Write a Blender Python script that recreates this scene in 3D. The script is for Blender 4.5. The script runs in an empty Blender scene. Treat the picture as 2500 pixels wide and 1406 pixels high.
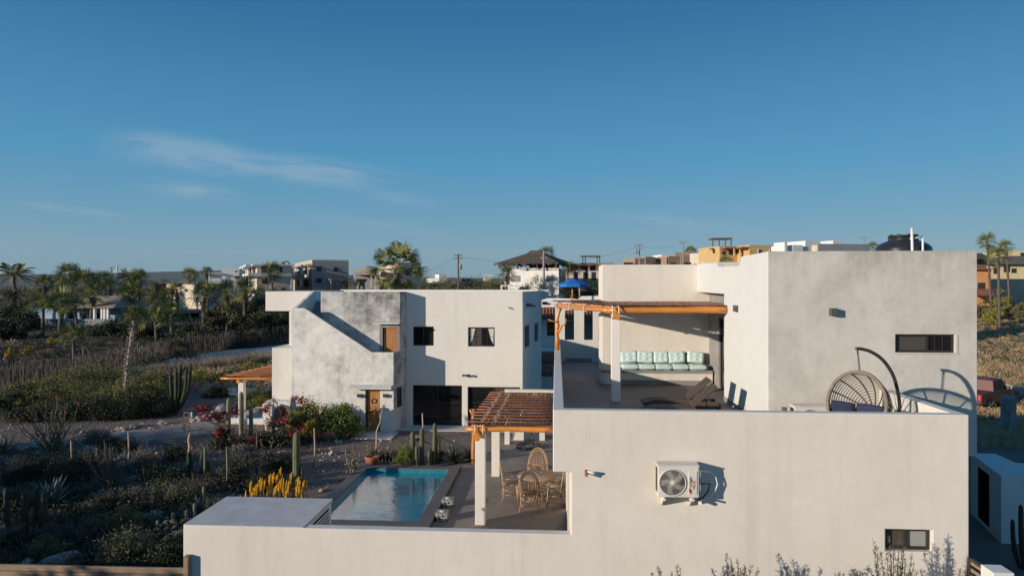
import bpy, bmesh, math, random
import numpy as np
from mathutils import Vector, Matrix, noise as mnoise
R = math.radians
rnd = random.Random(7)
scene = bpy.context.scene
C = scene.collection
# ---------------------------------------------------------------- measuring helpers
F, HY, CZ, TH = 1650.0, 692.0, 6.7, math.atan(109 / 1650.0)
cT, sT = math.cos(TH), math.sin(TH)
def H(px, py, v):
    """point at depth v (house axes) that the photo shows at px,py"""
    a = (px - 1250) / F; t = v / (cT + a * sT)
    return Vector((t * (-sT + a * cT), v, CZ - t * (py - HY) / F))
def X(px, v): return H(px, HY, v).x
def Z(py, v, px=1359): return H(px, py, v).z
def smooth(a, b, x):
    t = min(1, max(0, (x - a) / (b - a))); return t * t * (3 - 2 * t)
T_COL = [-1500, 0, 350, 600, 1000, 1400, 1900, 2400, 3400]
T_ROW = [
 (30,   [0, 0, 0, 0, 0, 0, 0, -.3, -.3]),
 (44,   [0, 0, 0, 0, 0, 0, 0, -1.7, -1.7]),
 (52,   [.2, .2, .2, 0, .3, .4, 0, -1.7, -1.7]),
 (65,   [1.2, 1.2, 1.2, .5, 1.0, 1.2, 0, -.6, -.6]),
 (85,   [2.5, 2.5, 2.5, 2.2, 4.6, 3.4, 4, 1.6, 1.6]),
 (105,  [2.8, 2.8, 2.9, 3.4, 5.6, 5.2, 7, 3.4, 3.4]),
 (140,  [2.8, 2.8, 3, 4, 6, 7, 10, 4.5, 4.5]),
 (250,  [3, 3, 3, 4.4, 6.5, 8.5, 11.5, 8, 8]),
 (600,  [1, 1, 2, 4, 6.3, 8, 10, 10, 10]),
 (1500, [3, 3, 5, 6, 8, 8, 8, 8, 8]),
 (3500, [52, 54, 66, 72, 34, 22, 20, 20, 20]),
 (7000, [0, 0, 0, 0, 0, 0, 0, 0, 0])]
def terr(x, y):
    if y < 20: return 0.0
    col = 1359 + 1650 * x / y
    j = 0
    while j < len(T_COL) - 2 and col > T_COL[j + 1]: j += 1
    tx = min(1, max(0, (col - T_COL[j]) / (T_COL[j + 1] - T_COL[j])))
    def row(r): return r[j] * (1 - tx) + r[j + 1] * tx
    if y <= 30: h = row(T_ROW[0][1]) * (y - 20) / 10
    elif y >= 7000: h = 0
    else:
        i = 0
        while y > T_ROW[i + 1][0]: i += 1
        ty = math.log(y / T_ROW[i][0]) / math.log(T_ROW[i + 1][0] / T_ROW[i][0])
        ty = ty * ty * (3 - 2 * ty) * .5 + ty * .5
        h = row(T_ROW[i][1]) * (1 - ty) + row(T_ROW[i + 1][1]) * ty
    k = smooth(34, 60, y)
    if k > 0:
        h += k * (.22 * mnoise.noise((x * .07, y * .07, 0)) + min(y, 600) * .0022 * mnoise.noise((x * .012, y * .012, 3)))
    if y > 1200: h += (y - 1200) * .006 * mnoise.noise((x * .0009, y * .0005, 9))
    return h
def G(px, py, dz=0.0):
    """ground point seen at px,py"""
    v = 12.0
    while v < 4000:
        p = H(px, py, v)
        if p.z <= terr(p.x, p.y) + dz: break
        v *= 1.01
    return Vector((p.x, p.y, terr(p.x, p.y) + dz))
def GV(px, v):
    x = X(px, v); return Vector((x, v, terr(x, v)))
# ---------------------------------------------------------------- scene tree helpers
def tag(o, label=None, cat=None, group=None, kind=None):
    if label: o['label'] = label
    if cat: o['category'] = cat
    if group: o['group'] = group
    if kind: o['kind'] = kind
    return o
def thing(name, label, cat, loc=(0, 0, 0), rz=0, group=None):
    o = bpy.data.objects.new(name, None); C.objects.link(o)
    o.empty_display_size = .2
    o.location = loc; o.rotation_euler = (0, 0, rz)
    return tag(o, label, cat, group)
def link(name, me, mat, parent=None):
    o = bpy.data.objects.new(name, me); C.objects.link(o)
    if mat is not None:
        for m in (mat if isinstance(mat, (list, tuple)) else [mat]): me.materials.append(m)
    if parent is not None: o.parent = parent
    return o
def kids(o): return [c for c in o.children]
def copy_tree(o, parent=None):
    c = o.copy(); C.objects.link(c)
    if parent is not None: c.parent = parent
    for ch in kids(o): copy_tree(ch, c)
    return c
def place(o, loc, rz=0, s=1, label=None, group=None, tilt=(0, 0)):
    o.location = loc; o.rotation_euler = (tilt[0], tilt[1], rz); o.scale = (s, s, s) if not isinstance(s, tuple) else s
    if label: o['label'] = label
    if group: o['group'] = group
    return o
def root_off(parent):
    """world offset of the topmost parent (parts are written in world coordinates)"""
    if parent is None: return Vector((0, 0, 0))
    p = parent
    while p.parent: p = p.parent
    return Vector(p.location)
class MB:
    def __init__(s): s.v = []; s.f = []; s.m = []; s.s = []
    def add(s, vs, fs, mi=0, sm=False):
        n = len(s.v); s.v += [tuple(v) for v in vs]
        s.f += [tuple(i + n for i in f) for f in fs]; s.m += [mi] * len(fs); s.s += [sm] * len(fs); return s
    def box(s, x0, x1, y0, y1, z0, z1, mi=0):
        vs = [(x, y, z) for z in (z0, z1) for y in (y0, y1) for x in (x0, x1)]
        return s.add(vs, [(0, 2, 3, 1), (4, 5, 7, 6), (0, 1, 5, 4), (2, 6, 7, 3), (0, 4, 6, 2), (1, 3, 7, 5)], mi)
    def obox(s, o, ax, ay, az, x0, x1, y0, y1, z0, z1, mi=0):
        o = Vector(o)
        vs = [o + ax * x + ay * y + az * z for z in (z0, z1) for y in (y0, y1) for x in (x0, x1)]
        return s.add(vs, [(0, 2, 3, 1), (4, 5, 7, 6), (0, 1, 5, 4), (2, 6, 7, 3), (0, 4, 6, 2), (1, 3, 7, 5)], mi)
    def prism(s, pts, d, mi=0, sm=False):
        """pts: closed 3D loop, d: extrusion vector"""
        n = len(pts); d = Vector(d); p = [Vector(q) for q in pts]
        vs = p + [q + d for q in p]
        nrm = Vector((0, 0, 0))
        for i in range(n): nrm += p[i].cross(p[(i + 1) % n])
        fl = nrm.dot(d) > 0
        fs = [tuple(range(n)), tuple(range(2 * n - 1, n - 1, -1))] + [(i, i + n, (i + 1) % n + n, (i + 1) % n) for i in range(n)]
        if fl: fs = [tuple(reversed(f)) for f in fs]
        k = len(s.f); s.add(vs, fs, mi, False)
        if sm:
            for i in range(k + 2, len(s.f)): s.s[i] = True
        return s
    def tube(s, path, r, n=8, mi=0, caps=True, sm=True, prof=None):
        path = [Vector(p) for p in path]
        if not isinstance(r, (list, tuple)): r = [r] * len(path)
        vs = []; fs = []; up = None
        for i, p in enumerate(path):
            t = (path[min(i + 1, len(path) - 1)] - path[max(i - 1, 0)])
            if t.length < 1e-9: t = Vector((0, 0, 1))
            t.normalize()
            if up is None:
                up = Vector((0, 0, 1)) if abs(t.z) < .9 else Vector((1, 0, 0))
            a = t.cross(up); a.normalize(); b = a.cross(t); b.normalize(); up = b
            for k in range(n):
                an = 2 * math.pi * k / n; rr = r[i] * (prof(an) if prof else 1)
                vs.append(p + a * (rr * math.cos(an)) + b * (rr * math.sin(an)))
        for i in range(len(path) - 1):
            for k in range(n):
                k2 = (k + 1) % n
                fs.append((i * n + k, i * n + k2, (i + 1) * n + k2, (i + 1) * n + k))
        s.add(vs, fs, mi, sm)
        if caps:
            m = len(s.v) - len(vs)
            s.f += [tuple(m + k for k in range(n - 1, -1, -1)), tuple(m + (len(path) - 1) * n + k for k in range(n))]
            s.m += [mi] * 2; s.s += [False] * 2
        return s
    def lathe(s, prof, c=(0, 0, 0), n=24, mi=0, sm=True):
        vs = []; fs = []
        for r, z in prof:
            for k in range(n):
                a = 2 * math.pi * k / n; vs.append((c[0] + r * math.cos(a), c[1] + r * math.sin(a), c[2] + z))
        for i in range(len(prof) - 1):
            for k in range(n):
                k2 = (k + 1) % n; fs.append((i * n + k, i * n + k2, (i + 1) * n + k2, (i + 1) * n + k))
        return s.add(vs, fs, mi, sm)
    def ring(s, c, ax, ay, r, rt, n=32, m=6, mi=0, a0=0, a1=2 * math.pi):
        c = Vector(c); full = abs(a1 - a0 - 2 * math.pi) < 1e-6
        pts = [c + ax * (r * math.cos(a0 + (a1 - a0) * i / n)) + ay * (r * math.sin(a0 + (a1 - a0) * i / n)) for i in range(n + 1)]
        return s.tube(pts, rt, m, mi, caps=not full)
    def blob(s, c, rx, ry, rz, seed=0, amp=.25, sub=2, freq=1.3, mi=0, sm=True):
        bm = bmesh.new(); bmesh.ops.create_icosphere(bm, subdivisions=sub, radius=1)
        for v in bm.verts:
            k = 1 + amp * mnoise.noise(v.co * freq + Vector((seed * 7.3, seed * 3.1, 0)))
            v.co = Vector((v.co.x * rx * k, v.co.y * ry * k, v.co.z * rz * k))
        vs = [v.co + Vector(c) for v in bm.verts]; fs = [tuple(v.index for v in f.verts) for f in bm.faces]
        bm.free(); return s.add(vs, fs, mi, sm)
    def wall(s, x0, x1, z0, z1, y0, y1, holes=(), mi=0):
        """wall in the xz plane from y0 (front) to y1 with rectangular holes (hx0,hx1,hz0,hz1)"""
        xs = sorted(set([x0, x1] + [min(max(h[i], x0), x1) for h in holes for i in (0, 1)]))
        zs = sorted(set([z0, z1] + [min(max(h[i], z0), z1) for h in holes for i in (2, 3)]))
        nx, nz = len(xs) - 1, len(zs) - 1
        def solid(i, k):
            if i < 0 or k < 0 or i >= nx or k >= nz: return False
            cx, cz = (xs[i] + xs[i + 1]) / 2, (zs[k] + zs[k + 1]) / 2
            return not any(h[0] < cx < h[1] and h[2] < cz < h[3] for h in holes)
        for i in range(nx):
            for k in range(nz):
                if not solid(i, k): continue
                a, b, c, d = xs[i], xs[i + 1], zs[k], zs[k + 1]
                s.add([(a, y0, c), (b, y0, c), (b, y0, d), (a, y0, d)], [(0, 1, 2, 3)], mi)
                s.add([(a, y1, c), (b, y1, c), (b, y1, d), (a, y1, d)], [(3, 2, 1, 0)], mi)
                if not solid(i - 1, k): s.add([(a, y0, c), (a, y1, c), (a, y1, d), (a, y0, d)], [(3, 2, 1, 0)], mi)
                if not solid(i + 1, k): s.add([(b, y0, c), (b, y1, c), (b, y1, d), (b, y0, d)], [(0, 1, 2, 3)], mi)
                if not solid(i, k - 1): s.add([(a, y0, c), (b, y0, c), (b, y1, c), (a, y1, c)], [(3, 2, 1, 0)], mi)
                if not solid(i, k + 1): s.add([(a, y0, d), (b, y0, d), (b, y1, d), (a, y1, d)], [(0, 1, 2, 3)], mi)
        return s
    def build(s, name, mat, parent=None, merge=False, bevel=0, world=True):
        off = root_off(parent) if world else Vector((0, 0, 0))
        me = bpy.data.meshes.new(name)
        me.from_pydata([(v[0] - off.x, v[1] - off.y, v[2] - off.z) for v in s.v], [], s.f)
        me.polygons.foreach_set('material_index', s.m); me.polygons.foreach_set('use_smooth', s.s)
        if merge or bevel:
            bm = bmesh.new(); bm.from_mesh(me); bmesh.ops.remove_doubles(bm, verts=bm.verts, dist=1e-4); bm.to_mesh(me); bm.free()
        me.update()
        o = link(name, me, mat, parent)
        if bevel:
            b = o.modifiers.new('b', 'BEVEL'); b.width = bevel; b.segments = 2; b.limit_method = 'ANGLE'; b.angle_limit = R(40)
        return o
def np_mesh(name, V, Fq, mat, parent=None, smooth_=False, mi=None):
    """V (n,3), Fq (m,4) numpy, coordinates local"""
    me = bpy.data.meshes.new(name)
    V = np.asarray(V, dtype=np.float32); Fq = np.asarray(Fq, dtype=np.int32)
    me.vertices.add(len(V)); me.vertices.foreach_set('co', V.ravel())
    me.loops.add(Fq.size); me.loops.foreach_set('vertex_index', Fq.ravel())
    me.polygons.add(len(Fq)); k = Fq.shape[1]
    me.polygons.foreach_set('loop_start', np.arange(0, Fq.size, k, dtype=np.int32))
    if smooth_: me.polygons.foreach_set('use_smooth', np.ones(len(Fq), dtype=bool))
    if mi is not None: me.polygons.foreach_set('material_index', np.asarray(mi, dtype=np.int32))
    me.update(calc_edges=True); me.validate()
    return link(name, me, mat, parent)
# ---------------------------------------------------------------- materials
def newmat(name):
    m = bpy.data.materials.new(name); m.use_nodes = True
    nt = m.node_tree; b = nt.nodes['Principled BSDF']; return m, nt, b
def N(nt, t, **kw):
    n = nt.nodes.new(t)
    for k, v in kw.items():
        if k in n.inputs.keys() if hasattr(n.inputs, 'keys') else False: n.inputs[k].default_value = v
        else: setattr(n, k, v)
    return n
def noise_fac(nt, scale, detail=6, rough=.6, dist=0, stretch=None, coord='Object', lo=.3, hi=.7, seed=0):
    tc = nt.nodes.new('ShaderNodeTexCoord'); mp = nt.nodes.new('ShaderNodeMapping')
    if coord == 'World':
        tc = nt.nodes.new('ShaderNodeNewGeometry'); out = tc.outputs['Position']
    else: out = tc.outputs[coord]
    nt.links.new(out, mp.inputs[0])
    if stretch: mp.inputs['Scale'].default_value = stretch
    mp.inputs['Location'].default_value = (seed * 3.7, seed * 1.9, seed * 2.3)
    n = nt.nodes.new('ShaderNodeTexNoise'); n.inputs['Scale'].default_value = scale; n.inputs['Detail'].default_value = detail
    n.inputs['Roughness'].default_value = rough; n.inputs['Distortion'].default_value = dist
    nt.links.new(mp.outputs[0], n.inputs['Vector'])
    r = nt.nodes.new('ShaderNodeMapRange'); r.inputs['From Min'].default_value = lo; r.inputs['From Max'].default_value = hi
    nt.links.new(n.outputs['Fac'], r.inputs['Value'])
    return r.outputs[0]
def mixc(nt, f, a, b, mode='MIX'):
    m = nt.nodes.new('ShaderNodeMix'); m.data_type = 'RGBA'; m.blend_type = mode
    for idx, val in ((0, f), (6, a), (7, b)):
        if isinstance(val, (tuple, list)): m.inputs[idx].default_value = (*val[:3], 1)
        elif isinstance(val, (int, float)): m.inputs[idx].default_value = val
        else: nt.links.new(val, m.inputs[idx])
    return m.outputs[2]
def mathn(nt, op, a, b=0.0, c=None):
    m = nt.nodes.new('ShaderNodeMath'); m.operation = op
    for i, val in enumerate((a, b) if c is None else (a, b, c)):
        if isinstance(val, (int, float)): m.inputs[i].default_value = val
        else: nt.links.new(val, m.inputs[i])
    return m.outputs[0]
def bump(nt, b, h, strength, dist=.02):
    n = nt.nodes.new('ShaderNodeBump'); n.inputs['Strength'].default_value = strength; n.inputs['Distance'].default_value = dist
    nt.links.new(h, n.inputs['Height']); nt.links.new(n.outputs[0], b.inputs['Normal'])
def mk(name, c1, c2=None, scale=3, rough=.8, detail=6, lo=.35, hi=.65, bs=0, bscale=30, bdist=.02, stretch=None, coord='Object', metal=0, spec=None, rnd_amt=0):
    m, nt, b = newmat(name); b.inputs['Roughness'].default_value = rough; b.inputs['Metallic'].default_value = metal
    if spec is not None: b.inputs['Specular IOR Level'].default_value = spec
    if c2 is None: b.inputs['Base Color'].default_value = (*c1, 1); col = None
    else:
        col = mixc(nt, noise_fac(nt, scale, detail, stretch=stretch, coord=coord, lo=lo, hi=hi), c1, c2)
        if rnd_amt:
            oi = nt.nodes.new('ShaderNodeObjectInfo')
            hs = nt.nodes.new('ShaderNodeHueSaturation'); nt.links.new(col, hs.inputs['Color'])
            v = mathn(nt, 'MULTIPLY_ADD', oi.outputs['Random'], rnd_amt, 1 - rnd_amt / 2); nt.links.new(v, hs.inputs['Value']); col = hs.outputs[0]
        nt.links.new(col, b.inputs['Base Color'])
    if bs: bump(nt, b, noise_fac(nt, bscale, 8, coord=coord, lo=0, hi=1), bs, bdist)
    return m
M = {}
def plaster(name, base, dark, amt=.25, stain=None, streak=0):
    m, nt, b = newmat(name); b.inputs['Roughness'].default_value = .85; b.inputs['Specular IOR Level'].default_value = .3
    c = mixc(nt, noise_fac(nt, .55, 5, lo=.3, hi=.7), base, tuple(x * (1 - amt * .45) for x in base))
    c = mixc(nt, noise_fac(nt, 2.6, 9, .7, lo=.45, hi=.8, seed=3), c, dark)
    if streak:
        f = noise_fac(nt, 1.0, 7, .65, stretch=(2.2, 2.2, .16), lo=.5, hi=.85, seed=6)
        c = mixc(nt, mathn(nt, 'MULTIPLY', f, streak), c, tuple(x * .62 for x in dark))
    nt.links.new(c, b.inputs['Base Color'])
    h = mathn(nt, 'ADD', noise_fac(nt, 45, 5, lo=0, hi=1), mathn(nt, 'MULTIPLY', noise_fac(nt, 2.5, 3, lo=0, hi=1), 4.0))
    bump(nt, b, h, .25, .008)
    return m
M['plaster'] = plaster('plaster_white', (.735, .69, .615), (.655, .61, .53), .22, streak=.4)
M['plaster2'] = plaster('plaster_chalk', (.745, .715, .655), (.68, .65, .59), .14, streak=.3)
M['plaster3'] = plaster('plaster_bright', (.67, .68, .655), (.61, .615, .59), .12, streak=.1)
def stained(name, light, dark, lo, hi, top_z=None, top_amt=0, patch=None):
    m, nt, b = newmat(name); b.inputs['Roughness'].default_value = .88; b.inputs['Specular IOR Level'].default_value = .25
    f1 = noise_fac(nt, 1.15, 12, .72, .12, lo=lo, hi=hi)
    f2 = noise_fac(nt, 4.5, 10, .75, 0, lo=.42, hi=.78, seed=4)
    f3 = noise_fac(nt, 1.1, 9, .72, stretch=(3.2, 3.2, .3), lo=.48, hi=.72, seed=8)
    f = mathn(nt, 'MULTIPLY_ADD', f2, .45, mathn(nt, 'MULTIPLY', f1, .75)); f = mathn(nt, 'MULTIPLY_ADD', f3, .25, f)
    if top_z:
        g = nt.nodes.new('ShaderNodeNewGeometry'); sp = nt.nodes.new('ShaderNodeSeparateXYZ'); nt.links.new(g.outputs['Position'], sp.inputs[0])
        mr = nt.nodes.new('ShaderNodeMapRange'); mr.inputs['From Min'].default_value = top_z - 1.0; mr.inputs['From Max'].default_value = top_z
        nt.links.new(sp.outputs['Z'], mr.inputs[0])
        q = mathn(nt, 'MULTIPLY', mr.outputs[0], noise_fac(nt, 1.3, 9, .72, 0, stretch=(1.6, 1.6, .35), lo=.38, hi=.62, seed=11))
        f = mathn(nt, 'MULTIPLY_ADD', q, top_amt, f)
    f = mathn(nt, 'MINIMUM', f, 1.0)
    c = mixc(nt, f, light, dark)
    c = mixc(nt, noise_fac(nt, .5, 4, lo=.5, hi=.7, seed=14), c, tuple(x * 1.12 for x in light))
    nt.links.new(c, b.inputs['Base Color'])
    bump(nt, b, noise_fac(nt, 40, 6, lo=0, hi=1), .3, .006)
    return m
M['tower'] = stained('concrete_stained', (.74, .725, .68), (.22, .215, .21), .46, .84)
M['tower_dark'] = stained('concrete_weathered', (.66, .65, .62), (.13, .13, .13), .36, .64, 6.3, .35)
M['conc_pale'] = stained('concrete_pale', (.62, .59, .53), (.41, .39, .355), .42, .82, 7.45, .9)
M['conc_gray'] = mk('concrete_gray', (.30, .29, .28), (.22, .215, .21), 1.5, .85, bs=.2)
M['conc_top'] = mk('concrete_top', (.62, .60, .56), (.50, .485, .46), 2, .85, bs=.3, bscale=60)
M['wood'] = None
def wood(name, c1, c2, rough=.45, stretch=(1, 1, 1), scale=6, coat=0):
    m, nt, b = newmat(name); b.inputs['Roughness'].default_value = rough
    if coat: b.inputs['Coat Weight'].default_value = coat; b.inputs['Coat Roughness'].default_value = .3
    c = mixc(nt, noise_fac(nt, scale, 8, .65, 1.2, stretch=stretch, lo=.3, hi=.7), c1, c2)
    c = mixc(nt, noise_fac(nt, scale * 6, 4, .6, stretch=stretch, lo=.5, hi=.8), c, tuple(x * .45 for x in c2))
    nt.links.new(c, b.inputs['Base Color']); bump(nt, b, noise_fac(nt, scale * 5, 6, stretch=stretch, lo=0, hi=1), .3, .01)
    return m
M['log'] = wood('varnished_log', (.74, .29, .05), (.52, .18, .028), .38, (.35, 3, 3), 3, .4)
M['log_v'] = wood('varnished_post', (.74, .29, .05), (.52, .18, .028), .38, (3, 3, .35), 3, .4)
M['door'] = wood('door_wood', (.60, .28, .10), (.38, .16, .055), .6, (3, 3, .25), 5)
M['plank'] = wood('weathered_plank', (.36, .25, .16), (.2, .14, .095), .8, (.3, 3, 3), 4)
M['stick'] = wood('mat_stick', (.13, .085, .07), (.05, .035, .03), .7, (3, .5, 3), 6)
M['stick_red'] = wood('reddish_stick', (.34, .17, .09), (.16, .08, .045), .7, (3, .5, 3), 6)
M['batten'] = wood('mat_batten', (.42, .16, .06), (.26, .09, .035), .6, (.4, 3, 3), 5)
M['driftwood'] = wood('pale_wood', (.56, .43, .31), (.36, .26, .18), .75, (3, 3, .4), 5)
M['rope'] = mk('rope', (.72, .66, .55), (.55, .48, .38), 40, .9, bs=.4, bscale=120)
M['frame'] = mk('dark_bronze', (.035, .027, .024), (.028, .022, .02), 4, .45)
M['steel'] = mk('black_steel', (.03, .03, .034), (.045, .043, .045), 6, .4)
M['white_metal'] = mk('white_metal', (.70, .67, .60), (.62, .59, .53), 3, .45)
M['white_pipe'] = mk('white_pipe', (.8, .8, .78), (.7, .7, .68), 5, .45)
M['tank'] = mk('black_plastic', (.018, .018, .02), (.03, .03, .032), 2, .28)
M['navy'] = mk('navy_fabric', (.022, .03, .065), (.03, .042, .085), 9, .95, bs=.4, bscale=300)
M['aqua'] = mk('aqua_fabric', (.58, .73, .70), (.52, .67, .64), 7, .92, bs=.3, bscale=200)
M['rattan'] = wood('rattan', (.52, .36, .23), (.30, .19, .11), .6, (1, 1, 1), 9)
M['rattan_dark'] = wood('weathered_rattan', (.30, .24, .19), (.16, .12, .095), .75, (1, 1, 1), 14)
M['ribs'] = mk('rib_strip', (.05, .035, .03), (.09, .065, .05), 8, .7)
M['wicker'] = mk('brown_wicker', (.105, .075, .055), (.06, .043, .033), 30, .65, bs=.8, bscale=90)
M['lamp_gray'] = mk('lamp_gray', (.085, .088, .092), (.07, .073, .078), 3, .55)
M['gray_metal'] = mk('gray_metal', (.20, .22, .22), (.15, .165, .165), 3, .5)
M['terracotta'] = mk('terracotta', (.42, .155, .075), (.30, .10, .05), 5, .8, bs=.3)
M['cloth_blue'] = mk('blue_canvas', (.012, .17, .55), (.01, .13, .46), 5, .8)
M['rubber'] = mk('rubber', (.02, .02, .02), (.03, .03, .03), 5, .8)
def glass(name, col=(.012, .012, .014), rough=.06, spec=.5):
    m, nt, b = newmat(name); b.inputs['Base Color'].default_value = (*col, 1); b.inputs['Roughness'].default_value = rough
    b.inputs['Specular IOR Level'].default_value = spec
    bump(nt, b, noise_fac(nt, 1.2, 2, lo=0, hi=1), .05, .05); return m
M['glass'] = glass('dark_glass')
M['glass_shade'] = glass('shaded_glass', (.075, .07, .06), .2, .4)
M['glass_blind'] = glass('blind_behind_glass', (.30, .31, .29), .3, .3)
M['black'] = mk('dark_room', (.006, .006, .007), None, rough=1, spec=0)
M['curtain'] = mk('curtain_cloth', (.62, .60, .55), (.5, .48, .44), 4, .9)
def tiles(name, c1, c2, grout, w, h, rough=.6, gap=.006, off=.5, xf=(0, 0, 0)):
    m, nt, b = newmat(name); b.inputs['Roughness'].default_value = rough
    g = nt.nodes.new('ShaderNodeNewGeometry'); mp = nt.nodes.new('ShaderNodeMapping'); mp.inputs['Rotation'].default_value = xf
    nt.links.new(g.outputs['Position'], mp.inputs[0])
    br = nt.nodes.new('ShaderNodeTexBrick'); br.offset = off; nt.links.new(mp.outputs[0], br.inputs['Vector'])
    br.inputs['Color1'].default_value = (*c1, 1); br.inputs['Color2'].default_value = (*c2, 1); br.inputs['Mortar'].default_value = (*grout, 1)
    br.inputs['Scale'].default_value = 1; br.inputs['Mortar Size'].default_value = gap; br.inputs['Brick Width'].default_value = w; br.inputs['Row Height'].default_value = h
    br.inputs['Mortar Smooth'].default_value = .2
    c = mixc(nt, noise_fac(nt, 2.2, 9, .7, coord='World', lo=.35, hi=.75), br.outputs['Color'], tuple(x * .62 for x in c1))
    nt.links.new(c, b.inputs['Base Color'])
    b.inputs['Specular IOR Level'].default_value = .35
    bump(nt, b, mathn(nt, 'SUBTRACT', mathn(nt, 'MULTIPLY', noise_fac(nt, 25, 6, coord='World', lo=0, hi=1), .3), br.outputs['Fac']), .35, .006)
    return m
M['tile_terrace'] = tiles('terrace_tile', (.235, .205, .18), (.19, .165, .148), (.12, .105, .095), .62, .31)
M['tile_patio'] = tiles('patio_tile', (.30, .25, .215), (.26, .215, .185), (.36, .31, .27), .60, .60, off=0, gap=.005)
M['tile_cope'] = tiles('coping_tile', (.15, .145, .14), (.125, .12, .118), (.09, .088, .085), .60, .60, off=0)
M['tile_pool'] = tiles('pool_tile', (.02, .24, .30), (.016, .20, .27), (.08, .32, .38), .3, .3, rough=.35, off=0)
def rooftile(name, ang=0):
    m, nt, b = newmat(name); b.inputs['Roughness'].default_value = .85
    c = mixc(nt, noise_fac(nt, 2.5, 6, coord='World', lo=.35, hi=.65), (.40, .15, .085), (.22, .08, .05))
    nt.links.new(c, b.inputs['Base Color']); return m
M['rooftile'] = rooftile('clay_tile')
# ground
def ground_mat():
    m, nt, b = newmat('desert_ground'); b.inputs['Roughness'].default_value = .95; b.inputs['Specular IOR Level'].default_value = .1
    g = nt.nodes.new('ShaderNodeNewGeometry'); sp = nt.nodes.new('ShaderNodeSeparateXYZ'); nt.links.new(g.outputs['Position'], sp.inputs[0])
    n1 = noise_fac(nt, .25, 9, .65, .4, coord='World', lo=.35, hi=.65)
    n2 = noise_fac(nt, 1.6, 9, .7, .4, coord='World', lo=.4, hi=.65, seed=2)
    n3 = noise_fac(nt, 22, 6, .7, coord='World', lo=.3, hi=.7, seed=5)
    gravel = mixc(nt, n3, (.27, .215, .19), (.125, .10, .09))
    gravel = mixc(nt, n2, gravel, (.20, .155, .13))
    grass = mixc(nt, n1, (.42, .30, .175), (.24, .175, .10))
    grass = mixc(nt, n2, grass, (.085, .075, .04))
    def ramp(v, a, c_):
        r = nt.nodes.new('ShaderNodeMapRange'); r.inputs['From Min'].default_value = a; r.inputs['From Max'].default_value = c_
        nt.links.new(v, r.inputs[0]); return r.outputs[0]
    dark_ground = mixc(nt, n2, mixc(nt, n1, (.15, .115, .085), (.09, .07, .052)), (.05, .042, .032))
    grass = mixc(nt, mathn(nt, 'MULTIPLY', ramp(sp.outputs['X'], 2, -8), ramp(sp.outputs['Y'], 118, 104)), grass, dark_ground)  # darker ground tone over the left middle distance
    c = mixc(nt, ramp(sp.outputs['Y'], 40, 46), gravel, grass)
    far = mixc(nt, noise_fac(nt, .02, 9, .65, coord='World', lo=.4, hi=.6), (.20, .20, .185), (.13, .135, .125))  # distant ground lightened to carry part of the haze
    c = mixc(nt, ramp(sp.outputs['Y'], 300, 800), c, far)
    nt.links.new(c, b.inputs['Base Color'])
    h = mathn(nt, 'ADD', mathn(nt, 'MULTIPLY', n3, .4), n2); bump(nt, b, h, .6, .06)
    return m
M['ground'] = ground_mat()
M['road'] = mk('dirt_road', (.60, .49, .39), (.48, .38, .30), .6, .95, bs=.4, bscale=8, coord='World')
M['path'] = mk('gravel_path', (.36, .30, .265), (.22, .18, .16), 30, .95, detail=5, bs=.6, bscale=40, coord='World', lo=.3, hi=.7)
M['gravel'] = mk('dark_gravel', (.20, .16, .14), (.09, .072, .066), 26, .95, detail=4, bs=.8, bscale=30, coord='World', lo=.35, hi=.65)
M['driveway'] = mk('cool_gravel', (.40, .38, .36), (.25, .24, .225), 14, .95, bs=.6, bscale=30, coord='World')
M['rock'] = mk('boulder', (.44, .36, .29), (.27, .215, .17), 3, .9, bs=.6, bscale=14, rnd_amt=.4)
# foliage
def leafm(name, c1, c2, scale=1.2, rough=.6, rnd_amt=.3): return mk(name, c1, c2, scale, rough, 4, .38, .62, rnd_amt=rnd_amt, spec=.3)
M['leaf_mesq'] = leafm('mesquite_leaf', (.18, .175, .07), (.075, .082, .034), 1.1)
M['leaf_dark'] = leafm('dark_leaf', (.040, .048, .022), (.022, .028, .014))
M['leaf_olive'] = leafm('olive_leaf', (.16, .15, .065), (.09, .095, .04))
M['leaf_yellow'] = leafm('yellow_green_leaf', (.25, .22, .04), (.13, .14, .03))
M['leaf_hedge'] = leafm('hedge_leaf', (.26, .28, .06), (.10, .14, .035), 3)
M['leaf_gold'] = leafm('golden_leaf', (.42, .28, .03), (.25, .18, .02))
M['leaf_gray'] = leafm('gray_twig', (.20, .175, .145), (.11, .095, .08))
M['leaf_pink'] = leafm('pinkish_twig', (.36, .22, .18), (.2, .125, .10))
M['dry'] = leafm('dry_brush', (.40, .30, .20), (.24, .175, .115))
M['grass'] = leafm('dry_grass', (.60, .43, .24), (.40, .28, .15), .4)
M['palm'] = leafm('palm_leaf', (.25, .255, .07), (.07, .085, .028), 1.5, .45)
M['palm_dead'] = leafm('dead_frond', (.34, .25, .165), (.18, .125, .085), 2)
M['trunk_pale'] = mk('pale_palm_trunk', (.34, .28, .22), (.16, .12, .10), 6, .9, bs=.6, bscale=12)
M['trunk'] = mk('palm_trunk', (.13, .105, .085), (.07, .055, .045), 6, .9, bs=.6, bscale=12)
M['bark'] = mk('bark', (.16, .12, .09), (.09, .065, .05), 6, .9, bs=.5)
M['cactus'] = mk('cactus_skin', (.115, .13, .065), (.07, .085, .045), 5, .75, bs=.3, bscale=60, rnd_amt=.25)
M['cactus_dark'] = mk('dark_cactus', (.035, .042, .022), (.022, .027, .016), 5, .8, bs=.3, bscale=60)  # second cactus skin, darkened to stand in for shade
M['cactus_gray'] = mk('dusty_cactus', (.24, .22, .15), (.17, .16, .11), 5, .8, bs=.3, bscale=60)
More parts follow.
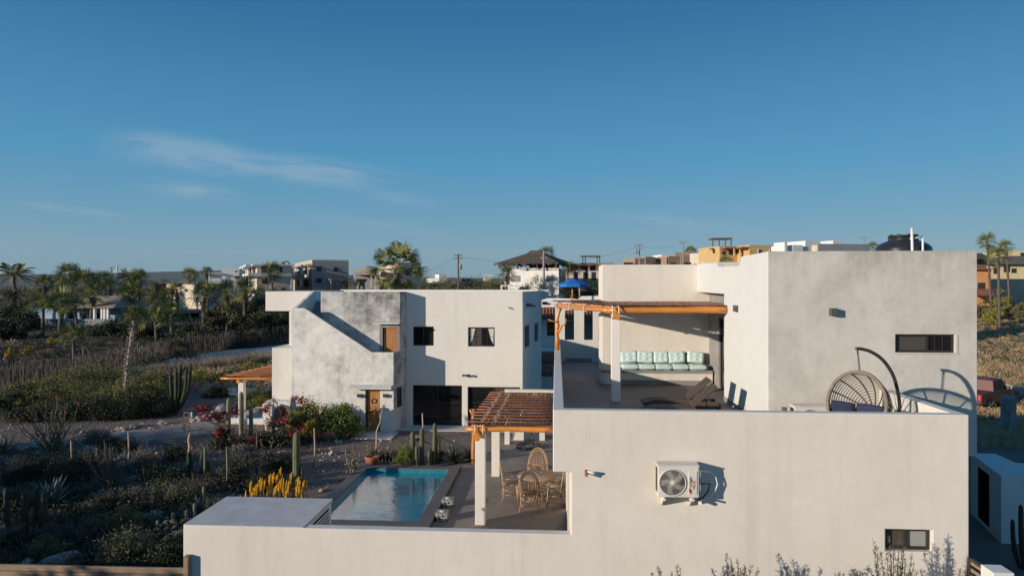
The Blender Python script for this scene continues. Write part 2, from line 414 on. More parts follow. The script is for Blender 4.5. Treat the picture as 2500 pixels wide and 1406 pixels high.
M['agave'] = mk('agave_blue', (.085, .125, .115), (.055, .085, .085), 3, .6)
M['agave_g'] = mk('agave_green', (.075, .10, .05), (.045, .065, .035), 3, .6)
M['bougain'] = leafm('bougainvillea_bract', (.42, .014, .05), (.26, .008, .03), 5, .7, 0)
M['aloe_y'] = leafm('aloe_flower', (.72, .40, .02), (.55, .27, .015), 8, .7, 0)
M['red_tip'] = leafm('ocotillo_flower', (.42, .05, .03), (.3, .03, .02), 5)
M['thatch'] = mk('thatch', (.13, .095, .07), (.06, .045, .036), 5, .95, bs=.9, bscale=20, stretch=(1, 1, .3))
def flat(name, c, d=.85, scale=.8): M[name] = mk(name, c, tuple(x * d for x in c), scale, .85, bs=.1)
flat('h_white', (.78, .77, .75)); flat('h_cream', (.62, .55, .44)); flat('h_tan', (.50, .42, .345)); flat('h_gray', (.33, .32, .32))
flat('h_pueblo', (.33, .235, .175)); flat('h_yellow', (.60, .41, .18)); flat('h_orange', (.62, .29, .12)); flat('h_pale_yellow', (.66, .55, .31))
flat('h_rooftan', (.40, .32, .25)); flat('h_blue', (.30, .45, .60)); flat('h_beige', (.66, .60, .50)); flat('h_brownroof', (.17, .13, .11)); flat('h_dark', (.03, .03, .034)); flat('h_slab', (.25, .26, .28))  # the blue house tone paints bluish shade onto pale walls
SUN, SKY, EXPO, CLOUD, HAZE = 4.85, .10, 0.0, (4.6, 5.2, 5.7), 2e-5
# ---------------------------------------------------------------- ground, roads, water
def lines(brk):
    out = []
    for a, b, n in brk: out += [a + (b - a) * i / n for i in range(n)]
    return out
PX0, PX1, PY0, PY1 = X(897, 23.65), X(1097, 23.65), 18.36, 23.62     # pool basin
xs = sorted(set([round(s * 24 * 1.062 ** i, 3) for i in range(1, 102) for s in (-1, 1)] + [-24 + i for i in range(49)] + [PX0, PX1]))
ys = sorted(set([-60, -40, -25, -15, -8, -4, 0, 4, 8, 12] + [14 + i * 1.0 for i in range(0, 28)] + [42 * 1.0155 ** i for i in range(0, 345)] + [PY0, PY1]))
def terrain():
    V = [(x, y, terr(x, y)) for y in ys for x in xs]; nx = len(xs); Fq = []
    for j in range(len(ys) - 1):
        for i in range(nx - 1):
            if xs[i] >= PX0 - 1e-6 and xs[i + 1] <= PX1 + 1e-6 and ys[j] >= PY0 - 1e-6 and ys[j + 1] <= PY1 + 1e-6: continue
            a = j * nx + i; Fq.append((a, a + 1, a + nx + 1, a + nx))
    o = np_mesh('ground', V, Fq, M['ground'], None, True); tag(o, kind='structure'); return o
terrain()
def strip(name, mat, pts, wid, dz=.035, sub=6, closed_end=True):
    """a road or path: pts [(x,y)], widths; follows the ground"""
    P = []
    for i in range(len(pts) - 1):
        a, b = pts[i], pts[i + 1]; n = max(2, int(math.dist(a, b) / .8))
        for k in range(n): t = k / n; P.append((a[0] + (b[0] - a[0]) * t, a[1] + (b[1] - a[1]) * t, wid[i] + (wid[i + 1] - wid[i]) * t))
    P.append((*pts[-1], wid[-1]))
    Ps = []
    for i in range(len(P)):      # smooth the centre line
        w = P[max(0, i - 6):i + 7]; Ps.append(tuple(sum(q[k] for q in w) / len(w) for k in range(3)))
    V = []; Fq = []
    for i, p in enumerate(Ps):
        a = Ps[max(0, i - 1)]; b = Ps[min(len(Ps) - 1, i + 1)]; dx, dy = b[0] - a[0], b[1] - a[1]; L = math.hypot(dx, dy) or 1
        nx_, ny_ = -dy / L, dx / L
        for k in range(sub + 1):
            s = (k / sub - .5) * p[2] * (1 + .12 * mnoise.noise((p[0] * .5, p[1] * .5, k // sub * 5)))
            x, y = p[0] + nx_ * s, p[1] + ny_ * s
            V.append((x, y, terr(x, y) + dz - (.03 if k in (0, sub) else 0)))
    for i in range(len(Ps) - 1):
        for k in range(sub): a = i * (sub + 1) + k; Fq.append((a, a + sub + 1, a + sub + 2, a + 1))
    o = np_mesh(name, V, Fq, M[mat], None, True); tag(o, kind='structure'); return o
def g2(px, py): p = G(px, py); return (p.x, p.y)
strip('dirt_road', 'road', [g2(-200, 990), g2(40, 968), g2(345, 903), g2(520, 875), g2(700, 850), g2(860, 832)], [3, 3, 4, 5.4, 7, 7], .07)
strip('side_drive', 'road', [g2(430, 985), g2(520, 972), g2(600, 955), g2(680, 935)], [2.6, 3, 3.4, 4], .06)
strip('garden_path', 'path', [g2(-40, 1106), g2(120, 1096), g2(260, 1078), g2(400, 1060), g2(500, 1040), g2(560, 1030), g2(640, 1040)], [2.2, 2.0, 2.6, 3.2, 3.8, 3.6, 2], .03)
strip('gravel_yard', 'gravel', [g2(845, 1125), g2(960, 1098), g2(1100, 1082), g2(1240, 1070)], [3.0, 4.4, 5.2, 6], .024)
strip('service_drive', 'driveway', [g2(2380, 1092), g2(2480, 1112), g2(2620, 1130), g2(2900, 1190)], [2.2, 2.4, 3, 4], .03)
tag(MB().box(7.75, 13, 4, 16.0, -.3, .01).build('driveway', M['gravel']), kind='structure')
# ---------------------------------------------------------------- windows and doors
def window(parent, x0, x1, z0, z1, y, recess=.09, fw=.05, panes=((0, .5, 'glass'), (.5, 1, 'glass')), muntins=(), name='window', label=None, sill=False):
    """frame set in a hole of a wall facing -y; panes are sub-parts"""
    f = MB(); ya, yb = y + recess, y + recess + .06
    f.box(x0, x1, ya, yb, z0, z0 + fw).box(x0, x1, ya, yb, z1 - fw, z1)
    f.box(x0, x0 + fw, ya, yb, z0 + fw, z1 - fw).box(x1 - fw, x1, ya, yb, z0 + fw, z1 - fw)
    iw = x1 - x0 - 2 * fw
    for k, (a, b, g) in enumerate(panes):
        if k: xm = x0 + fw + iw * a; f.box(xm - fw * .6, xm + fw * .6, ya - .004, yb, z0 + fw, z1 - fw)
    for (xa, xb, za, zb) in muntins:
        f.box(x0 + fw + iw * xa, x0 + fw + iw * xb, ya + .006, ya + .03, z0 + fw + (z1 - z0 - 2 * fw) * za, z0 + fw + (z1 - z0 - 2 * fw) * zb)
    o = f.build(name, M['frame'], parent, bevel=.004)
    if label: o['label'] = label
    for (a, b, g) in panes:
        p = MB().box(x0 + fw + iw * a, x0 + fw + iw * b, ya + .03, ya + .045, z0 + fw, z1 - fw).build('pane', M[g], o)
    return o
def px_rect(a, b, c, d, v): p = H(a, b, v); q = H(c, d, v); return p.x, q.x, q.z, p.z
def door_planks(parent, x0, x1, z0, z1, y, name='wooden_door', n=8, ring=True, label=None):
    d = MB(); w = (x1 - x0) / n
    for i in range(n): d.box(x0 + i * w + .006, x0 + (i + 1) * w - .006, y, y + .05, z0, z1)
    d.box(x0, x1, y + .02, y + .06, z0, z1)
    o = d.build(name, M['door'], parent, bevel=.006)
    if label: o['label'] = label
    if ring:
        c = Vector(((x0 + x1) / 2, y - .02, z0 + (z1 - z0) * .72)); MB().ring(c, Vector((1, 0, 0)), Vector((0, 0, 1)), .11, .016, 16, 6).build('door_knocker', M['frame'], o)
        MB().box(x0 + .03, x0 + .10, y - .035, y, z0 + (z1 - z0) * .45, z0 + (z1 - z0) * .47).box(x0 + .03, x0 + .2, y - .05, y - .03, z0 + (z1 - z0) * .455, z0 + (z1 - z0) * .465).build('door_handle', M['frame'], o)
    return o
def wall_lamp(parent, c, s=(.18, .12, .18), axis='y'):
    x, y, z = c; m = MB(); m.box(x - s[0] / 2, x + s[0] / 2, y - s[1], y, z - s[2] / 2, z + s[2] / 2)
    return m.build('wall_lamp', M['lamp_gray'], parent, bevel=.008)
# ---------------------------------------------------------------- the near villa
FLZ = 3.22                                                    # roof terrace floor level
xA, xB, xC, xD = X(447, 13.2), X(1350, 13.2), X(1394, 13.2), X(2366, 13.2)
zTop, zLow, zU = 4.24, 1.82, Z(1152, 13.2)
villa = thing('white_villa', 'large white plastered villa nearest the camera with roof terrace and pale concrete upper block', 'house', (3, 15, 0))
w1 = px_rect(2162, 1291, 2277, 1347, 13.2)
fw = MB().wall(xA, xD, 0, zTop, 13.2, 13.42, [(xA - 1, xB, zLow, 9), (xB - .001, xC, zLow, zU), w1])
fw.build('front_wall', M['plaster'], villa, merge=True, bevel=.02)
window(villa, *w1, 13.2, .10, .06, ((0, .5, 'glass_shade'), (.5, 1, 'glass_blind')), name='window')
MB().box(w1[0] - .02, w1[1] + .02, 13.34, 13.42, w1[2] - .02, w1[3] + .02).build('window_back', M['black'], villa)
MB().box(xB, xB + .22, 13.423, 30.15, 3.03, zTop - .003).build('left_parapet', M['plaster2'], villa, bevel=.015)
MB().box(xD - .22, xD, 13.423, 16.27, 0, zTop - .003).build('right_parapet', M['plaster2'], villa, bevel=.015)
MB().box(xB + .223, xD - .223, 13.423, 30.5, 3.03, FLZ).build('terrace_floor', M['tile_terrace'], villa)
for q_ in ((xD - .22, xD, 16.55, 26, 0, 2.7), (xC, xC + .2, 13.423, 14.2, 0, 3.028), (xC, xC + .2, 16.4, 24, 0, 3.028)): MB().box(*q_).build('side_wall', M['plaster'], villa)
MB().box(xC + .05, xC + .09, 14.2, 16.4, .02, 3.02).build('patio_glass_door', M['glass_shade'], villa)
for q_ in ((xC - .02, xC + .04, 14.17, 14.25, 0, 3.0), (xC - .02, xC + .04, 16.35, 16.4, 0, 3.0)): MB().box(*q_).build('door_post', M['white_metal'], villa)
MB().box(xC + .2, xD - .23, 24, 24.2, 0, 3.02).build('rear_wall', M['plaster'], villa)
xU0, xU1 = X(1875, 16.3), X(2384, 16.3)
zUt, zUb = Z(613.5, 16.3, 1900) , 2.72
w2 = px_rect(2185, 815.5, 2331, 861, 16.3)
MB().wall(xU0, xU1, zUb, zUt, 16.28, 16.305, [w2]).build('upper_concrete_wall', M['conc_pale'], villa, merge=True, bevel=.006)
MB().wall(xU0 + .203, xU1, zUb, zUt - .003, 16.308, 16.5, [w2]).build('upper_wall_core', M['conc_pale'], villa, merge=True)
window(villa, *w2, 16.28, .06, .05, ((0, .56, 'glass_shade'), (.56, 1, 'glass')), ((.70, .71, 0, 1), (.84, .85, 0, 1)))
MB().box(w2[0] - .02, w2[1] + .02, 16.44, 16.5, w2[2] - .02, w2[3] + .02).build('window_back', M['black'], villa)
MB().box(w2[0] + .02, w2[1] + .07, 16.262, 16.279, w2[2] - .03, w2[2]).box(w2[1], w2[1] + .06, 16.268, 16.279, w2[2], w2[3]).build('window_sill', M['conc_pale'], villa, bevel=.005)
MB().box(xU1 - .2, xU1, 16.5, 24.5, zUb, zUt).box(xU0 + .22, xU1, 24.5, 24.7, zUb, zUt).build('upper_side_wall', M['plaster'], villa)
MB().box(xU0 + .203, xU1 - .203, 16.503, 24.497, zUb + .001, zUb + .25).build('upper_floor_slab', M['conc_gray'], villa)
yR = 20.5; yB = 24.35
zc = lambda px, py, v: H(px, py, v).z
prof = [(16.308, FLZ - .1), (yR, FLZ - .1), (yR, zc(1768, 718, 20.5)), (yB, zc(1697, 713, yB)), (yB, zc(1697, 645, yB)), (21.5, zc(1750, 641, 21.4)),
        (21.3, zc(1755, 651, 21.2)), (18.85, zc(1805, 649, 18.9)), (18.6, zc(1811, 626, 18.6)), (16.308, zUt - .002)]
MB().prism([(xU0, y, z) for y, z in prof], (.2, 0, 0)).build('upper_white_wall', M['plaster3'], villa, bevel=.02)
MB().box(xU0 + .203, xU1 - .2, 16.503, yB + .8, 6.75, 6.9).build('roof_slab', M['conc_gray'], villa)
xG = X(1731, yB)
zD0, zD1 = FLZ, zc(1757, 778, 21.9)
g = MB()
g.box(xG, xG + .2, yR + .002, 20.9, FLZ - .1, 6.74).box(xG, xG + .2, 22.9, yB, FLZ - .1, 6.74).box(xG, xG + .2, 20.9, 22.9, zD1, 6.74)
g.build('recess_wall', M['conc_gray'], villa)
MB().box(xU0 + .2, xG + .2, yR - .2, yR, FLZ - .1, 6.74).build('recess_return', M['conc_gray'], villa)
dr = MB().box(xG + .05, xG + .11, 20.9, 20.97, zD0, zD1).box(xG + .05, xG + .11, 22.83, 22.9, zD0, zD1).box(xG + .05, xG + .11, 20.97, 22.83, zD1 - .07, zD1).box(xG + .05, xG + .11, 20.97, 22.83, zD0, zD0 + .07).box(xG + .03, xG + .09, 21.86, 21.94, zD0 + .07, zD1 - .07).build('sliding_door', M['frame'], villa)
MB().box(xG + .07, xG + .09, 20.97, 21.86, zD0 + .07, zD1 - .07).build('pane', M['glass_shade'], dr); MB().box(xG + .072, xG + .092, 21.94, 22.83, zD0 + .07, zD1 - .07).build('pane', M['glass'], dr)
# bench block
xE, xF_ = X(1469, yB), X(1461, 26.2)
zE = zc(1469, 646, yB)
MB().prism([(xE, yB, FLZ - .1), (xG + .2, yB, FLZ - .1), (xG + .2, 26.2, FLZ - .1), (xE, 26.2, FLZ - .1)], (0, 0, zE - FLZ + .1)).build('bench_back_wall', M['plaster'], villa, bevel=.03)
MB().box(xG + .2, xU1 - .2, yB + .4, 26.2, FLZ, zE).build('upper_back_block', M['plaster'], villa)
bx0, bx1 = X(1466, 23.55), X(1742, 23.4)
sz = Z(905, 23.4, 1620)
be = MB(); ar = [(bx0 + .22 - .22 * math.sin(a), 23.5 + .45 - .45 * math.cos(a)) for a in [math.pi / 2 * k / 6 for k in range(7)]]
loop = [(bx1, 23.5), (bx1, yB - .002)] + [(bx0, yB - .002)] + [(x, y) for x, y in reversed(ar)]
be.prism([(x, y, FLZ) for x, y in loop], (0, 0, sz - .09 - FLZ)); be.build('built_in_bench', M['plaster'], villa, bevel=.012)
loop2 = [(x + (0 if x > bx0 + .3 else -.03), y - (.05 if y < yB - .1 else 0)) for x, y in loop]
MB().prism([(x, y, sz - .085) for x, y in loop2], (0, 0, .08)).build('bench_seat_slab', M['conc_gray'], villa, bevel=.01)
MB().box(X(1513, 23.4), bx1 - .02, 23.47, 23.498, FLZ, FLZ + .16).build('bench_plinth', M['conc_gray'], villa)
MB().box(X(1513, 24.1), bx1 + .0, yB - .03, yB - .003, sz, sz + .52).build('bench_back_board', M['conc_gray'], villa)
for q_ in ((xU0 - .015, xU0 - .002, 16.6, 20.49, FLZ, FLZ + .14), (.4, 1.55, 30.17, 30.19, FLZ, FLZ + .16)): MB().box(*q_).build('skirting_tile', M['conc_gray'], villa)
s1 = px_rect(1379, 757, 1402, 830, 30.2); s2 = px_rect(1426, 757, 1448, 830, 30.2)
MB().wall(xB, X(1475, 30.2), 0, Z(748, 30.2), 30.2, 30.4, [s1, s2]).build('slotted_wall', M['plaster'], villa, merge=True, bevel=.01)
# details on walls
def lampbox(c, s, lab=None):
    o = wall_lamp(None, c, s); tag(o, lab, 'wall lamp', 'box lamps on the near villa'); return o
p = H(2031, 761, 16.28); lampbox((p.x, 16.28, p.z), (.15, .16, .17), 'small dark box lamp on the pale concrete upper wall')
yL = 16.28 + (xU0 * 0); pl = H(1811, 753, 19.0)
m = MB().box(xU0 - .1, xU0, 18.9, 19.1, pl.z - .085, pl.z + .085); tag(m.build('wall_lamp', M['lamp_gray'], None, bevel=.006), 'small dark box lamp on the bright white wall above the loungers', 'wall lamp', 'box lamps on the near villa')
p = H(1912, 999, 16.28); so = MB().box(p.x - .045, p.x + .045, 16.25, 16.279, p.z - .06, p.z + .06)
so = so.build('power_socket', M['gray_metal'], None, bevel=.005); tag(so, 'grey power socket box low on the pale concrete wall', 'socket')
MB().tube([(p.x + .02, 16.24, p.z - .02), (p.x + .1, 16.15, p.z - .09), (p.x + .25, 16.0, p.z - .2), (p.x + .5, 15.8, p.z - .3)], .008, 6).build('cable', M['steel'], so)
# spout in the front wall
p0 = H(1431, 1150, 13.2); sp_ = thing('drain_spout', 'short white pipe spout with brown mouth sticking out of the front wall', 'pipe', (p0.x, 13.2, p0.z))
MB().tube([(p0.x, 13.2, p0.z), (p0.x, 13.02, p0.z - .02)], .035, 12).build('pipe', M['terracotta'], sp_)
MB().tube([(p0.x + .02, 13.1, p0.z + .02), (p0.x + .12, 13.08, p0.z + .0), (p0.x + .18, 13.1, p0.z)], [.02, .03, .024], 10).build('spout', M['white_pipe'], sp_)
# low box annex with slab top (bottom left)
an = thing('utility_annex', 'low white utility box with flat grey slab top beside the pool', 'annex', (-6, 14, 0))
a0, a1, a2, a3 = H(447, 1284, 13.2), H(740, 1281, 13.2), H(797, 1222, 14.95), H(545, 1218, 14.95)
zt = zLow
ax0, ax1 = xA, X(742, 13.3)
MB().box(ax0, ax1, 13.423, 14.95, 0, zt - .06).build('wall', M['plaster2'], an)
MB().box(ax0, ax1 + .02, 13.2 + .223, 15.0, zt - .06, zt).box(ax0 + .004, ax1 + .02, 13.204, 15.0, zt + .002, zt + .014).build('roof_slab', M['conc_top'], an)
lv = MB()
for k in range(7): lv.box(ax1 + .003, ax1 + .03, 13.75, 14.75, zt - .2 - k * .075, zt - .165 - k * .075)
lv.build('louvre', M['white_metal'], an)
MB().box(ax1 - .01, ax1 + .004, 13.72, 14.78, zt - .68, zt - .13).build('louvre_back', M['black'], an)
# ---------------------------------------------------------------- patio and pool
PZ = .02
patio = MB()
pe = X(1127, 24.9); ox1_p = X(1125, 24.0)
patio.box(ox1_p + .003, xC, 13.43, 25.0, -.2, PZ).box(X(1178, 28), 12, 25.0, 29.4, -.2, PZ - .001)
patio.box(ax1 + .1, ox1_p, 13.43, 17.99, -.2, PZ - .002)
tag(patio.build('patio_floor', M['tile_patio']), kind='structure')
pool = thing('swimming_pool', 'rectangular turquoise swimming pool with grey stone coping', 'pool', ((PX0 + PX1) / 2, 21.5, 0))
cz = .17
ox0, ox1, oy0, oy1 = X(881, 24.0), X(1125, 24.0), 18.0, 24.0
cp = MB().wall(ox0, ox1, oy0, oy1, 0, 1, [(PX0 + .015, PX1 - .015, PY0 + .015, PY1 - .015)])
cp.v = [(x, z, cz if y == 0 else cz - .045) for x, y, z in cp.v]
cp.f = [tuple(reversed(f)) for f in cp.f]
cp.build('coping', M['tile_cope'], pool, merge=True, bevel=.012)
cu_ = MB().wall(ox0 + .02, ox1 - .02, oy0 + .02, oy1 - .02, 0, 1, [(PX0 - .06, PX1 + .06, PY0 - .06, PY1 + .06)])
cu_.v = [(x, z, cz - .047 if y == 0 else -.05) for x, y, z in cu_.v]; cu_.f = [tuple(reversed(q)) for q in cu_.f]; cu_.build('pool_kerb', M['tile_cope'], pool, merge=True)
bs = MB(); d = -.62
bs.add([(PX0, PY0, cz - .02), (PX1, PY0, cz - .02), (PX1, PY1, cz - .02), (PX0, PY1, cz - .02), (PX0, PY0, d), (PX1, PY0, d), (PX1, PY1, d), (PX0, PY1, d)],
       [(4, 5, 6, 7), (0, 1, 5, 4), (1, 2, 6, 5), (2, 3, 7, 6), (3, 0, 4, 7)])
bs.build('basin', M['tile_pool'], pool)
MB().box(PX0 + .01, PX1 - .01, PY0 + .01, PY0 + .5, d, -.3).box(PX0 + .01, PX1 - .01, PY0 + .5, PY0 + .9, d, -.45).build('pool_steps', M['tile_pool'], pool)
def water_mat():
    m = bpy.data.materials.new('pool_water'); m.use_nodes = True; nt = m.node_tree; nt.nodes.clear()
    out = nt.nodes.new('ShaderNodeOutputMaterial'); tr = nt.nodes.new('ShaderNodeBsdfTransparent'); gl = nt.nodes.new('ShaderNodeBsdfGlossy')
    tr.inputs[0].default_value = (.40, .80, .85, 1); df = nt.nodes.new('ShaderNodeBsdfDiffuse'); df.inputs[0].default_value = (.004, .23, .33, 1); ad = nt.nodes.new('ShaderNodeAddShader'); nt.links.new(tr.outputs[0], ad.inputs[0]); nt.links.new(df.outputs[0], ad.inputs[1]); gl.inputs['Roughness'].default_value = .02; gl.inputs[0].default_value = (1, 1, 1, 1)
    fr = nt.nodes.new('ShaderNodeFresnel'); fr.inputs[0].default_value = 1.4
    mx = nt.nodes.new('ShaderNodeMixShader'); fr.inputs[0].default_value = 1.5; nt.links.new(mathn(nt, 'MINIMUM', mathn(nt, 'MULTIPLY', fr.outputs[0], 2.2), 1.0), mx.inputs[0]); nt.links.new(ad.outputs[0], mx.inputs[1]); nt.links.new(gl.outputs[0], mx.inputs[2])
    bp = nt.nodes.new('ShaderNodeBump'); bp.inputs['Strength'].default_value = .4; bp.inputs['Distance'].default_value = .026
    h = mathn(nt, 'MULTIPLY_ADD', noise_fac(nt, 8, 4, .55, .6, stretch=(.6, 1.4, 1), coord='World', lo=0, hi=1), .5, noise_fac(nt, 1.5, 3, .5, .5, coord='World', lo=0, hi=1, seed=4))
    nt.links.new(h, bp.inputs['Height'])
    nt.links.new(bp.outputs[0], gl.inputs['Normal']); nt.links.new(bp.outputs[0], fr.inputs['Normal'])
    nt.links.new(mx.outputs[0], out.inputs[0]); return m
M['water'] = water_mat()
MB().add([(PX0, PY0, .0), (PX1, PY0, .0), (PX1, PY1, .0), (PX0, PY1, .0)], [(0, 1, 2, 3)]).build('water', M['water'], pool)
# two patterned stools by the coping
M['pattern'] = mk('black_white_pattern', (.45, .45, .43), (.03, .03, .03), 26, .5, detail=0, lo=.47, hi=.53)
def pstool(px, py, s, lab):
    p = G(px, py); w = s
    t = thing('patterned_stool', lab, 'stool', (p.x, p.y, PZ), 0, 'patterned stools by the pool')
    MB().box(p.x - w, p.x + w, p.y - w, p.y + w, PZ, .21).build('drum', M['pattern'], t, bevel=.02)
    MB().box(p.x - w * 1.06, p.x + w * 1.06, p.y - w * 1.06, p.y + w * 1.06, .21, .26).build('seat', M['conc_gray'], t, bevel=.015)
    MB().lathe([(w * .5, .262), (w * .48, .272), (0, .274)], (p.x, p.y, 0), 20).build('seat_disc', M['white_metal'], t)
pstool(1094, 1240, .17, 'black and white patterned stool by the pool coping, the farther of two'); pstool(1080, 1272, .17, 'black and white patterned stool by the pool coping, the nearer of two')
# pillars of the lower pergola
def pillar(px, v, w, z1, lab, px2=None, grp='white square pillars of the lower pergola'):
    x = X(px, v); o = MB().box(x - w / 2, x + w / 2, v, v + w, PZ, z1).build('square_pillar', M['plaster2'], None, bevel=.012)
    return tag(o, lab, 'pillar', grp)
zc1 = Z(1061, 18.6)
pillar(1172, 18.6, .28, zc1, 'white square pillar at the near corner of the lower pergola, by the pool')
pillar(1210, 23.3, .28, zc1 - .05, 'white square pillar at the far corner of the lower pergola')
xq = X(1237, 28); pc = thing('patio_end_wall', 'low white wall with a lintel closing the far end of the covered patio', 'wall', (xq, 28, 0))
MB().box(xq - .09, xq + .12, 28, 28.3, PZ, Z(953, 28)).build('end_post', M['plaster2'], pc)
MB().box(xq + .12, xq + 9, 28.003, 28.3, Z(968, 28), Z(953, 28)).build('lintel', M['plaster2'], pc)
MB().box(xq + .2, X(1330, 28.8), 28.8, 29.0, 0, Z(1056, 28.8)).build('low_wall', M['plaster2'], pc)
# ---------------------------------------------------------------- pergolas
def wob(a, b, r0, r1, n=9, amp=.02, seed=0):
    a, b = Vector(a), Vector(b); P = []
    for i in range(n):
        t = i / (n - 1); k = Vector((mnoise.noise((t * 3, seed, 1)), mnoise.noise((t * 3, seed, 5)), mnoise.noise((t * 3, seed, 9)))) * amp
        P.append(a.lerp(b, t) + k)
    return P, [r0 + (r1 - r0) * i / (n - 1) * 1.0 + .006 * math.sin(i * 2.3 + seed) for i in range(n)]
def sticks(quads, z, sp, r, along, jit=.3, seed=0):
    """stick mat over a quad given by two edges (a0,a1) to (b0,b1): sticks run from edge a to edge b"""
    rr = random.Random(seed); m = MB(); a0, a1, b0, b1 = [Vector(q) for q in quads]; L = (a1 - a0).length; n = int(L / sp)
    for i in range(n):
        t = (i + rr.uniform(-jit, jit)) / n; p = a0.lerp(a1, t); q = b0.lerp(b1, t); k = 0
        segs = max(1, int((q - p).length / along)); 
        cuts = [0] + [(j + rr.uniform(-.3, .3)) / segs for j in range(1, segs)] + [1]
        for j in range(segs):
            u = p.lerp(q, cuts[j]); w = p.lerp(q, cuts[j + 1]); dz = rr.uniform(-.012, .02); sx = Vector((rr.uniform(-sp, sp) * .6, rr.uniform(-sp, sp) * .6, 0))
            m.tube([u + Vector((0, 0, dz)), (u + w) / 2 + Vector((0, 0, rr.uniform(-.01, .015))), w + Vector((0, 0, rr.uniform(-.012, .02))) + sx], r * rr.uniform(.8, 1.15), 4, caps=True, sm=False)
    return m
# lower pergola over the dining table
pg = thing('patio_pergola', 'lower pergola of varnished logs and dark stick mat over the dining set', 'pergola', (-1, 21, 0))
zf = Z(1050, 18.45); yF, yBk = 18.45, 24.0
xl0, xl1 = X(1142, yF), X(1200, yBk)
P, rr_ = wob((xl0 - .05, yF, zf), (xB + .0, yF, zf + .02), .065, .08, 9, .03, 1)
MB().tube(P, rr_, 12).build('front_beam', M['log'], pg)
P, rr_ = wob((X(1167, 18.4), 18.15, zf - .17), (X(1213, 24), 24.3, zf - .17), .09, .08, 7, .02, 2)
MB().tube(P, rr_, 12).build('side_beam', M['log_v'], pg)
nb = 12
for k in range(nb):
    t = (k + .6) / nb; y = yF + (yBk - yF) * t; xa = xl0 + (xl1 - xl0) * t
    P, rr_ = wob((xa - .04, y, zf + .145), (xB - .03, y, zf + .14), .017, .016, 5, .02, k + 10)
    MB().tube(P, rr_, 6).build('batten', M['batten'], pg)
    P, rr_ = wob((xa + .1, y + .1, zf + .02), (xB - .03, y + .1, zf + .02), .035, .03, 5, .02, k + 40)
    if k % 2 == 0: MB().tube(P, rr_, 6).build('rafter', M['log'], pg)
    for q in range(2):
        c = Vector((xa + .38 + q * .32 + .03 * math.sin(k * 3 + q), y, zf + .18)); mm = MB()
        mm.ring(c + Vector((0, 0, -.03)), Vector((0, 1, 0)), Vector((0, 0, 1)), .022, .008, 8, 4).tube([c, c + Vector((.06, .03, .02))], .008, 4).tube([c, c + Vector((-.05, -.04, .02))], .008, 4)
        mm.build('rope_tie', M['rope'], pg)
sticks([(xl0 + .02, yF + .06, zf + .11), (xB - .02, yF + .06, zf + .11), (xl1, yBk, zf + .11), (xB - .02, yBk, zf + .11)], 0, .030, .016, .5, seed=3).build('stick_mat', M['stick'], pg)
for q in (-.09, .13):
    c = Vector((X(1168, 18.4) + q, yF, zf - .02)); MB().ring(c, Vector((0, 1, 0)), Vector((0, 0, 1)), .13, .02, 14, 6).build('rope_lashing', M['rope'], pg)
xp = X(1156, 25.1); P, rr_ = wob((xp, 25.1, 0), (xp, 25.1, Z(1001, 25.1)), .085, .07, 7, .03, 5)
MB().tube(P, rr_, 12).build('corner_post', M['log_v'], pg)
MB().tube([(xp, 25.1, 1.7), (xp - .12, 25.05, 2.0)], [.05, .04], 8).build('branch_stub', M['log_v'], pg)
# upper pergola over the bench
up = thing('terrace_pergola', 'upper pergola of orange varnished logs over the built-in bench', 'pergola', (2, 21, FLZ))
zu = Z(757, 20.15)
xcol = X(1503, 20.15)
P, rr_ = wob((xcol - .25, 20.15, zu), (xU0 + .05, 20.15, zu + .02), .085, .11, 11, .03, 21)
MB().tube(P, rr_, 14).build('front_beam', M['log'], up)
xbp, ybp = X(1361, 25.0), 25.0
P, rr_ = wob((xbp - .05, ybp + .1, zu - .03), (xcol - .2, 20.1, zu - .01), .07, .075, 9, .06, 22)
MB().tube(P, rr_, 12).build('edge_beam', M['log_v'], up)
P, rr_ = wob((xcol, 19.8, zu - .17), (xcol + .1, 24.3, zu - .14), .1, .09, 7, .02, 23)
MB().tube(P, rr_, 12).build('cross_beam', M['log_v'], up)
for k in range(9):
    t = (k + .5) / 9; y = 20.15 + 4.1 * t; xa = xcol + (xbp - xcol) * (y - 20.15) / 4.85
    P, rr_ = wob((xa - .05, y, zu + .08), (xU0 - .02 if y < 20.4 else xG - .02, y, zu + .09), .035, .03, 6, .02, k + 60)
    MB().tube(P, rr_, 6).build('rafter', M['log'], up)
mt = sticks([(xcol - .1, 20.1, zu + .145), (xG - .03, 20.1, zu + .145), (xcol - .1, 24.25, zu + .145), (xG - .03, 24.25, zu + .145)], 0, .036, .011, .6, seed=5)
m2 = sticks([(xcol - .12, 20.1, zu + .145), (xbp - .2, 25.15, zu + .15), (xcol - .08, 24.3, zu + .145), (xcol - .1, 25.1, zu + .17)], 0, .045, .012, .6, seed=6, jit=.5)
mt.add(m2.v, m2.f); mt.build('stick_mat', M['stick_red'], up)
for k, t in enumerate((.03, .33, .62)):
    c = Vector((xbp, ybp, zu)).lerp(Vector((xcol - .2, 20.1, zu)), t); MB().ring(c + Vector((0, 0, .0)), Vector((.3, -.95, 0)).normalized().cross(Vector((0, 0, 1))), Vector((0, 0, 1)), .11, .025, 12, 6).build('rope_lashing', M['rope'], up)
for q in (-.1, .08):
    MB().ring(Vector((xcol + q, 20.12, zu - .07)), Vector((0, 1, 0)), Vector((0, 0, 1)), .2, .024, 16, 6).build('rope_lashing', M['rope'], up)
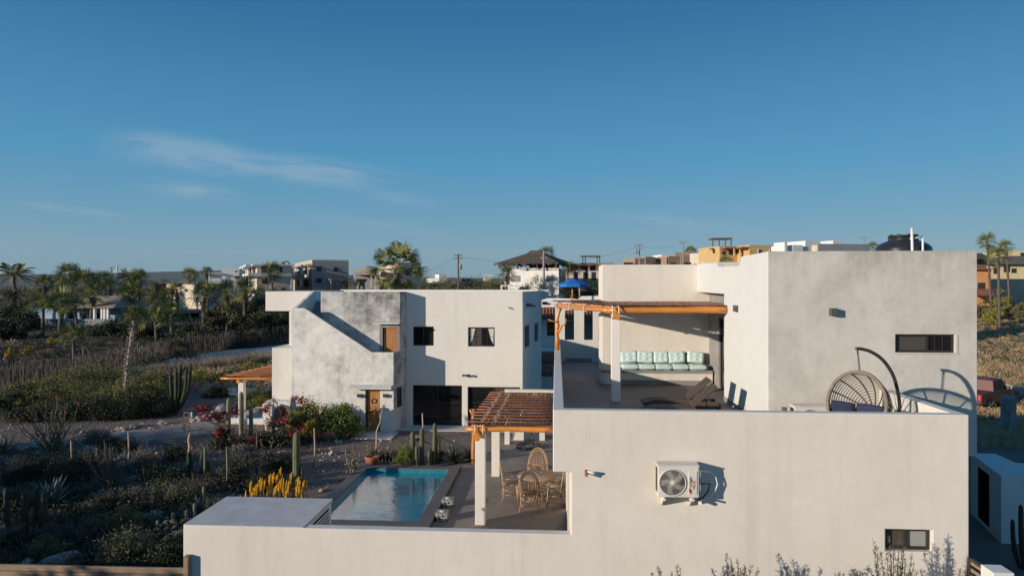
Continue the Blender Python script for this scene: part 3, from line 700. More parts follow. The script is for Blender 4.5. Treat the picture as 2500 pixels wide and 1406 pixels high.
# branch post
b0 = H(1361, 852, 25.1); zb = lambda py: Z(py, 25.1)
br = MB()
pts = [(1360, 853), (1361, 830), (1359, 812), (1362, 795), (1360, 778), (1365, 760), (1370, 752)]
br.tube([H(a, b, 25.1) for a, b in pts], [.09, .085, .075, .075, .065, .06, .06], 10)
br.build('forked_post', M['log_v'], up)
MB().tube([H(a, b, 25.0) for a, b in [(1362, 812), (1369, 803), (1371, 795), (1380, 791), (1382, 778)]], [.05, .04, .035, .035, .03], 8).build('branch', M['log_v'], up)
MB().tube([H(a, b, 25.0) for a, b in [(1359, 786), (1350, 784), (1338, 780)]], [.03, .02, .015], 6).build('branch', M['log_v'], up)
# terrace column
MB().box(xcol - .13, xcol + .13, 20.02, 20.28, FLZ, zu - .25).build('column', M['plaster2'], up, bevel=.012)
# ---------------------------------------------------------------- terrace furniture
def spline(P, n=5):
    out = []
    for i in range(len(P) - 1):
        a, b, c, d = P[max(0, i - 1)], P[i], P[i + 1], P[min(len(P) - 1, i + 2)]
        for k in range(n):
            t = k / n; out.append(.5 * ((2 * b) + (c - a) * t + (2 * a - 5 * b + 4 * c - d) * t * t + (3 * b - a - 3 * c + d) * t ** 3))
    return out + [P[-1]]
def cushion(m, c, ax, ay, az, sx, sy, sz, seed, tuft=0):
    """puffy cushion: superellipsoid slab with optional tufts; ay is the thin axis"""
    n = 14; V = []; Fq = []
    for side in (1, -1):
        for i in range(n + 1):
            for j in range(n + 1):
                u, w = i / n * 2 - 1, j / n * 2 - 1
                e = (1 - abs(u) ** 4) * (1 - abs(w) ** 4); h = .35 * min(1, e * 8) + .65 * math.sqrt(max(0, e))
                if tuft:
                    for tu, tw in ((-.38, .35), (.38, .35), (-.38, -.35), (.38, -.35)): h -= .5 * math.exp(-((u - tu) ** 2 + (w - tw) ** 2) / .03)
                h += .12 * mnoise.noise((u * 1.7 + seed, w * 1.7, side))
                q = 1 - .05 * (abs(u * w)) ** 2 + .03 * mnoise.noise((u + seed, w, 7))
                h = max(.06, h); V.append(Vector(c) + ax * (u * sx / 2 * q) + az * (w * sz / 2 * q) + ay * (side * h * sy / 2))
    k = (n + 1) ** 2
    for s in range(2):
        for i in range(n):
            for j in range(n):
                a = s * k + i * (n + 1) + j; f = (a, a + n + 1, a + n + 2, a + 1); Fq.append(f if s else tuple(reversed(f)))
    m.add(V, Fq, 0, True); 
    # edge band
    ed = [(i, 0) for i in range(n)] + [(n, j) for j in range(n)] + [(i, n) for i in range(n, 0, -1)] + [(0, j) for j in range(n, 0, -1)]
    for q in range(len(ed)):
        a = ed[q][0] * (n + 1) + ed[q][1]; b = ed[(q + 1) % len(ed)][0] * (n + 1) + ed[(q + 1) % len(ed)][1]
        base = len(m.v) - 2 * k; m.f.append((base + a, base + b, base + b + k, base + a + k)); m.m.append(0); m.s.append(True)
    return m
ex, ey, ez = Vector((1, 0, 0)), Vector((0, 1, 0)), Vector((0, 0, 1))
cx0 = [1518, 1558, 1599, 1640, 1682]; cw = 41
cnm = ['leftmost', 'second from the left', 'middle', 'second from the right', 'rightmost']
for i, px in enumerate(cx0):
    xc = X(px + cw / 2, 23.7); 
    t = tag(cushion(MB(), (xc, 23.78, sz + .095), ex, ez, ey, .62, .2, .60, i).build('seat_cushion', M['aqua']), 'flat pale aqua seat cushion on the built-in bench, ' + cnm[i], 'cushion', 'aqua seat cushions on the bench')
    xb = X([1536, 1576, 1615, 1653, 1700][i], 24.0); tl = R([3, -3, 0, 4, -5][i])
    axx = Vector((math.cos(tl), 0, math.sin(tl))); azz = Vector((-math.sin(tl), .30, math.cos(tl))).normalized(); ayy = azz.cross(axx).normalized()
    tag(cushion(MB(), (xb, 24.14, sz + .39), axx, ayy, azz, [.62, .60, .54, .60, .58][i], .17, .42, i + 9, 1).build('back_cushion', M['aqua']), 'tufted pale aqua back cushion leaning on the bench wall, ' + cnm[i], 'cushion', 'aqua back cushions on the bench')
# loungers
def lounger(label, y, xh, zb):
    t = thing('sun_lounger', label, 'sun lounger', (xh, y, zb), 0, 'brown wicker loungers on the terrace')
    w = .58; x0 = xh - 1.28
    def curve(s):   # bed profile from the foot to the hinge
        return Vector((x0 + (xh - x0) * s, 0, .33 - .02 * math.sin(s * 3) - (.10 * max(0, .25 - s) / .25)))
    pts = [curve(i / 12) for i in range(13)]
    bed = MB(); top = [(p.x, p.z) for p in pts]; bot = [(p.x, p.z - .05) for p in reversed(pts)]
    bed.prism([(x, y - w / 2, zb + z) for x, z in top + bot], (0, w, 0)); bed.build('bed', M['wicker'], t)
    a = R(41); L = .82; bk = MB(); nrm = Vector((-math.sin(a), 0, math.cos(a))); dr_ = Vector((math.cos(a), 0, math.sin(a)))
    bk.obox((xh - .06, y, zb + .31), dr_, ey, nrm, 0, L, -w / 2, w / 2, 0, .05); bk.build('backrest', M['wicker'], t, bevel=.01)
    fr = MB()
    for s in (-1, 1):
        fr.box(x0 + .1, xh + .78, y + s * w / 2 - .02, y + s * w / 2 + .02, zb + .19, zb + .27)
    fr.box(xh + .74, xh + .78, y - w / 2, y + w / 2, zb + .19, zb + .26); fr.build('side_rails', M['wicker'], t)
    ap = MB()
    for s in (-1, 1): ap.prism([(x, y + s * (w / 2 - .015), zb + z) for x, z in [(p.x, p.z - .05) for p in pts] + [(xh, .19), (x0 + .15, .19), (x0, .16)]], (0, .02 * s, 0))
    ap.build('apron', M['wicker'], t)
    for dx in (.12, xh + .70 - x0):
        for s in (-1, 1): MB().tube([(x0 + dx, y + s * (w / 2 - .03), zb), (x0 + dx, y + s * (w / 2 - .03), zb + .22)], .02, 8).build('leg', M['wicker'], t)
    sp = MB().tube([(xh + .4, y - w / 2 + .05, zb + .25), (xh + .32, y - w / 2 + .05, zb + .62)], .012, 6).tube([(xh + .4, y + w / 2 - .05, zb + .25), (xh + .32, y + w / 2 - .05, zb + .62)], .012, 6)
    sp.build('backrest_prop', M['steel'], t); return t
pa, pb = H(1682, 960, 18.9), H(1694, 975, 17.7)
lounger('brown wicker sun lounger with raised back, the one farther from the parapet', 18.9, pa.x, FLZ)
lounger('brown wicker sun lounger with raised back, the one nearer the parapet', 17.75, pb.x, FLZ)
# hanging swing chair
M['hoop'] = mk('hoop_cane', (.16, .115, .085), (.09, .065, .05), 12, .7)
SV = 14.5
sc_ = H(2090, 986, SV); hook = H(2093, 851, SV)
sw = thing('hanging_egg_chair', 'round wicker hanging chair with navy cushions on a curved steel stand', 'swing chair', (sc_.x, SV, FLZ))
nd = Vector((-.80, -.58, .20)).normalized()           # opening faces the camera and left
ax_ = nd.cross(ez).normalized() * -1; az_ = ax_.cross(nd).normalized()
if az_.z < 0: az_ = -az_
rx, rz_, dp = .63, .67, .70
def bowl(a, q):   # a: angle round the opening, q: 0 rim .. 1 apex
    th = q * math.pi / 2; rad = math.cos(th) ** .8
    return Vector(sc_) + ax_ * (rx * rad * math.cos(a)) + az_ * (rz_ * rad * math.sin(a) - .12 * q) - nd * (dp * math.sin(th))
m = MB(); m.tube([bowl(2 * math.pi * i / 48, 0) for i in range(49)], .038, 8, caps=False); m.build('rim', M['rattan_dark'], sw)
m = MB()
for k in range(14):
    a = 2 * math.pi * (k + .3) / 14; m.tube([bowl(a, q / 10) for q in range(11)], .015, 5)
m.build('ribs', M['ribs'], sw)
m = MB()
for q in range(1, 17): m.tube([bowl(2 * math.pi * i / 40, q / 17.5) for i in range(41)], .0085, 4, caps=False)
m.tube([bowl(2 * math.pi * i / 24, .95) for i in range(25)], .02, 6, caps=False)
m.build('wicker_hoops', M['hoop'], sw)
ctr = Vector(sc_) - nd * .22
cu = MB(); cushion(cu, ctr + ax_ * .12 + az_ * -.20 - nd * .16, ax_, nd, az_, .62, .22, .50, 3); cu.build('back_cushion', M['navy'], sw)
cu = MB(); cushion(cu, ctr - ax_ * .42 + az_ * -.20 - nd * .02, (ax_ * .8 + nd * -.5).normalized(), nd, az_, .48, .18, .44, 5); cu.build('side_cushion', M['navy'], sw)
cu = MB(); cushion(cu, ctr + az_ * -.50 + nd * .05, ax_, az_, nd, .95, .2, .7, 8); cu.build('seat_cushion', M['navy'], sw)
cu = MB(); cushion(cu, ctr + ax_ * .22 + az_ * -.36 + nd * .08, ax_, nd, az_, .26, .14, .22, 11); cu.build('small_pillow', M['navy'], sw)
topr = bowl(math.pi / 2, 0) + Vector((0, 0, .03))
st = MB(); arc = [(2093, 851), (2105, 852), (2125, 858), (2148, 872), (2167, 893), (2182, 920), (2191, 952), (2196, 985), (2194, 1010), (2186, 1040), (2172, 1066)]
def pathH(l, va, vb): return [H(a, b, va + (vb - va) * (i / (len(l) - 1)) ** 1.5) for i, (a, b) in enumerate(l)]
ap_ = pathH(arc, SV, SV + .25); ap_.append(Vector((ap_[-1].x - .1, ap_[-1].y, FLZ + .05)))
ap_ = spline(ap_); st.tube(ap_, [.03] * 3 + [.036] * (len(ap_) - 3), 10); st.lathe([(0, -.03), (.04, -.03), (.04, .03), (0, .03)], hook, 10); st.build('curved_arm', M['steel'], sw)
MB().ring((sc_.x + .12, SV + .1, FLZ + .03), ex, ey, .52, .03, 32, 8).tube([(sc_.x - .4, SV + .1, FLZ + .03), (ap_[-1].x, ap_[-1].y, FLZ + .04)], .03, 8).build('base_ring', M['steel'], sw)
ch = MB(); n = 17; a_, b_ = Vector(hook), topr
for k in range(n):
    p = a_.lerp(b_, (k + .5) / n); u = ex if k % 2 else ey
    if 1 <= k <= 3: continue
    ch.ring(p, u, ez, .02, .005, 8, 4)
ch.tube([a_.lerp(b_, .09), a_.lerp(b_, .23)], .018, 8); ch.build('chain', M['steel'], sw)
# ground level swing stand seen at the back of the patio
ps = H(1290, 1077, 27.6); ps.z = PZ
s2_ = thing('swing_chair_stand', 'black ring base of another hanging chair at the far end of the patio', 'stand', ps)
MB().ring(ps + Vector((0, 0, .05)), ex, ey, .50, .035, 32, 8).build('base_ring', M['steel'], s2_)
MB().tube([ps + Vector((.0, .3, .05)), ps + Vector((.10, .25, .45)), ps + Vector((.2, .2, .05))], .03, 8).build('bracket', M['steel'], s2_)
P_ = [ps + Vector((.10 + .02 * k, .25 + .02 * k, .45)) for k in range(1)] + [ps + Vector(q) for q in ((.2, .3, 1.0), (.15, .35, 1.5), (-.05, .3, 1.86), (-.3, .2, 1.98))]
MB().tube(P_, .03, 8).build('curved_arm', M['steel'], s2_)
# ---------------------------------------------------------------- air conditioners
def aircon(label, x0, x1, z0, z1, yf, dep, marks=True):
    t = thing('air_conditioner', label, 'air conditioner', ((x0 + x1) / 2, yf + dep, z0))
    w, h = x1 - x0, z1 - z0
    MB().box(x0, x1, yf, yf + dep, z0, z1 - .02).build('casing', M['white_metal'], t, bevel=.015)
    MB().box(x0 - .008, x1 + .008, yf - .008, yf + dep + .01, z1 - .02, z1 + .004).build('top_cover', M['white_metal'], t, bevel=.006)
    c = Vector((x0 + w * .355, yf, z0 + h * .47)); r = h * .405
    MB().lathe([(0, 0), (r, 0)], (0, 0, 0), 40).build('tmp', None) if False else None
    m = MB(); m.prism([(c.x + r * math.cos(a), yf - .002, c.z + r * math.sin(a)) for a in [2 * math.pi * i / 40 for i in range(40)]], (0, -.003, 0)); m.build('fan_recess', M['frame'], t)
    m = MB()
    for i in range(5):
        a0 = 2 * math.pi * i / 5; bl = []
        for k in range(7): q = k / 6; a = a0 + .5 * q; bl.append((c.x + r * (.2 + .72 * q) * math.cos(a), c.z + r * (.2 + .72 * q) * math.sin(a)))
        for k in range(6, -1, -1): q = k / 6; a = a0 + .75 + .25 * q; bl.append((c.x + r * (.2 + .72 * q) * math.cos(a), c.z + r * (.2 + .72 * q) * math.sin(a)))
        m.prism([(x, yf - .0065, z) for x, z in bl], (0, -.003, 0))
    m.build('fan_blades', M['conc_gray'], t)
    m = MB(); m.ring(c + Vector((0, -.012, 0)), ex, ez, r * 1.02, .011, 40, 6)
    for i in range(44):
        a0 = 2 * math.pi * i / 44; P = []
        for k in range(7):
            q = k / 6; a = a0 + .55 * math.sin(q * 2.6) + .1 * q; P.append(c + Vector((math.cos(a), 0, math.sin(a))) * (r * (.16 + .84 * q)) + Vector((0, -.016, 0)))
        m.tube(P, .0026, 3, caps=False)
    m.build('fan_grille', M['white_metal'], t)
    m = MB(); m.prism([(c.x + r * .17 * math.cos(a), yf - .012, c.z + r * .17 * math.sin(a)) for a in [2 * math.pi * i / 20 for i in range(20)]], (0, -.012, 0)); m.build('fan_hub', M['white_metal'], t)
    px0, px1, pz0, pz1 = x0 + w * .735, x0 + w * .95, z0 + h * .10, z0 + h * .84
    MB().box(px0, px1, yf - .012, yf + .002, pz0, pz1).build('side_panel', M['white_metal'], t, bevel=.01)
    m = MB()
    for k in range(16): m.box(x0 - .004, x0 + .002, yf + .04 + k * (dep - .08) / 16, yf + .05 + k * (dep - .08) / 16, z0 + h * .12, z0 + h * .9)
    m.build('coil_slots', M['frame'], t)
    if marks:
        def txt(s, size, x, z, mat, shear=0, name='lettering', ext=.001):
            cu = bpy.data.curves.new('t', 'FONT'); cu.body = s; cu.size = size; cu.extrude = ext; cu.shear = shear; cu.offset = size * .012
            o = bpy.data.objects.new('t', cu); C.objects.link(o); bpy.context.view_layer.update()
            me = bpy.data.meshes.new_from_object(o); bpy.data.objects.remove(o)
            me.transform(Matrix.Translation(Vector((x, yf - .0145, z))) @ Matrix.Rotation(R(90), 4, 'X') @ Matrix.Rotation(R(90), 4, 'Z'))
            me.transform(Matrix.Translation(-root_off(t))); me.materials.clear(); return link(name, me, mat, t)
        M['mark_red'] = mk('red_mark', (.55, .02, .03), None, rough=.5); M['mark_gray'] = mk('dark_mark', (.06, .055, .055), None, rough=.5)
        m = MB()
        for k in range(3):
            zz = pz0 + .035 + k * .028; xx = px0 + .062
            m.prism([(xx - .05, yf - .0145, zz + .012), (xx, yf - .0145, zz - .022), (xx, yf - .0145, zz + .002), (xx - .05, yf - .0145, zz + .038)], (0, -.002, 0))
        m.build('emblem', M['mark_red'], t)
        txt('mirage', .072, px0 + .062, pz0 + .13, M['mark_gray'], .4)
        txt('NE', .062, px0 + .125, pz0 + .11, M['mark_gray']); txt('X', .095, px0 + .133, pz0 + .20, M['mark_red'])
    return t
q0, q1 = H(1606, 1213, 12.84), H(1707, 1137, 12.84)
ac = aircon('white air conditioner condenser bracketed to the front wall, with side lettering', q0.x, q1.x, q0.z, q1.z, 12.84, .30)
for x in (q0.x + .12, q1.x - .12):
    m = MB(); m.box(x - .015, x + .015, 12.75, 13.19, q0.z - .04, q0.z - .004).prism([(x - .012, 12.85, q0.z - .04), (x - .012, 13.19, q0.z - .04), (x - .012, 13.19, q0.z - .25), (x - .012, 13.16, q0.z - .25)], (.024, 0, 0))
    m.build('wall_bracket', M['white_metal'], ac)
xr = q1.x; rr2 = lambda a, b, y=13.08: H(a, b, y)
MB().tube([(xr - .02, 12.9, q0.z + .45), (xr + .08, 12.95, q0.z + .47), rr2(1735, 1152), rr2(1748, 1165), rr2(1752, 1182), rr2(1745, 1200), rr2(1733, 1212), rr2(1718, 1222)], .013, 8).build('refrigerant_line', M['white_pipe'], ac)
MB().tube([(xr - .02, 12.95, q0.z + .2), (xr + .10, 13.0, q0.z + .22), rr2(1733, 1180), rr2(1728, 1200), rr2(1715, 1215), rr2(1703, 1219)], .014, 8).build('power_cable', M['steel'], ac)
p = rr2(1707, 1224, 13.05); MB().tube([(p.x + .06, 13.18, p.z + .01), (p.x, 12.98, p.z - .01)], .034, 10).build('wall_sleeve', M['white_pipe'], ac)
for dz in (.12, .38): MB().box(xr + .001, xr + .035, 12.86, 13.0, q0.z + dz, q0.z + dz + .13).build('service_valve_cover', M['white_metal'], ac, bevel=.01)
q0, q1 = H(1940, 1040, 15.45), H(2042, 992, 15.45)
aircon('white air conditioner condenser standing on the roof terrace behind the parapet', q0.x, q1.x, q1.z - .62, q1.z, 15.45, .33, False)
# ---------------------------------------------------------------- roof tank and pipes
tk = H(2205, 600, 18.6); zt0 = 6.9
t = thing('water_tank', 'black ribbed plastic water tank on the villa roof', 'water tank', (tk.x, 18.6, zt0))
zz = lambda py: Z(py, 18.6, 2205) - zt0
MB().lathe([(0, 0), (.66, 0), (.67, .05), (.67, zz(608)), (.655, zz(605)), (.62, zz(601)), (.60, zz(599)), (.50, zz(593)), (.36, zz(588)), (.355, zz(585))], (tk.x, 18.6, zt0), 40).build('tank_body', M['tank'], t)
MB().lathe([(.355, zz(585)), (.355, zz(579)), (.37, zz(578.5)), (.37, zz(576.5)), (.33, zz(575)), (.1, zz(574)), (0, zz(574))], (tk.x, 18.6, zt0), 32).build('lid', M['tank'], t)
m = MB()
for k in range(8): a = k * math.pi / 4; m.box(tk.x + .3 * math.cos(a) - .03, tk.x + .3 * math.cos(a) + .03, 18.6 + .3 * math.sin(a) - .03, 18.6 + .3 * math.sin(a) + .03, zt0 + zz(575.5), zt0 + zz(573))
m.build('lid_lugs', M['tank'], t)
a_, b_ = H(2229, 640, 17.7), H(2226, 557, 17.7); c_, d_ = H(2253, 640, 17.8), H(2253, 578, 17.8)
a_.z = 6.9; c_.z = 6.9
vp = thing('vent_pipes', 'white plastic pipes standing beside the black tank, one taller', 'pipes', a_)
MB().tube([a_, b_], .032, 10).build('tall_pipe', M['white_pipe'], vp)
MB().tube([c_, d_], .026, 10).build('short_pipe', M['white_pipe'], vp)
MB().tube([d_, H(2240, 580, 17.75), H(2222, 583, 17.75)], .022, 8).build('cross_pipe', M['white_pipe'], vp)
# ---------------------------------------------------------------- house with the concrete stair tower
h2 = thing('concrete_stair_house', 'two storey white house with stained concrete stair tower and wooden doors', 'house', (-6, 31, 0))
V0, V1, V2 = 30.0, 30.70, 31.4; SK = .178
zR = Z(712, V2, 1150); zL = Z(860, V0, 930)
xT0, xT1 = X(711, V0), X(961, V0)
xt = .15
dA = px_rect(892, 950, 928, 1059, V0); dA = (dA[0], dA[1], PZ, dA[3])
zs = Z(943, V0, 900)
MB().wall(xT0, xT1, 0, zs, V0, V0 + xt, [dA]).build('tower_front_lower', M['tower'], h2, merge=True, bevel=.012)
pp = [H(a, b, V0) for a, b in [(711, 752), (743, 752), (908, 861)]]
pts = [(xT0, V0, zs), (xT1, V0, zs), (xT1, V0, zL), (pp[2].x, V0, zL), (pp[1].x, V0, pp[1].z), (xT0, V0, pp[0].z)]
MB().prism(pts, (0, xt, 0)).build('stair_balustrade', M['tower'], h2, bevel=.012)
zb1 = 3.3
dB = px_rect(934, 799, 970, 862, V1); dB = (dB[0], dB[1], zb1, dB[3])
xW0, xW1 = X(783, V1), X(977, V1)
MB().wall(xW0, xW1, zb1 - .3, zR, V1, V1 + .15, [dB]).build('tower_back_wall', M['tower_dark'], h2, merge=True, bevel=.012)
# right side of the tower (faces the camera obliquely)
sw_ = (30.38, 30.98, Z(993, 30.7, 975), Z(944, 30.7, 975))
m = MB(); m.wall(V0 + xt + .002, V2 - .002, 0, zL, 0, .15, [sw_])
m.v = [(xT1 - y + SK * (x - V0), x, z) for x, y, z in m.v]; m.f = [tuple(reversed(q)) for q in m.f]; m.build('tower_side_lower', M['tower_dark'], h2, merge=True)
def skew(m): m.v = [(x + SK * (y - V0), y, z) for x, y, z in m.v]; return m
skew(MB().box(xT1 - .145, xT1 + .02, sw_[0] - .06, sw_[1] + .06, sw_[2] - .07, sw_[2] - .001)).build('window_sill', M['conc_top'], h2)
fo = skew(MB().box(xT1 - .09, xT1 - .05, sw_[0], sw_[1], sw_[2], sw_[2] + .05).box(xT1 - .09, xT1 - .05, sw_[0], sw_[1], sw_[3] - .05, sw_[3]).box(xT1 - .09, xT1 - .05, sw_[0], sw_[0] + .05, sw_[2] + .05, sw_[3] - .05).box(xT1 - .09, xT1 - .05, sw_[1] - .05, sw_[1], sw_[2] + .05, sw_[3] - .05)).build('window', M['frame'], h2)
skew(MB().box(xT1 - .08, xT1 - .065, sw_[0] + .05, sw_[1] - .05, sw_[2] + .05, sw_[3] - .05)).build('pane', M['glass'], fo)
skew(MB().box(xT1 - .148, xT1 + .002, V1 + .152, V2 - .002, zL + .002, zR - .002)).build('tower_side_upper', M['tower_dark'], h2)
xs0 = xT0
skew(MB().prism([(xs0, V0 + xt + .002, 2), (xs0, V2 + .3, 2), (xs0, V2 + .3, Z(711.5, V2 + .3, 760)), (xs0, V0 + xt + .002, pp[0].z)], (xt, 0, 0))).build('tower_left_parapet', M['tower'], h2, bevel=.01)
# stairs: flight one climbs to the left behind the balustrade, flight two goes back
m = MB(); nst = 9; xa, xb_ = pp[2].x - .1, pp[1].x - .1; za, zb_ = zb1, zb1 + 9 * .17
for k in range(nst): m.box(xb_ + (xa - xb_) * (nst - 1 - k) / nst, xb_ + (xa - xb_) * (nst - k) / nst, V0 + xt + .002, V1 - .002, 2.6, za + (k + 1) * .17)
m.build('stair_flight', M['conc_gray'], h2)
m = MB(); m.box(xs0 + xt + .002, xb_, V0 + xt + .002, V1 + .1, 2.6, zb_)
for k in range(6): m.box(xs0 + xt + .002, xW0 - .02, V1 + .1 + k * .25, V1 + .1 + (k + 1) * .25, 2.6, zb_ + (k + 1) * .17)
m.build('upper_stair_flight', M['conc_gray'], h2)
MB().box(xa, xT1 - .152, V0 + xt + .002, V1 - .002, 2.9, zb1).build('door_landing', M['conc_gray'], h2)
door_planks(h2, dA[0] + .07, dA[1], dA[2], dA[3], V0 + .1, label='tall ground floor plank door with ring knocker')
door_planks(h2, dB[0] + .03, dB[1] - .02, dB[2], dB[3], V1 + .09, ring=False, label='upper plank door at the foot of the roof stair')
MB().box(dA[0], dA[0] + .068, V0 + .02, V0 + .14, dA[2], dA[3]).box(dB[0], dB[0] + .03, V1 + .02, V1 + .14, dB[2], dB[3]).box(dB[1] - .02, dB[1], V1 + .02, V1 + .14, dB[2], dB[3]).build('door_jamb', M['frame'], h2)
c0, c1 = H(857, 938, V0), H(959, 944, V0)
MB().prism([(c0.x, V0 - .002, c0.z), (c1.x, V0 - .002, c0.z), (c1.x, V0 - .32, c0.z - .08), (c0.x - .0, V0 - .32, c0.z - .08), ], (0, 0, -.09)).build('door_canopy', M['conc_top'], h2, bevel=.006)
c0, c1 = H(915, 784, V1), H(978, 791, V1)
MB().prism([(c0.x, V1 - .002, c0.z), (c1.x, V1 - .002, c0.z), (c1.x, V1 - .28, c0.z - .05), (c0.x, V1 - .28, c0.z - .05)], (0, 0, -.07)).build('door_canopy', M['conc_top'], h2, bevel=.006)
MB().box(dB[0] - .14, dB[0], V1 - .012, V1 - .002, zb1, dB[3] + .12).box(dB[1], dB[1] + .1, V1 - .012, V1 - .002, zb1, dB[3] + .12).build('door_surround', M['conc_gray'], h2)
for a, l in ((879, 'dark box lamp left of the tall wooden door'), (942, 'dark box lamp right of the tall wooden door')):
    p = H(a, 965, V0); tag(MB().box(p.x - .11, p.x + .11, V0 - .12, V0 - .001, p.z - .07, p.z + .07).build('wall_lamp', M['steel'], None, bevel=.01), l, 'wall lamp', 'box lamps beside the tall door')
# white body with skewed right side
xM0, xM1 = xT1 + SK * 1.4 + .002, X(1276, V2)
wA = px_rect(1008, 797, 1059, 844, V2); wB = px_rect(1143, 799, 1208, 846, V2)
gA = px_rect(1007, 940, 1128, 1037, V2); gB = px_rect(1142, 944, 1270, 1037, V2)
gA = (gA[0], gA[1], .03, gA[3]); gB = (gB[0], gB[1], .03, gB[3])
MB().wall(xM0, xM1, 0, zR, V2, V2 + .25, [wA, wB, gA, gB]).build('front_wall', M['plaster2'], h2, merge=True, bevel=.015)
pR = H(1322, 712, 36.0)
pl_ = [(xM1, V2 + .002), (pR.x, 36.0), (pR.x * 41 / 36 - .08, 41), (X(703, V2 + .3), 41), (X(703, V2 + .3), V2 + .8), (xM0, V2 + .8), (xM0, V2 + .252), (xM1 - .2, V2 + .252)]
MB().prism([(x, y, 0) for x, y in pl_], (0, 0, zR - .5)).build('house_body', M['plaster2'], h2)
# parapet ring
m = MB()
def wall_seg(m, a, b, z0, z1, th):
    a, b = Vector((*a, 0)), Vector((*b, 0)); d = (b - a).normalized(); n_ = Vector((-d.y, d.x, 0))
    return m.prism([(a.x, a.y, z0), (b.x, b.y, z0), (b.x + n_.x * th, b.y + n_.y * th, z0), (a.x + n_.x * th, a.y + n_.y * th, z0)], (0, 0, z1 - z0))
wall_seg(m, (xM1, V2 + .252), (pR.x, 36), zR - .5, zR - .004, .2); wall_seg(m, (pR.x, 36), (pR.x * 41 / 36 - .08, 41), zR - .5, zR - .004, .2); wall_seg(m, (pR.x + .3, 41), (X(703, 32.7), 41), zR - .5, zR, .2)
m.build('parapet', M['plaster2'], h2)
dsk = (Vector((pR.x, 36, 0)) - Vector((xM1, V2, 0))).normalized(); nsk = Vector((dsk.y, -dsk.x, 0))
def side_rect(a, b, c, d):
    out = []
    for px, py in ((a, b), (c, d)):
        rd = Vector(((-sT + (px - 1250) / F * cT), (cT + (px - 1250) / F * sT), 0)); P0 = Vector((xM1, V2, 0))
        den = rd.x * dsk.y - rd.y * dsk.x; tt = (P0.x * dsk.y - P0.y * dsk.x) / den; s = (Vector((rd.x * tt, rd.y * tt, 0)) - P0).dot(dsk); out += [s, CZ - tt * (py - HY) / F]
    return out
for a, b, c, d in ((1281, 796, 1291, 844), (1305, 790, 1313, 830)):
    s0, z1_, s1_, z0_ = side_rect(a, b, c, d)
    w = MB().obox((xM1, V2, 0), dsk, nsk, ez, s0, s1_, .003, .02, z0_, z1_).build('window', M['frame'], h2)
    MB().obox((xM1, V2, 0), dsk, nsk, ez, s0 + .06, s1_ - .06, .02, .03, z0_ + .06, z1_ - .06).build('pane', M['glass'], w)
mu = ((.73, .745, 0, 1), (.5, 1, .49, .51))
window(h2, *wA, V2, .08, .05, ((0, .5, 'glass'), (.5, 1, 'glass')), mu)
wb = window(h2, *wB, V2, .08, .05, ((0, .5, 'glass_shade'), (.5, 1, 'glass')), ((.75, .76, 0, 1), (.24, .25, 0, 1), (0, 1, .49, .51)))
for a, s in ((wB[0] + .06, 1), (wB[1] - .06, -1)):
    MB().prism([(a, V2 + .10, wB[3] - .06), (a + s * .26, V2 + .10, wB[3] - .06), (a + s * .14, V2 + .10, wB[2] + .35), (a + s * .02, V2 + .10, wB[2] + .1)], (0, .004, 0)).build('curtain', M['curtain'], wb)
for gx, nm in ((gA, 'a'), (gB, 'b')):
    f = MB(); f.box(gx[0], gx[1], V2 + .12, V2 + .2, gx[3] - .05, gx[3]).box(gx[0], gx[0] + .05, V2 + .12, V2 + .2, .03, gx[3] - .05).box(gx[1] - .05, gx[1], V2 + .12, V2 + .2, .03, gx[3] - .05)
    xm = (gx[0] + gx[1]) / 2; f.box(xm - .03, xm + .03, V2 + .13, V2 + .19, .03, gx[3] - .05).box(gx[0] + .05, gx[1] - .05, V2 + .14, V2 + .17, 1.1, 1.13)
    d_o = f.build('sliding_door', M['frame'], h2)
    MB().box(gx[0] + .05, xm - .03, V2 + .15, V2 + .16, .03, gx[3] - .05).build('pane', M['glass'], d_o); MB().box(xm + .03, gx[1] - .05, V2 + .152, V2 + .162, .03, gx[3] - .05).build('pane', M['glass_shade' if nm == 'b' else 'glass'], d_o)
# left wings of that house
MB().box(X(648, V2 + .35), X(766, V2 + .35), V2 + .35, V2 + 5, Z(760, V2, 650), zR).build('cantilevered_room', M['plaster2'], h2, bevel=.015)
MB().box(X(705, V2 + .35), xT0 + 2.2, V2 + .402, V2 + .78, 0, Z(760, V2, 650) - .004).build('left_wall', M['plaster2'], h2)
MB().box(X(664, 30.6), xT0 + .0, 30.6, 33.5, 0, Z(849, 30.6, 680)).build('lower_left_room', M['plaster2'], h2, bevel=.015)
MB().box(X(645, 30.0), xT0 - .003, 30.05, 30.58, 0, Z(980, 30, 680)).build('base_wall', M['plaster2'], h2, bevel=.02)
MB().box(X(664, 33.4), xT0, 33.5, 40.9, 0, 2.6).build('left_room_rear', M['plaster2'], h2)
MB().box(X(840, 35), X(860, 35), 34.9, 35.5, zR - .5, zR - .01).build('roof_kerb', M['plaster2'], h2) if False else None
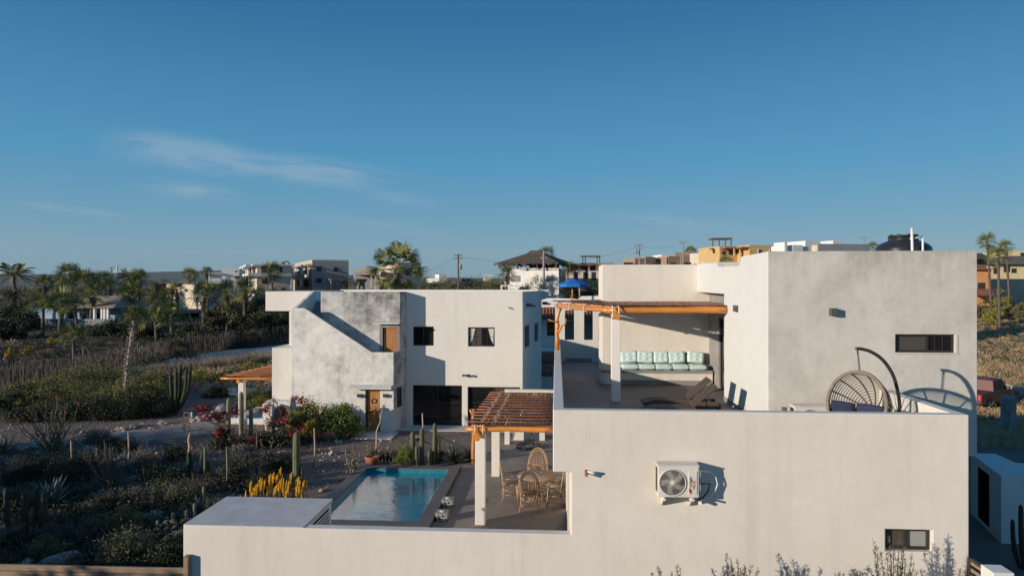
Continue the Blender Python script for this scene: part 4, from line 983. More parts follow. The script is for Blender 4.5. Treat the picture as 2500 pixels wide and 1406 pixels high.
# gate between posts by the tower
gp = H(685, 1010, 29.8); gt = thing('garden_gate', 'dark framed garden gate between low white posts left of the stair tower', 'gate', (gp.x, 29.75, 0))
x0_, x1_ = X(669, 29.75), X(709, 29.75); z1_ = Z(991, 29.75, 690)
MB().box(x0_, x1_, 29.72, 29.78, z1_ - .06, z1_).box(x0_, x0_ + .06, 29.72, 29.78, 0, z1_ - .06).box(x1_ - .06, x1_, 29.72, 29.78, 0, z1_ - .06).box(x0_ + .06, x1_ - .06, 29.73, 29.77, .2, .26).build('gate_frame', M['gray_metal'], gt)
MB().box(x0_ + .06, x1_ - .06, 29.74, 29.76, .26, z1_ - .06).build('gate_panel', M['plank'], gt)
MB().tube([(x0_ - .1, 29.75, 0), (x0_ - .1, 29.75, z1_ + .1)], .1, 12).build('gate_post', M['plaster2'], gt)
# water spouts, wall fitting
for a, b, v, lab in ((1287, 748, 32.2, 'stone water spout high on the shaded side wall, the nearer one'), (1326, 743, 35.8, 'stone water spout high on the shaded side wall, the farther one')):
    p = H(a, b, v); o = MB().box(p.x - .05, p.x + .40, v - .08, v + .08, p.z - .02, p.z + .06).box(p.x - .05, p.x + .25, v - .08, v - .05, p.z + .06, p.z + .14).build('water_spout', M['lamp_gray'], None, bevel=.02); tag(o, lab, 'spout', 'water spouts of the stair house')
p = H(1140, 916, V2); fx = thing('floodlight', 'small black twin floodlight on the white wall between the glass doors', 'light', (p.x, V2, p.z))
MB().box(p.x - .03, p.x + .03, V2 - .1, V2 - .001, p.z - .06, p.z + .05).build('bracket', M['steel'], fx)
for s in (-1, 1): MB().box(p.x + s * .13 - .06, p.x + s * .13 + .06, V2 - .2, V2 - .1, p.z - .03, p.z + .06).tube([(p.x, V2 - .08, p.z), (p.x + s * .1, V2 - .14, p.z + .01)], .015, 6).build('lamp_head', M['steel'], fx)
p = H(1243, 751, V2); tag(MB().tube([(p.x, V2, p.z), (p.x, V2 - .12, p.z - .01)], .035, 8).build('pipe_stub', M['conc_gray']), 'tiny pipe stub with a stain near the top of the white wall', 'pipe')
tag(MB().box(X(862, 29), X(960, 29), 28.6, 29.95, -.1, .035).build('door_slab', M['conc_top']), kind='structure')
tag(MB().box(X(990, 32), X(1290, 32), 30.4, 31.39, -.1, .03).build('terrace_slab', M['conc_top']), kind='structure')
# left pergola and plunge pool
lp = thing('garden_pergola', 'small varnished log pergola with stick mat left of the stair house', 'pergola', (X(590, 31.5), 31.5, 0))
zp = Z(924, 31.0, 600)
P, rr_ = wob((X(539, 31), 31, zp), (X(664, 31), 31.0, zp), .05, .07, 7, .02, 31); MB().tube(P, rr_, 10).build('front_beam', M['log'], lp)
for k in range(7):
    y = 31.2 + k * .62; P, rr_ = wob((X(539, 31) + .15 + (y - 31) * .1, y, zp + .14), (X(664, 31), y, zp + .14), .03, .03, 4, .01, k); MB().tube(P, rr_, 6).build('batten', M['batten'], lp)
sticks([(X(545, 31), 31, zp + .1), (X(664, 31), 31, zp + .1), (X(560, 31) + .2, 35.4, zp + .1), (X(664, 31), 35.4, zp + .1)], 0, .06, .018, .7, seed=9).build('stick_mat', M['batten'], lp)
x = X(588, 31.2); MB().box(x - .13, x + .13, 31.2, 31.46, 0, zp - .05).build('pillar', M['plaster2'], lp, bevel=.01)
P, rr_ = wob((x, 30.9, zp - .12), (x + .2, 35, zp - .12), .09, .08, 5, .01, 35); MB().tube(P, rr_, 10).build('side_beam', M['log_v'], lp)
pp_ = thing('plunge_pool', 'small raised plunge pool with white rendered walls beside the garden pergola', 'pool', (X(596, 32), 32, 0))
xa, xb2 = X(556, 31.3), X(641, 31.3); zq = Z(1022, 31.3, 590)
m = MB().wall(xa, xb2, 31.3, 34.5, 0, 1, [(xa + .25, xb2 - .25, 31.55, 34.2)]); m.v = [(x_, z_, zq if y_ == 0 else -.1) for x_, y_, z_ in m.v]; m.f = [tuple(reversed(f)) for f in m.f]; m.build('rendered_wall', M['plaster3'], pp_, merge=True, bevel=.03)
MB().add([(xa + .25, 31.55, zq - .12), (xb2 - .25, 31.55, zq - .12), (xb2 - .25, 34.2, zq - .12), (xa + .25, 34.2, zq - .12)], [(0, 1, 2, 3)]).build('water', M['tile_pool'], pp_)
MB().box(xb2, xb2 + .22, 31.3, 31.7, 0, Z(985, 31.3, 640)).box(xb2 - .02, xb2 + .2, 31.28, 31.3, 0, zq).build('corner_wall', M['plaster3'], pp_, bevel=.05)
# ---------------------------------------------------------------- dining set
def chair_mesh(label, loc, rz):
    t = thing('wicker_chair', label, 'chair', loc, rz, 'wicker dining chairs round the table')
    def B(m, n): return m.build(n, M['rattan'], t, world=False)
    B(MB().lathe([(0, .455), (.235, .455), (.25, .44), (.235, .42), (0, .42)], (0, 0, 0), 22), 'seat')
    def hoop(a, r=1.0, lean=.16, lift=0):     # arched back behind the seat (at -y)
        z = .40 + .69 * max(0, math.sin(a)) ** .8 * r + lift; x = .30 * math.cos(a) * r
        return Vector((x, -.19 - lean * (z - .4) , z))
    m = MB(); m.tube([hoop(math.pi * i / 24) for i in range(25)], .019, 7); m.tube([hoop(math.pi * i / 24, .90) for i in range(25)], .014, 6)
    for i in range(24):
        a, b = hoop(math.pi * i / 24, 1.0), hoop(math.pi * (i + 1) / 24, .9); m.tube([a, b], .008, 4)
    B(m, 'back_hoop')
    m = MB()
    for i in range(13):
        a = math.pi * (i + 1) / 14; top = hoop(a, .9); bot = Vector((.07 * math.cos(a) * 2.2, -.2, .47)); m.tube([bot, (bot + top) / 2 + Vector((0, -.02, 0)), top], .0095, 4)
    m.tube([(-.24, -.21, .60), (0, -.245, .60), (.24, -.21, .60)], .014, 6)
    B(m, 'spindles')
    for sx in (-1, 1):
        B(MB().tube([(sx * .19, .17, .43), (sx * .22, .2, 0)], [.02, .017], 7), 'leg'); B(MB().tube([(sx * .24, -.2, .52), (sx * .22, -.18, .25), (sx * .26, -.24, 0)], [.02, .018, .016], 7), 'leg')
        B(MB().tube([(sx * .26, -.22, .60), (sx * .29, -.02, .62), (sx * .24, .16, .52), (sx * .2, .18, .42)], .014, 6), 'armrest')
    m = MB()
    for a, b in (((.2, .18), (.23, -.2)), ((-.2, .18), (-.23, -.2)), ((-.2, .18), (.2, .18)), ((-.22, -.2), (.22, -.2))):
        m.tube([(a[0], a[1], .16), (b[0], b[1], .16)], .011, 5); m.tube([(a[0], a[1], .38), ((a[0] + b[0]) / 2, (a[1] + b[1]) / 2, .20), (b[0], b[1], .38)], .01, 5)
    B(m, 'stretcher'); return t
def g3(px, py): p = G(px, py); return Vector((p.x, p.y, PZ))
tb = Vector((X(1312, 21.0), 20.95, PZ))
t = thing('round_table', 'round pale wicker dining table between four wicker chairs', 'table', tb)
MB().lathe([(0, .76), (.60, .76), (.62, .745), (.60, .72), (0, .72)], tb, 36).build('tabletop', M['driftwood'], t)
m = MB()
for i in range(18):
    a = 2 * math.pi * i / 18; m.tube([tb + Vector((.30 * math.cos(a), .30 * math.sin(a), 0)), tb + Vector((.16 * math.cos(a + .5), .16 * math.sin(a + .5), .38)), tb + Vector((.34 * math.cos(a + .8), .34 * math.sin(a + .8), .72))], .013, 5)
m.build('base_sticks', M['rattan'], t)
MB().lathe([(.02, .762), (.09, .765), (.10, .80), (.095, .80), (.08, .775), (.0, .77)], tb + Vector((.05, .05, 0)), 18).build('bowl', M['gray_metal'])
bpy.data.objects['bowl']['label'] = 'small dark bowl on the round wicker table'; bpy.data.objects['bowl']['category'] = 'bowl'
cs = 1.1
for (px, v, rz, lab) in ((1294, 19.95, -.05, 'wicker dining chair with its arched back to the camera, nearest the viewer'), (1246, 20.95, -1.45, 'wicker dining chair left of the round table, seen from its side'),
                         (1311, 22.15, 3.05, 'wicker dining chair on the far side of the round table, facing the camera'), (1355, 20.9, 1.5, 'wicker dining chair right of the round table, half behind the wall')):
    c = chair_mesh(lab, Vector((X(px, v), v, PZ)), rz); c.scale = (cs, cs, cs * 1.02)
# ---------------------------------------------------------------- things at the right edge
mbx = G(2462, 1062); 
up_ = thing('electric_pedestal', 'grey electric meter pedestal with pipes by the service drive', 'utility box', (mbx.x, mbx.y, mbx.z))
zt_ = H(2462, 966, mbx.y).z
MB().box(mbx.x - .28, mbx.x + .28, mbx.y - .2, mbx.y + .2, mbx.z, zt_).build('pedestal', M['conc_gray'], up_, bevel=.03)
MB().box(mbx.x - .36, mbx.x - .02, mbx.y - .35, mbx.y - .203, zt_ - .75, zt_ - .1).build('meter_box', M['gray_metal'], up_, bevel=.02)
MB().lathe([(0, 0), (.1, 0), (.1, .08), (0, .1)], (mbx.x - .5, mbx.y - .3, zt_ - .35), 12).build('meter_dial', M['gray_metal'], up_)
MB().tube([(mbx.x - .28, mbx.y - .27, mbx.z), (mbx.x - .28, mbx.y - .27, zt_ - .75)], .03, 8).tube([(mbx.x - .12, mbx.y - .27, mbx.z), (mbx.x - .12, mbx.y - .27, zt_ - .75)], .03, 8).build('conduit', M['gray_metal'], up_)
# white gatehouse box in the shade
A0 = G(2444, 1329); zA = H(2444, 1161, A0.y).z
A1 = Vector((X(2372, A0.y + 2.5), A0.y + 2.5, 0)); dL = (A1 - Vector((A0.x, A0.y, 0))).normalized(); dR_ = Vector((-dL.y, dL.x, 0)) * -1
if dR_.x < 0: dR_ = -dR_
gh = thing('service_room', 'low white service room with a narrow black door, in shade right of the villa', 'outbuilding', (A0.x, A0.y, 0))
LL = (A1 - Vector((A0.x, A0.y, 0))).length
vB = A0.y * 468 / 414.
P5 = [H(2444, 1160, A0.y), H(2370, 1106, vB), H(2431, 1106, vB), H(2480, 1127, A0.y * 468 / 435.), H(2540, 1131, A0.y * 468 / 439.), H(2600, 1160, A0.y)]
MB().prism([(q.x, q.y, -.1) for q in reversed(P5)], (0, 0, zA + .1)).build('wall', M['plaster3'], gh, bevel=.02)
A1 = Vector((P5[1].x, P5[1].y, 0)); dL = (A1 - Vector((A0.x, A0.y, 0))).normalized(); LL = (A1 - Vector((A0.x, A0.y, 0))).length; dR_ = Vector((dL.y, -dL.x, 0))
MB().obox((A0.x, A0.y, 0), dR_, dL, ez, -.012, -.002, LL * .36, LL * .72, .12, zA - .22).build('door', M['black'], gh)
# slatted gate and post at the bottom right corner
gt = thing('slatted_gate', 'dark slatted wooden gate running from the villa corner towards the camera', 'gate', (xD, 12.8, 0))
zg = Z(1365, 13.1, 2360)
m = MB()
for k in range(14): m.box(xD - .03, xD + .0, 11.9, 13.15, zg - .09 - k * .13, zg - .03 - k * .13)
m.build('slats', M['plank'], gt)
MB().box(xD - .05, xD + .02, 13.1, 13.18, 0, zg).box(xD - .05, xD + .02, 11.85, 13.1, zg - .02, zg + .03).build('gate_frame', M['frame'], gt)
pq = H(2437, 1390, 12.1); zq = H(2437, 1383, 12.2).z
gp = thing('gate_post', 'square white gate post with a small coloured tile on it', 'post', (pq.x, 12.1, 0))
MB().box(pq.x - .17, pq.x + .17, 11.95, 12.3, 0, zq).build('pillar', M['plaster3'], gp, bevel=.01)
tt = MB()
for i in range(4):
    for k in range(4): tt.box(pq.x - .06 + i * .035, pq.x - .06 + i * .035 + .032, 11.935, 11.949, zq - .3 + k * .035, zq - .3 + k * .035 + .032, (i * 3 + k * 2) % 3)
tt.build('address_tile', [M['terracotta'], M['aloe_y'], M['cloth_blue']], gp)
# wooden rail fence at the bottom left corner
fz = Z(1390, 13.0, 300)
fe = thing('wooden_rail_fence', 'weathered wooden plank fence along the bottom left edge, ending in a square post', 'fence', (-8, 13, 0))
xp = X(452, 13.05)
for k in range(5): 
    mm = MB(); z1k = fz - .002 - k * .135
    mm.prism([(xp - 6.5, 13.1, z1k - .12 - .03), (xp - .05, 13.1, z1k - .12 + .02), (xp - .05, 13.1, z1k + .02), (xp - 6.5, 13.1, z1k - .03)], (0, .05, 0)); mm.build('rail', M['plank'], fe, bevel=.006)
MB().box(xp - .05, xp + .05, 13.07, 13.19, 0, Z(1356, 13.1, 452)).build('end_post', M['plank'], fe, bevel=.01)
for k in (1, 2): MB().box(xp - .05 - 2.6 * k, xp + .05 - 2.6 * k, 13.155, 13.25, 0, fz - .15).build('fence_post', M['plank'], fe)
# ---------------------------------------------------------------- background houses
def rayd(px): a = (px - 1250) / F; return Vector((-sT + a * cT, cT + a * sT, 0))
def onpl(px, P, d):
    r = rayd(px); den = r.x * d.y - r.y * d.x; t = (P.x * d.y - P.y * d.x) / den
    return t, (r * t - Vector((P.x, P.y, 0))).dot(d)
class CB:
    """house corner: vertical edge at px xc, depth v; L face runs back-left, R face back-right"""
    def __init__(s, xc, v, phi, root): s.P = Vector((X(xc, v), v, 0)); p = R(phi); s.dR = Vector((math.cos(p), math.sin(p), 0)); s.dL = Vector((-math.sin(p), math.cos(p), 0)); s.v = v; s.root = root; s.xc = xc
    def box(s, xl, xr, y0, y1=None, mat='h_white', name='wall', out=0, deep=None):
        """volume from px xl (end of the L face) to px xr (end of the R face), py y0 top, y1 bottom (None: into the ground)"""
        tl, a = onpl(xl, s.P, s.dL); tr, b = onpl(xr, s.P, s.dR); a = max(a, .3); b = max(b, .3)
        if deep: a = max(a, deep)
        z0 = H(s.xc, y0, s.v).z; z1 = H(s.xc, y1, s.v).z if y1 else terr(s.P.x, s.P.y) - 2.5
        return MB().obox(s.P, s.dR, s.dL, ez, -out, b, -out, a, z1, z0).build(name, M[mat], s.root)
    def feat(s, side, x0, y0, x1, y1, mat='h_dark', name='window', out=.06, o=None):
        d = s.dL if side == 'L' else s.dR; n = -s.dR if side == 'L' else -s.dL
        t0, s0 = onpl(x0, s.P, d); t1, s1 = onpl(x1, s.P, d); tm = (t0 + t1) / 2
        z0, z1 = CZ - tm * (y0 - HY) / F, CZ - tm * (y1 - HY) / F; base = s.P + n * (o or 0)
        return MB().obox(base, d, n, ez, min(s0, s1), max(s0, s1), -.02, out, z1, z0).build(name, M[mat], s.root)
def bg(name, label, cat, px, v, group=None):
    return thing(name, label, cat, (X(px, v), v, terr(X(px, v), v)), 0, group)
r = bg('tan_house', 'two storey tan and grey house with columned balcony, right of the white terraced house', 'house', 762, 105)
b = CB(762, 105, 28, r); b.box(720, 851, 634, 672, 'h_tan', deep=8); b.box(716, 850, 672, None, 'h_tan', 'lower_wall', deep=8)
b.feat('R', 764, 637.5, 850, 669, 'h_gray', 'side_wall', .04); b.feat('R', 766, 670, 848, 700, 'h_gray', 'side_wall', .03)  # grey panels paint the shade of the less lit face
for q in ((772, 651, 785, 662), (815, 652.5, 825, 663), (772, 679, 785, 690)): b.feat('R', *q, 'h_dark', 'window', .1)
for q in ((745, 650, 753, 669), (730, 652, 735, 669), (742, 683, 752, 700), (726, 684, 731, 698)): b.feat('L', *q, 'h_dark', 'balcony_door', .06)
c = CB(748, 101.5, 28, r); c.box(694, 753, 670, 677, 'h_tan', 'balcony_floor'); c.box(706, 762, 644.5, 646.5, 'h_tan', 'balcony_roof')
for q in (738.5, 715, 752): c.feat('L', q - 1.2, 646, q + 1.2, 670, 'h_cream', 'column', .3) if q < 748 else c.feat('R', q - 1.2, 646, q + 1.2, 670, 'h_cream', 'column', .3)
for q in (697, 736.5): c.feat('L', q - 1.3, 677, q + 1.3, 702, 'h_cream', 'column', .35)
MB().obox(b.P + Vector((4, -3.2, 0)), b.dR, b.dL, ez, 0, 8.5, -.5, 3.5, H(0, 684, 102).z, H(0, 681, 102).z).build('porch_roof', M['h_brownroof'], r)
for k in (0, 4.2, 8.3): MB().obox(b.P + Vector((4, -3.2, 0)), b.dR, b.dL, ez, k, k + .2, -.4, -.2, H(0, 710, 102).z, H(0, 684, 102).z).build('porch_post', M['h_tan'], r)
r = bg('white_terraced_house', 'two storey off-white house with wide balconies and roof slabs, left of the tan house', 'house', 627, 100)
b = CB(627, 100, 28, r); b.box(606, 712, 648, 676, 'h_beige', deep=7); b.box(606, 712, 676, None, 'h_beige', 'lower_wall', deep=7)
b.box(600, 713, 645, 648.5, 'h_white', 'roof_slab', .6)
c = CB(600, 99, 28, r); c.box(584, 612, 645.6, 649.5, 'h_white', 'roof_slab')
c = CB(606.5, 97, 28, r); c.box(590, 656, 666, 675, 'h_white', 'balcony_parapet', deep=4)
for q in ((638, 650, 650, 666), (654, 652, 660, 664), (682, 651.5, 689, 665), (640, 681, 652, 692)): b.feat('R', *q, 'h_dark', 'window', .08)
for q in ((610, 655, 614, 667), (617, 653, 624, 666)): b.feat('L', *q, 'h_dark', 'balcony_door', .06)
for q in (607.5, 612): b.feat('L', q - .8, 649, q + .8, 666, 'h_white', 'column', .25, .3)
MB().obox(Vector((X(598, 94), 94, 0)), b.dR, b.dL, ez, -2.5, 7, 0, 3.4, H(0, 676.6, 94).z, H(0, 675, 94).z).build('porch_roof', M['rooftile'], r)
for k in (-2.2, .6, 3.4, 6.3): MB().obox(Vector((X(598, 94), 94, 0)), b.dR, b.dL, ez, k, k + .22, .1, .32, H(0, 705, 94).z, H(0, 676.6, 94).z).build('porch_post', M['h_white'], r)
for q in (646, 659, 700):
    p = H(q, 643, 103); tag(MB().box(p.x - .3, p.x + .25, 103, 103.4, p.z - .35, p.z + .12).build('roof_condenser', M['h_gray'], r))
r = bg('white_block_house', 'bright white cubic house far off left of the terraced house', 'house', 539, 190)
b = CB(541, 190, 20, r); b.box(538.5, 584, 654, None, 'h_white', deep=7); b.feat('R', 574, 661, 579, 664, 'h_dark'); b.feat('R', 573, 674, 583, 680, 'h_dark')
c = CB(505, 188, 20, r); c.box(499, 540, 679, None, 'h_white', 'wing'); c.box(499, 512, 665, 679, 'h_white', 'upper_wing'); c.box(527, 541, 666, 668, 'h_white', 'roof_slab')
r = bg('cream_house', 'cream two storey house with brown roof edge among the palms', 'house', 506, 92)
b = CB(506, 92, 52, r); b.box(384, 545, 694.5, None, 'h_cream'); b.box(383, 546, 692.8, 694.6, 'rooftile', 'roof_edge', .15)
b.feat('L', 400, 705, 425, 722, 'h_dark'); b.feat('L', 415, 718, 422, 748, 'h_white', 'column', .5); b.feat('L', 452, 705, 458, 712, 'h_dark'); b.feat('R', 533, 709, 540, 718, 'h_dark'); b.feat('R', 508, 697, 544, 765, 'h_blue', 'side_wall', .03)  # blue panel paints shade over the right face
p = H(387, 735, 86); MB().box(p.x - .5, p.x + .5, 86, 87, p.z - 3, p.z + 2.3).box(p.x - .8, p.x + .8, 85.8, 87.2, p.z + .2, p.z + .4).build('chimney', M['rooftile'], r)
r = bg('long_porch', 'low flat porch roof on posts in front of the cream house', 'porch', 390, 84)
z = H(390, 760, 84).z; MB().box(X(290, 84), X(486, 84), 84, 90, z - .2, z + .1).build('flat_roof', M['h_brownroof'], r); MB().box(X(290, 84), X(486, 84), 83.9, 84, z - .15, z + .06).build('fascia', M['h_tan'], r)
for q in (292, 330, 372, 415, 459, 484): MB().box(X(q, 84), X(q, 84) + .22, 84.2, 84.42, 0, z - .2).build('post', M['h_tan'], r)
MB().box(X(295, 88), X(480, 88), 89.5, 90, 0, z - .2).build('back_wall', M['h_tan'], r)
MB().box(X(459, 84.1), X(484, 84.1), 84.25, 84.3, 0, 1.3).build('railing', M['plank'], r)
r = bg('blue_white_bungalow', 'low white bungalow with tan hipped roof and covered terrace among the palms', 'house', 200, 76)
z0 = H(200, 752, 76).z
MB().box(X(150, 78), X(280, 78), 78, 84, 0, z0).build('wall', M['h_blue'], r); MB().box(X(78, 79), X(150, 79), 79, 84, 0, z0 - .2).build('side_wall', M['h_blue'], r)  # white walls coloured blue to stand for their shade
xa, xb3 = X(140, 77), X(294, 77); zr = H(250, 722, 80).z
MB().add([(xa, 75.6, z0), (xb3, 75.6, z0), (xb3, 85, z0), (xa, 85, z0), (xa + 3, 80, zr), (xb3 - 1.5, 80, zr)], [(0, 1, 5, 4), (1, 2, 5), (2, 3, 4, 5), (3, 0, 4), (3, 2, 1, 0)]).build('hipped_roof', M['h_rooftan'], r)
for q in (250, 257, 265, 232, 152, 132): MB().tube([(X(q, 76), 76, 0), (X(q, 76), 76, z0)], .18, 8).build('column', M['h_white'], r)
for q in ((166, 762, 178, 778), (229, 764, 250, 776), (196, 764, 206, 778)): 
    q0_ = px_rect(*q, 77.9); MB().box(q0_[0], q0_[1], 77.9, 78, q0_[2], q0_[3]).build('window', M['h_dark'], r)
MB().box(X(52, 74), X(270, 74), 74, 74.3, 0, Z(783, 74)).build('terrace_wall', M['h_slab'], r)  # dark grey carries the shade on this wall
u = bg('closed_parasol', 'closed blue parasol standing on the bungalow terrace', 'parasol', 82, 76); zz_ = Z(784, 76)
MB().lathe([(.04, 0), (.42, .5), (.3, 1.2), (.05, 2.1)], (X(82, 76), 76, zz_), 10).build('folded_canopy', M['cloth_blue'], u); MB().tube([(X(82, 76), 76, 0), (X(82, 76), 76, zz_ + .6)], .04, 6).build('pole', M['h_white'], u)
r = bg('pink_tan_house', 'pinkish tan house half hidden behind the big fan palm', 'house', 960, 100)
b = CB(972, 100, 30, r); b.box(927, 1028, 640, None, 'h_tan', deep=6); b.box(924, 1030, 652, 655, 'h_tan', 'balcony', .6); b.feat('R', 990, 660, 1000, 672, 'h_dark'); b.feat('R', 974, 643, 1028, 700, 'h_gray', 'side_wall', .03)
r = bg('carport_house', 'tan flat roofed carport with a dark opening beside the tan house', 'carport', 880, 98)
b = CB(865, 98, 12, r); b.box(853, 918, 662, 671, 'h_tan', 'roof_band', deep=6); b.box(852, 905, 655, 662, 'h_cream', 'upper_wall', deep=9)
z = H(865, 671, 98).z
for q in (864, 866.5, 905, 915): MB().box(X(q, 98.5), X(q, 98.5) + .2, 98.4, 98.6, 3, z).build('post', M['h_tan'], r)
MB().box(X(868, 104), X(925, 104), 104, 104.3, 3, z).build('back_wall', M['h_slab'], r)
r = bg('distant_white_house', 'tiny white house on the skyline left of the wooden utility pole', 'house', 1068, 250)
b = CB(1072, 250, 25, r); b.box(1042, 1091, 679, None, 'h_white'); b.box(1066, 1090, 670, 679, 'h_white', 'dome', deep=6)
r = bg('distant_open_pavilion', 'tiny white open pavilion on the skyline right of the wooden utility pole', 'pavilion', 1192, 250)
b = CB(1184, 250, 10, r); b.box(1181, 1203, 671, 673, 'h_white', 'roof', deep=5); b.box(1180, 1200, 678, None, 'h_cream', 'wall', deep=5)
for q in (1185, 1192, 1199): b.feat('R', q - .5, 673, q + .5, 678, 'h_white', 'post', .3)
# thatched house
r = bg('thatched_house', 'white two storey house topped by an open floor under a big grey thatched palm roof', 'house', 1300, 98)
b = CB(1364, 96, 72, r); b.box(1234, 1381, 656, None, 'h_white'); b.box(1272, 1366, 654, 660, 'h_white', 'parapet'); b.feat('L', 1241, 693, 1234, 656, 'h_white', 'pier', .3)
for q in ((1247, 673, 1270, 688), (1334, 674, 1352, 688)):
    f = b.feat('L', *q, 'h_slab', 'arched_window', .07); 
for q in ((1366, 674, 1370, 688), (1373, 674, 1378, 688)): b.feat('R', *q, 'h_slab', 'window', .07)
cx_ = Vector((X(1308, 99), 99.5, 0)); ze, za = H(1308, 644, 97).z, H(1308, 619, 99).z
hw, hd, tw = 4.95, 4.2, 1.25
dl, dr2 = -b.dL, b.dR
def rp(u, w, z): return cx_ + dl * u + dr2 * w + Vector((0, 0, z))
nsub = 12
def ragged(name, mat, corners, top, zlo, zhi, jag):
    m = MB(); rr = random.Random(5)
    for i in range(4):
        a, b2 = corners[i], corners[(i + 1) % 4]; c, d2 = top[i], top[(i + 1) % 4]; n = 60
        for k in range(n):
            t0, t1 = k / n, (k + 1) / n; L_ = [a.lerp(b2, t0), a.lerp(b2, t1), c.lerp(d2, t1), c.lerp(d2, t0)]
            jz = Vector((0, 0, -jag * rr.random())); m.add([L_[0] + jz, L_[1] + jz + Vector((0, 0, rr.uniform(-.1, .1))), L_[1], L_[0], L_[2], L_[3]], [(0, 1, 2, 3), (3, 2, 4, 5)], 0)
    return m.build(name, M[mat], r)
co = [rp(-hw, -hd, ze), rp(hw, -hd, ze), rp(hw, hd, ze), rp(-hw, hd, ze)]; tp = [rp(-tw, -.7, za), rp(tw, -.7, za), rp(tw, .7, za), rp(-tw, .7, za)]
ragged('thatched_roof', 'thatch', co, tp, ze, za, .28)
co2 = [rp(-tw - .3, -1, za - .3), rp(tw + .3, -1, za - .3), rp(tw + .3, 1, za - .3), rp(-tw - .3, 1, za - .3)]; zt2 = H(1308, 611, 99).z
tp2 = [rp(-tw * .6, -.2, zt2), rp(tw * .6, -.2, zt2), rp(tw * .6, .2, zt2), rp(-tw * .6, .2, zt2)]; ragged('roof_cap', 'thatch', co2, tp2, za, zt2, .25)
for u in (-4.3, -1.5, 1.5, 4.3):
    for w in (-3.6, 3.6): MB().tube([rp(u, w, H(0, 658, 99).z), rp(u, w, ze + .2)], .13, 8).build('post', M['bark'], r)
MB().obox(cx_, dl, dr2, ez, -1.2, 2.6, .5, 3.2, H(0, 657, 99).z, ze).build('inner_room', M['h_brownroof'], r)
MB().box(X(1222, 92), X(1268, 92), 92, 92.3, H(0, 699, 92).z, H(0, 696, 92).z).box(X(1222, 92), X(1226, 92), 92, 92.3, 2, H(0, 699, 92).z).box(X(1266, 92), X(1269, 92), 92, 92.3, 2, H(0, 699, 92).z).build('deck_frame', M['h_white'], r)
r = bg('shaded_veranda_house', 'tan house with pinkish flat roof and dark veranda right of the thatched house', 'house', 1410, 110)
z1, z2, z3 = H(1420, 642, 110).z, H(1420, 648, 110).z, H(1420, 661, 110).z
MB().box(X(1383, 110), X(1500, 110), 110, 120, z2, z1).build('roof_band', M['h_pueblo'], r); MB().box(X(1383, 111), X(1500, 111), 113, 120, 2, z2).build('rear_wall', M['h_brownroof'], r); MB().box(X(1383, 110), X(1500, 110), 110.3, 110.6, 2, z3).build('front_wall', M['h_cream'], r)
for q in (1390, 1412, 1436, 1455): MB().box(X(q, 110), X(q, 110) + .3, 110.3, 110.6, z3, z2).build('column', M['h_pueblo'], r)
for q in (1400, 1424, 1444): MB().box(X(q, 110), X(q, 110) + .7, 110.25, 110.29, z3 - 1.6, z3 - .2).build('window', M['h_dark'], r)
za_, zb_2 = H(1440, 642, 112).z, H(1440, 626, 112).z
t = thing('rooftop_pergola', 'dark steel pergola standing on the flat roof above the blue parasols', 'pergola', (X(1443, 112), 112, za_))
for q in (1422, 1428, 1457, 1463): MB().box(X(q, 112), X(q, 112) + .14, 112, 112.14, za_, zb_2).build('post', M['steel'], t)
MB().box(X(1421, 112) - .2, X(1464, 112) + .2, 111.8, 115, zb_2, zb_2 + .15).build('roof_slats', M['h_brownroof'], t)
r = bg('pueblo_house', 'long brown adobe style house with stepped flat roofs on the skyline', 'house', 1600, 140)
for xl, xc, xr, y, ph in ((1520, 1550, 1576, 630, 20), (1564, 1576, 1600, 627, 25), (1580, 1628, 1650, 628, 55), (1628, 1632, 1662, 625, 20), (1655, 1662, 1712, 624.5, 12)):
    b = CB(xc, 138 + (xc - 1550) * .02, ph, r); b.box(xl, xr, y, None, 'h_pueblo', deep=5)
for q in (1600, 1645, 1674, 1682, 1530, 1540): 
    p = H(q, 643, 136.5); MB().box(p.x - .5, p.x + .5, 136.6, 137.6, p.z - 1, p.z + .2).build('window', M['h_dark'], r)
MB().box(X(1655, 138), X(1700, 138), 141, 141.3, H(0, 624.5, 141).z - .5, H(0, 621, 141).z).build('curved_parapet', M['h_pueblo'], r)
r = bg('white_rooftop_house', 'small white flat house peeking over the brown adobe house', 'house', 1628, 160); b = CB(1615, 160, 15, r); b.box(1606, 1650, 622, None, 'h_white', deep=5)
r = bg('small_tan_house', 'small tan house just left of the yellow house', 'house', 1722, 135); b = CB(1722, 135, 25, r); b.box(1713, 1740, 617, None, 'h_cream', deep=5); b.box(1712, 1741, 615, 617, 'h_brownroof', 'roof', .3); b.feat('R', 1726, 622, 1731, 628)
r = bg('yellow_villa', 'bright yellow house with red tiled veranda roofs and arched windows on the hill', 'house', 1780, 122)
b = CB(1757, 122, 15, r); b.box(1737, 1812, 601, None, 'h_yellow', deep=8); b.feat('R', 1757, 605, 1830, 608.5, 'rooftile', 'veranda_roof', 2.2); b.feat('L', 1738, 606, 1745, 609, 'rooftile', 'window_hood', .6)
for q in ((1763, 613, 1770, 622), (1779, 611, 1789, 622), (1797, 612, 1803, 622), (1741, 610, 1746, 618)): b.feat('R' if q[0] > 1757 else 'L', *q, 'h_dark', 'window', .1)
for q in (1777, 1791, 1805, 1819): b.feat('R', q - .8, 608, q + .8, 627, 'h_yellow', 'veranda_post', .3, 2)
b2_ = CB(1830, 119, 15, r); b2_.box(1811, 1897, 598, None, 'h_yellow', 'east_wing', deep=8); b2_.feat('L', 1812, 603, 1830, 607, 'rooftile', 'veranda_roof', 1.5)
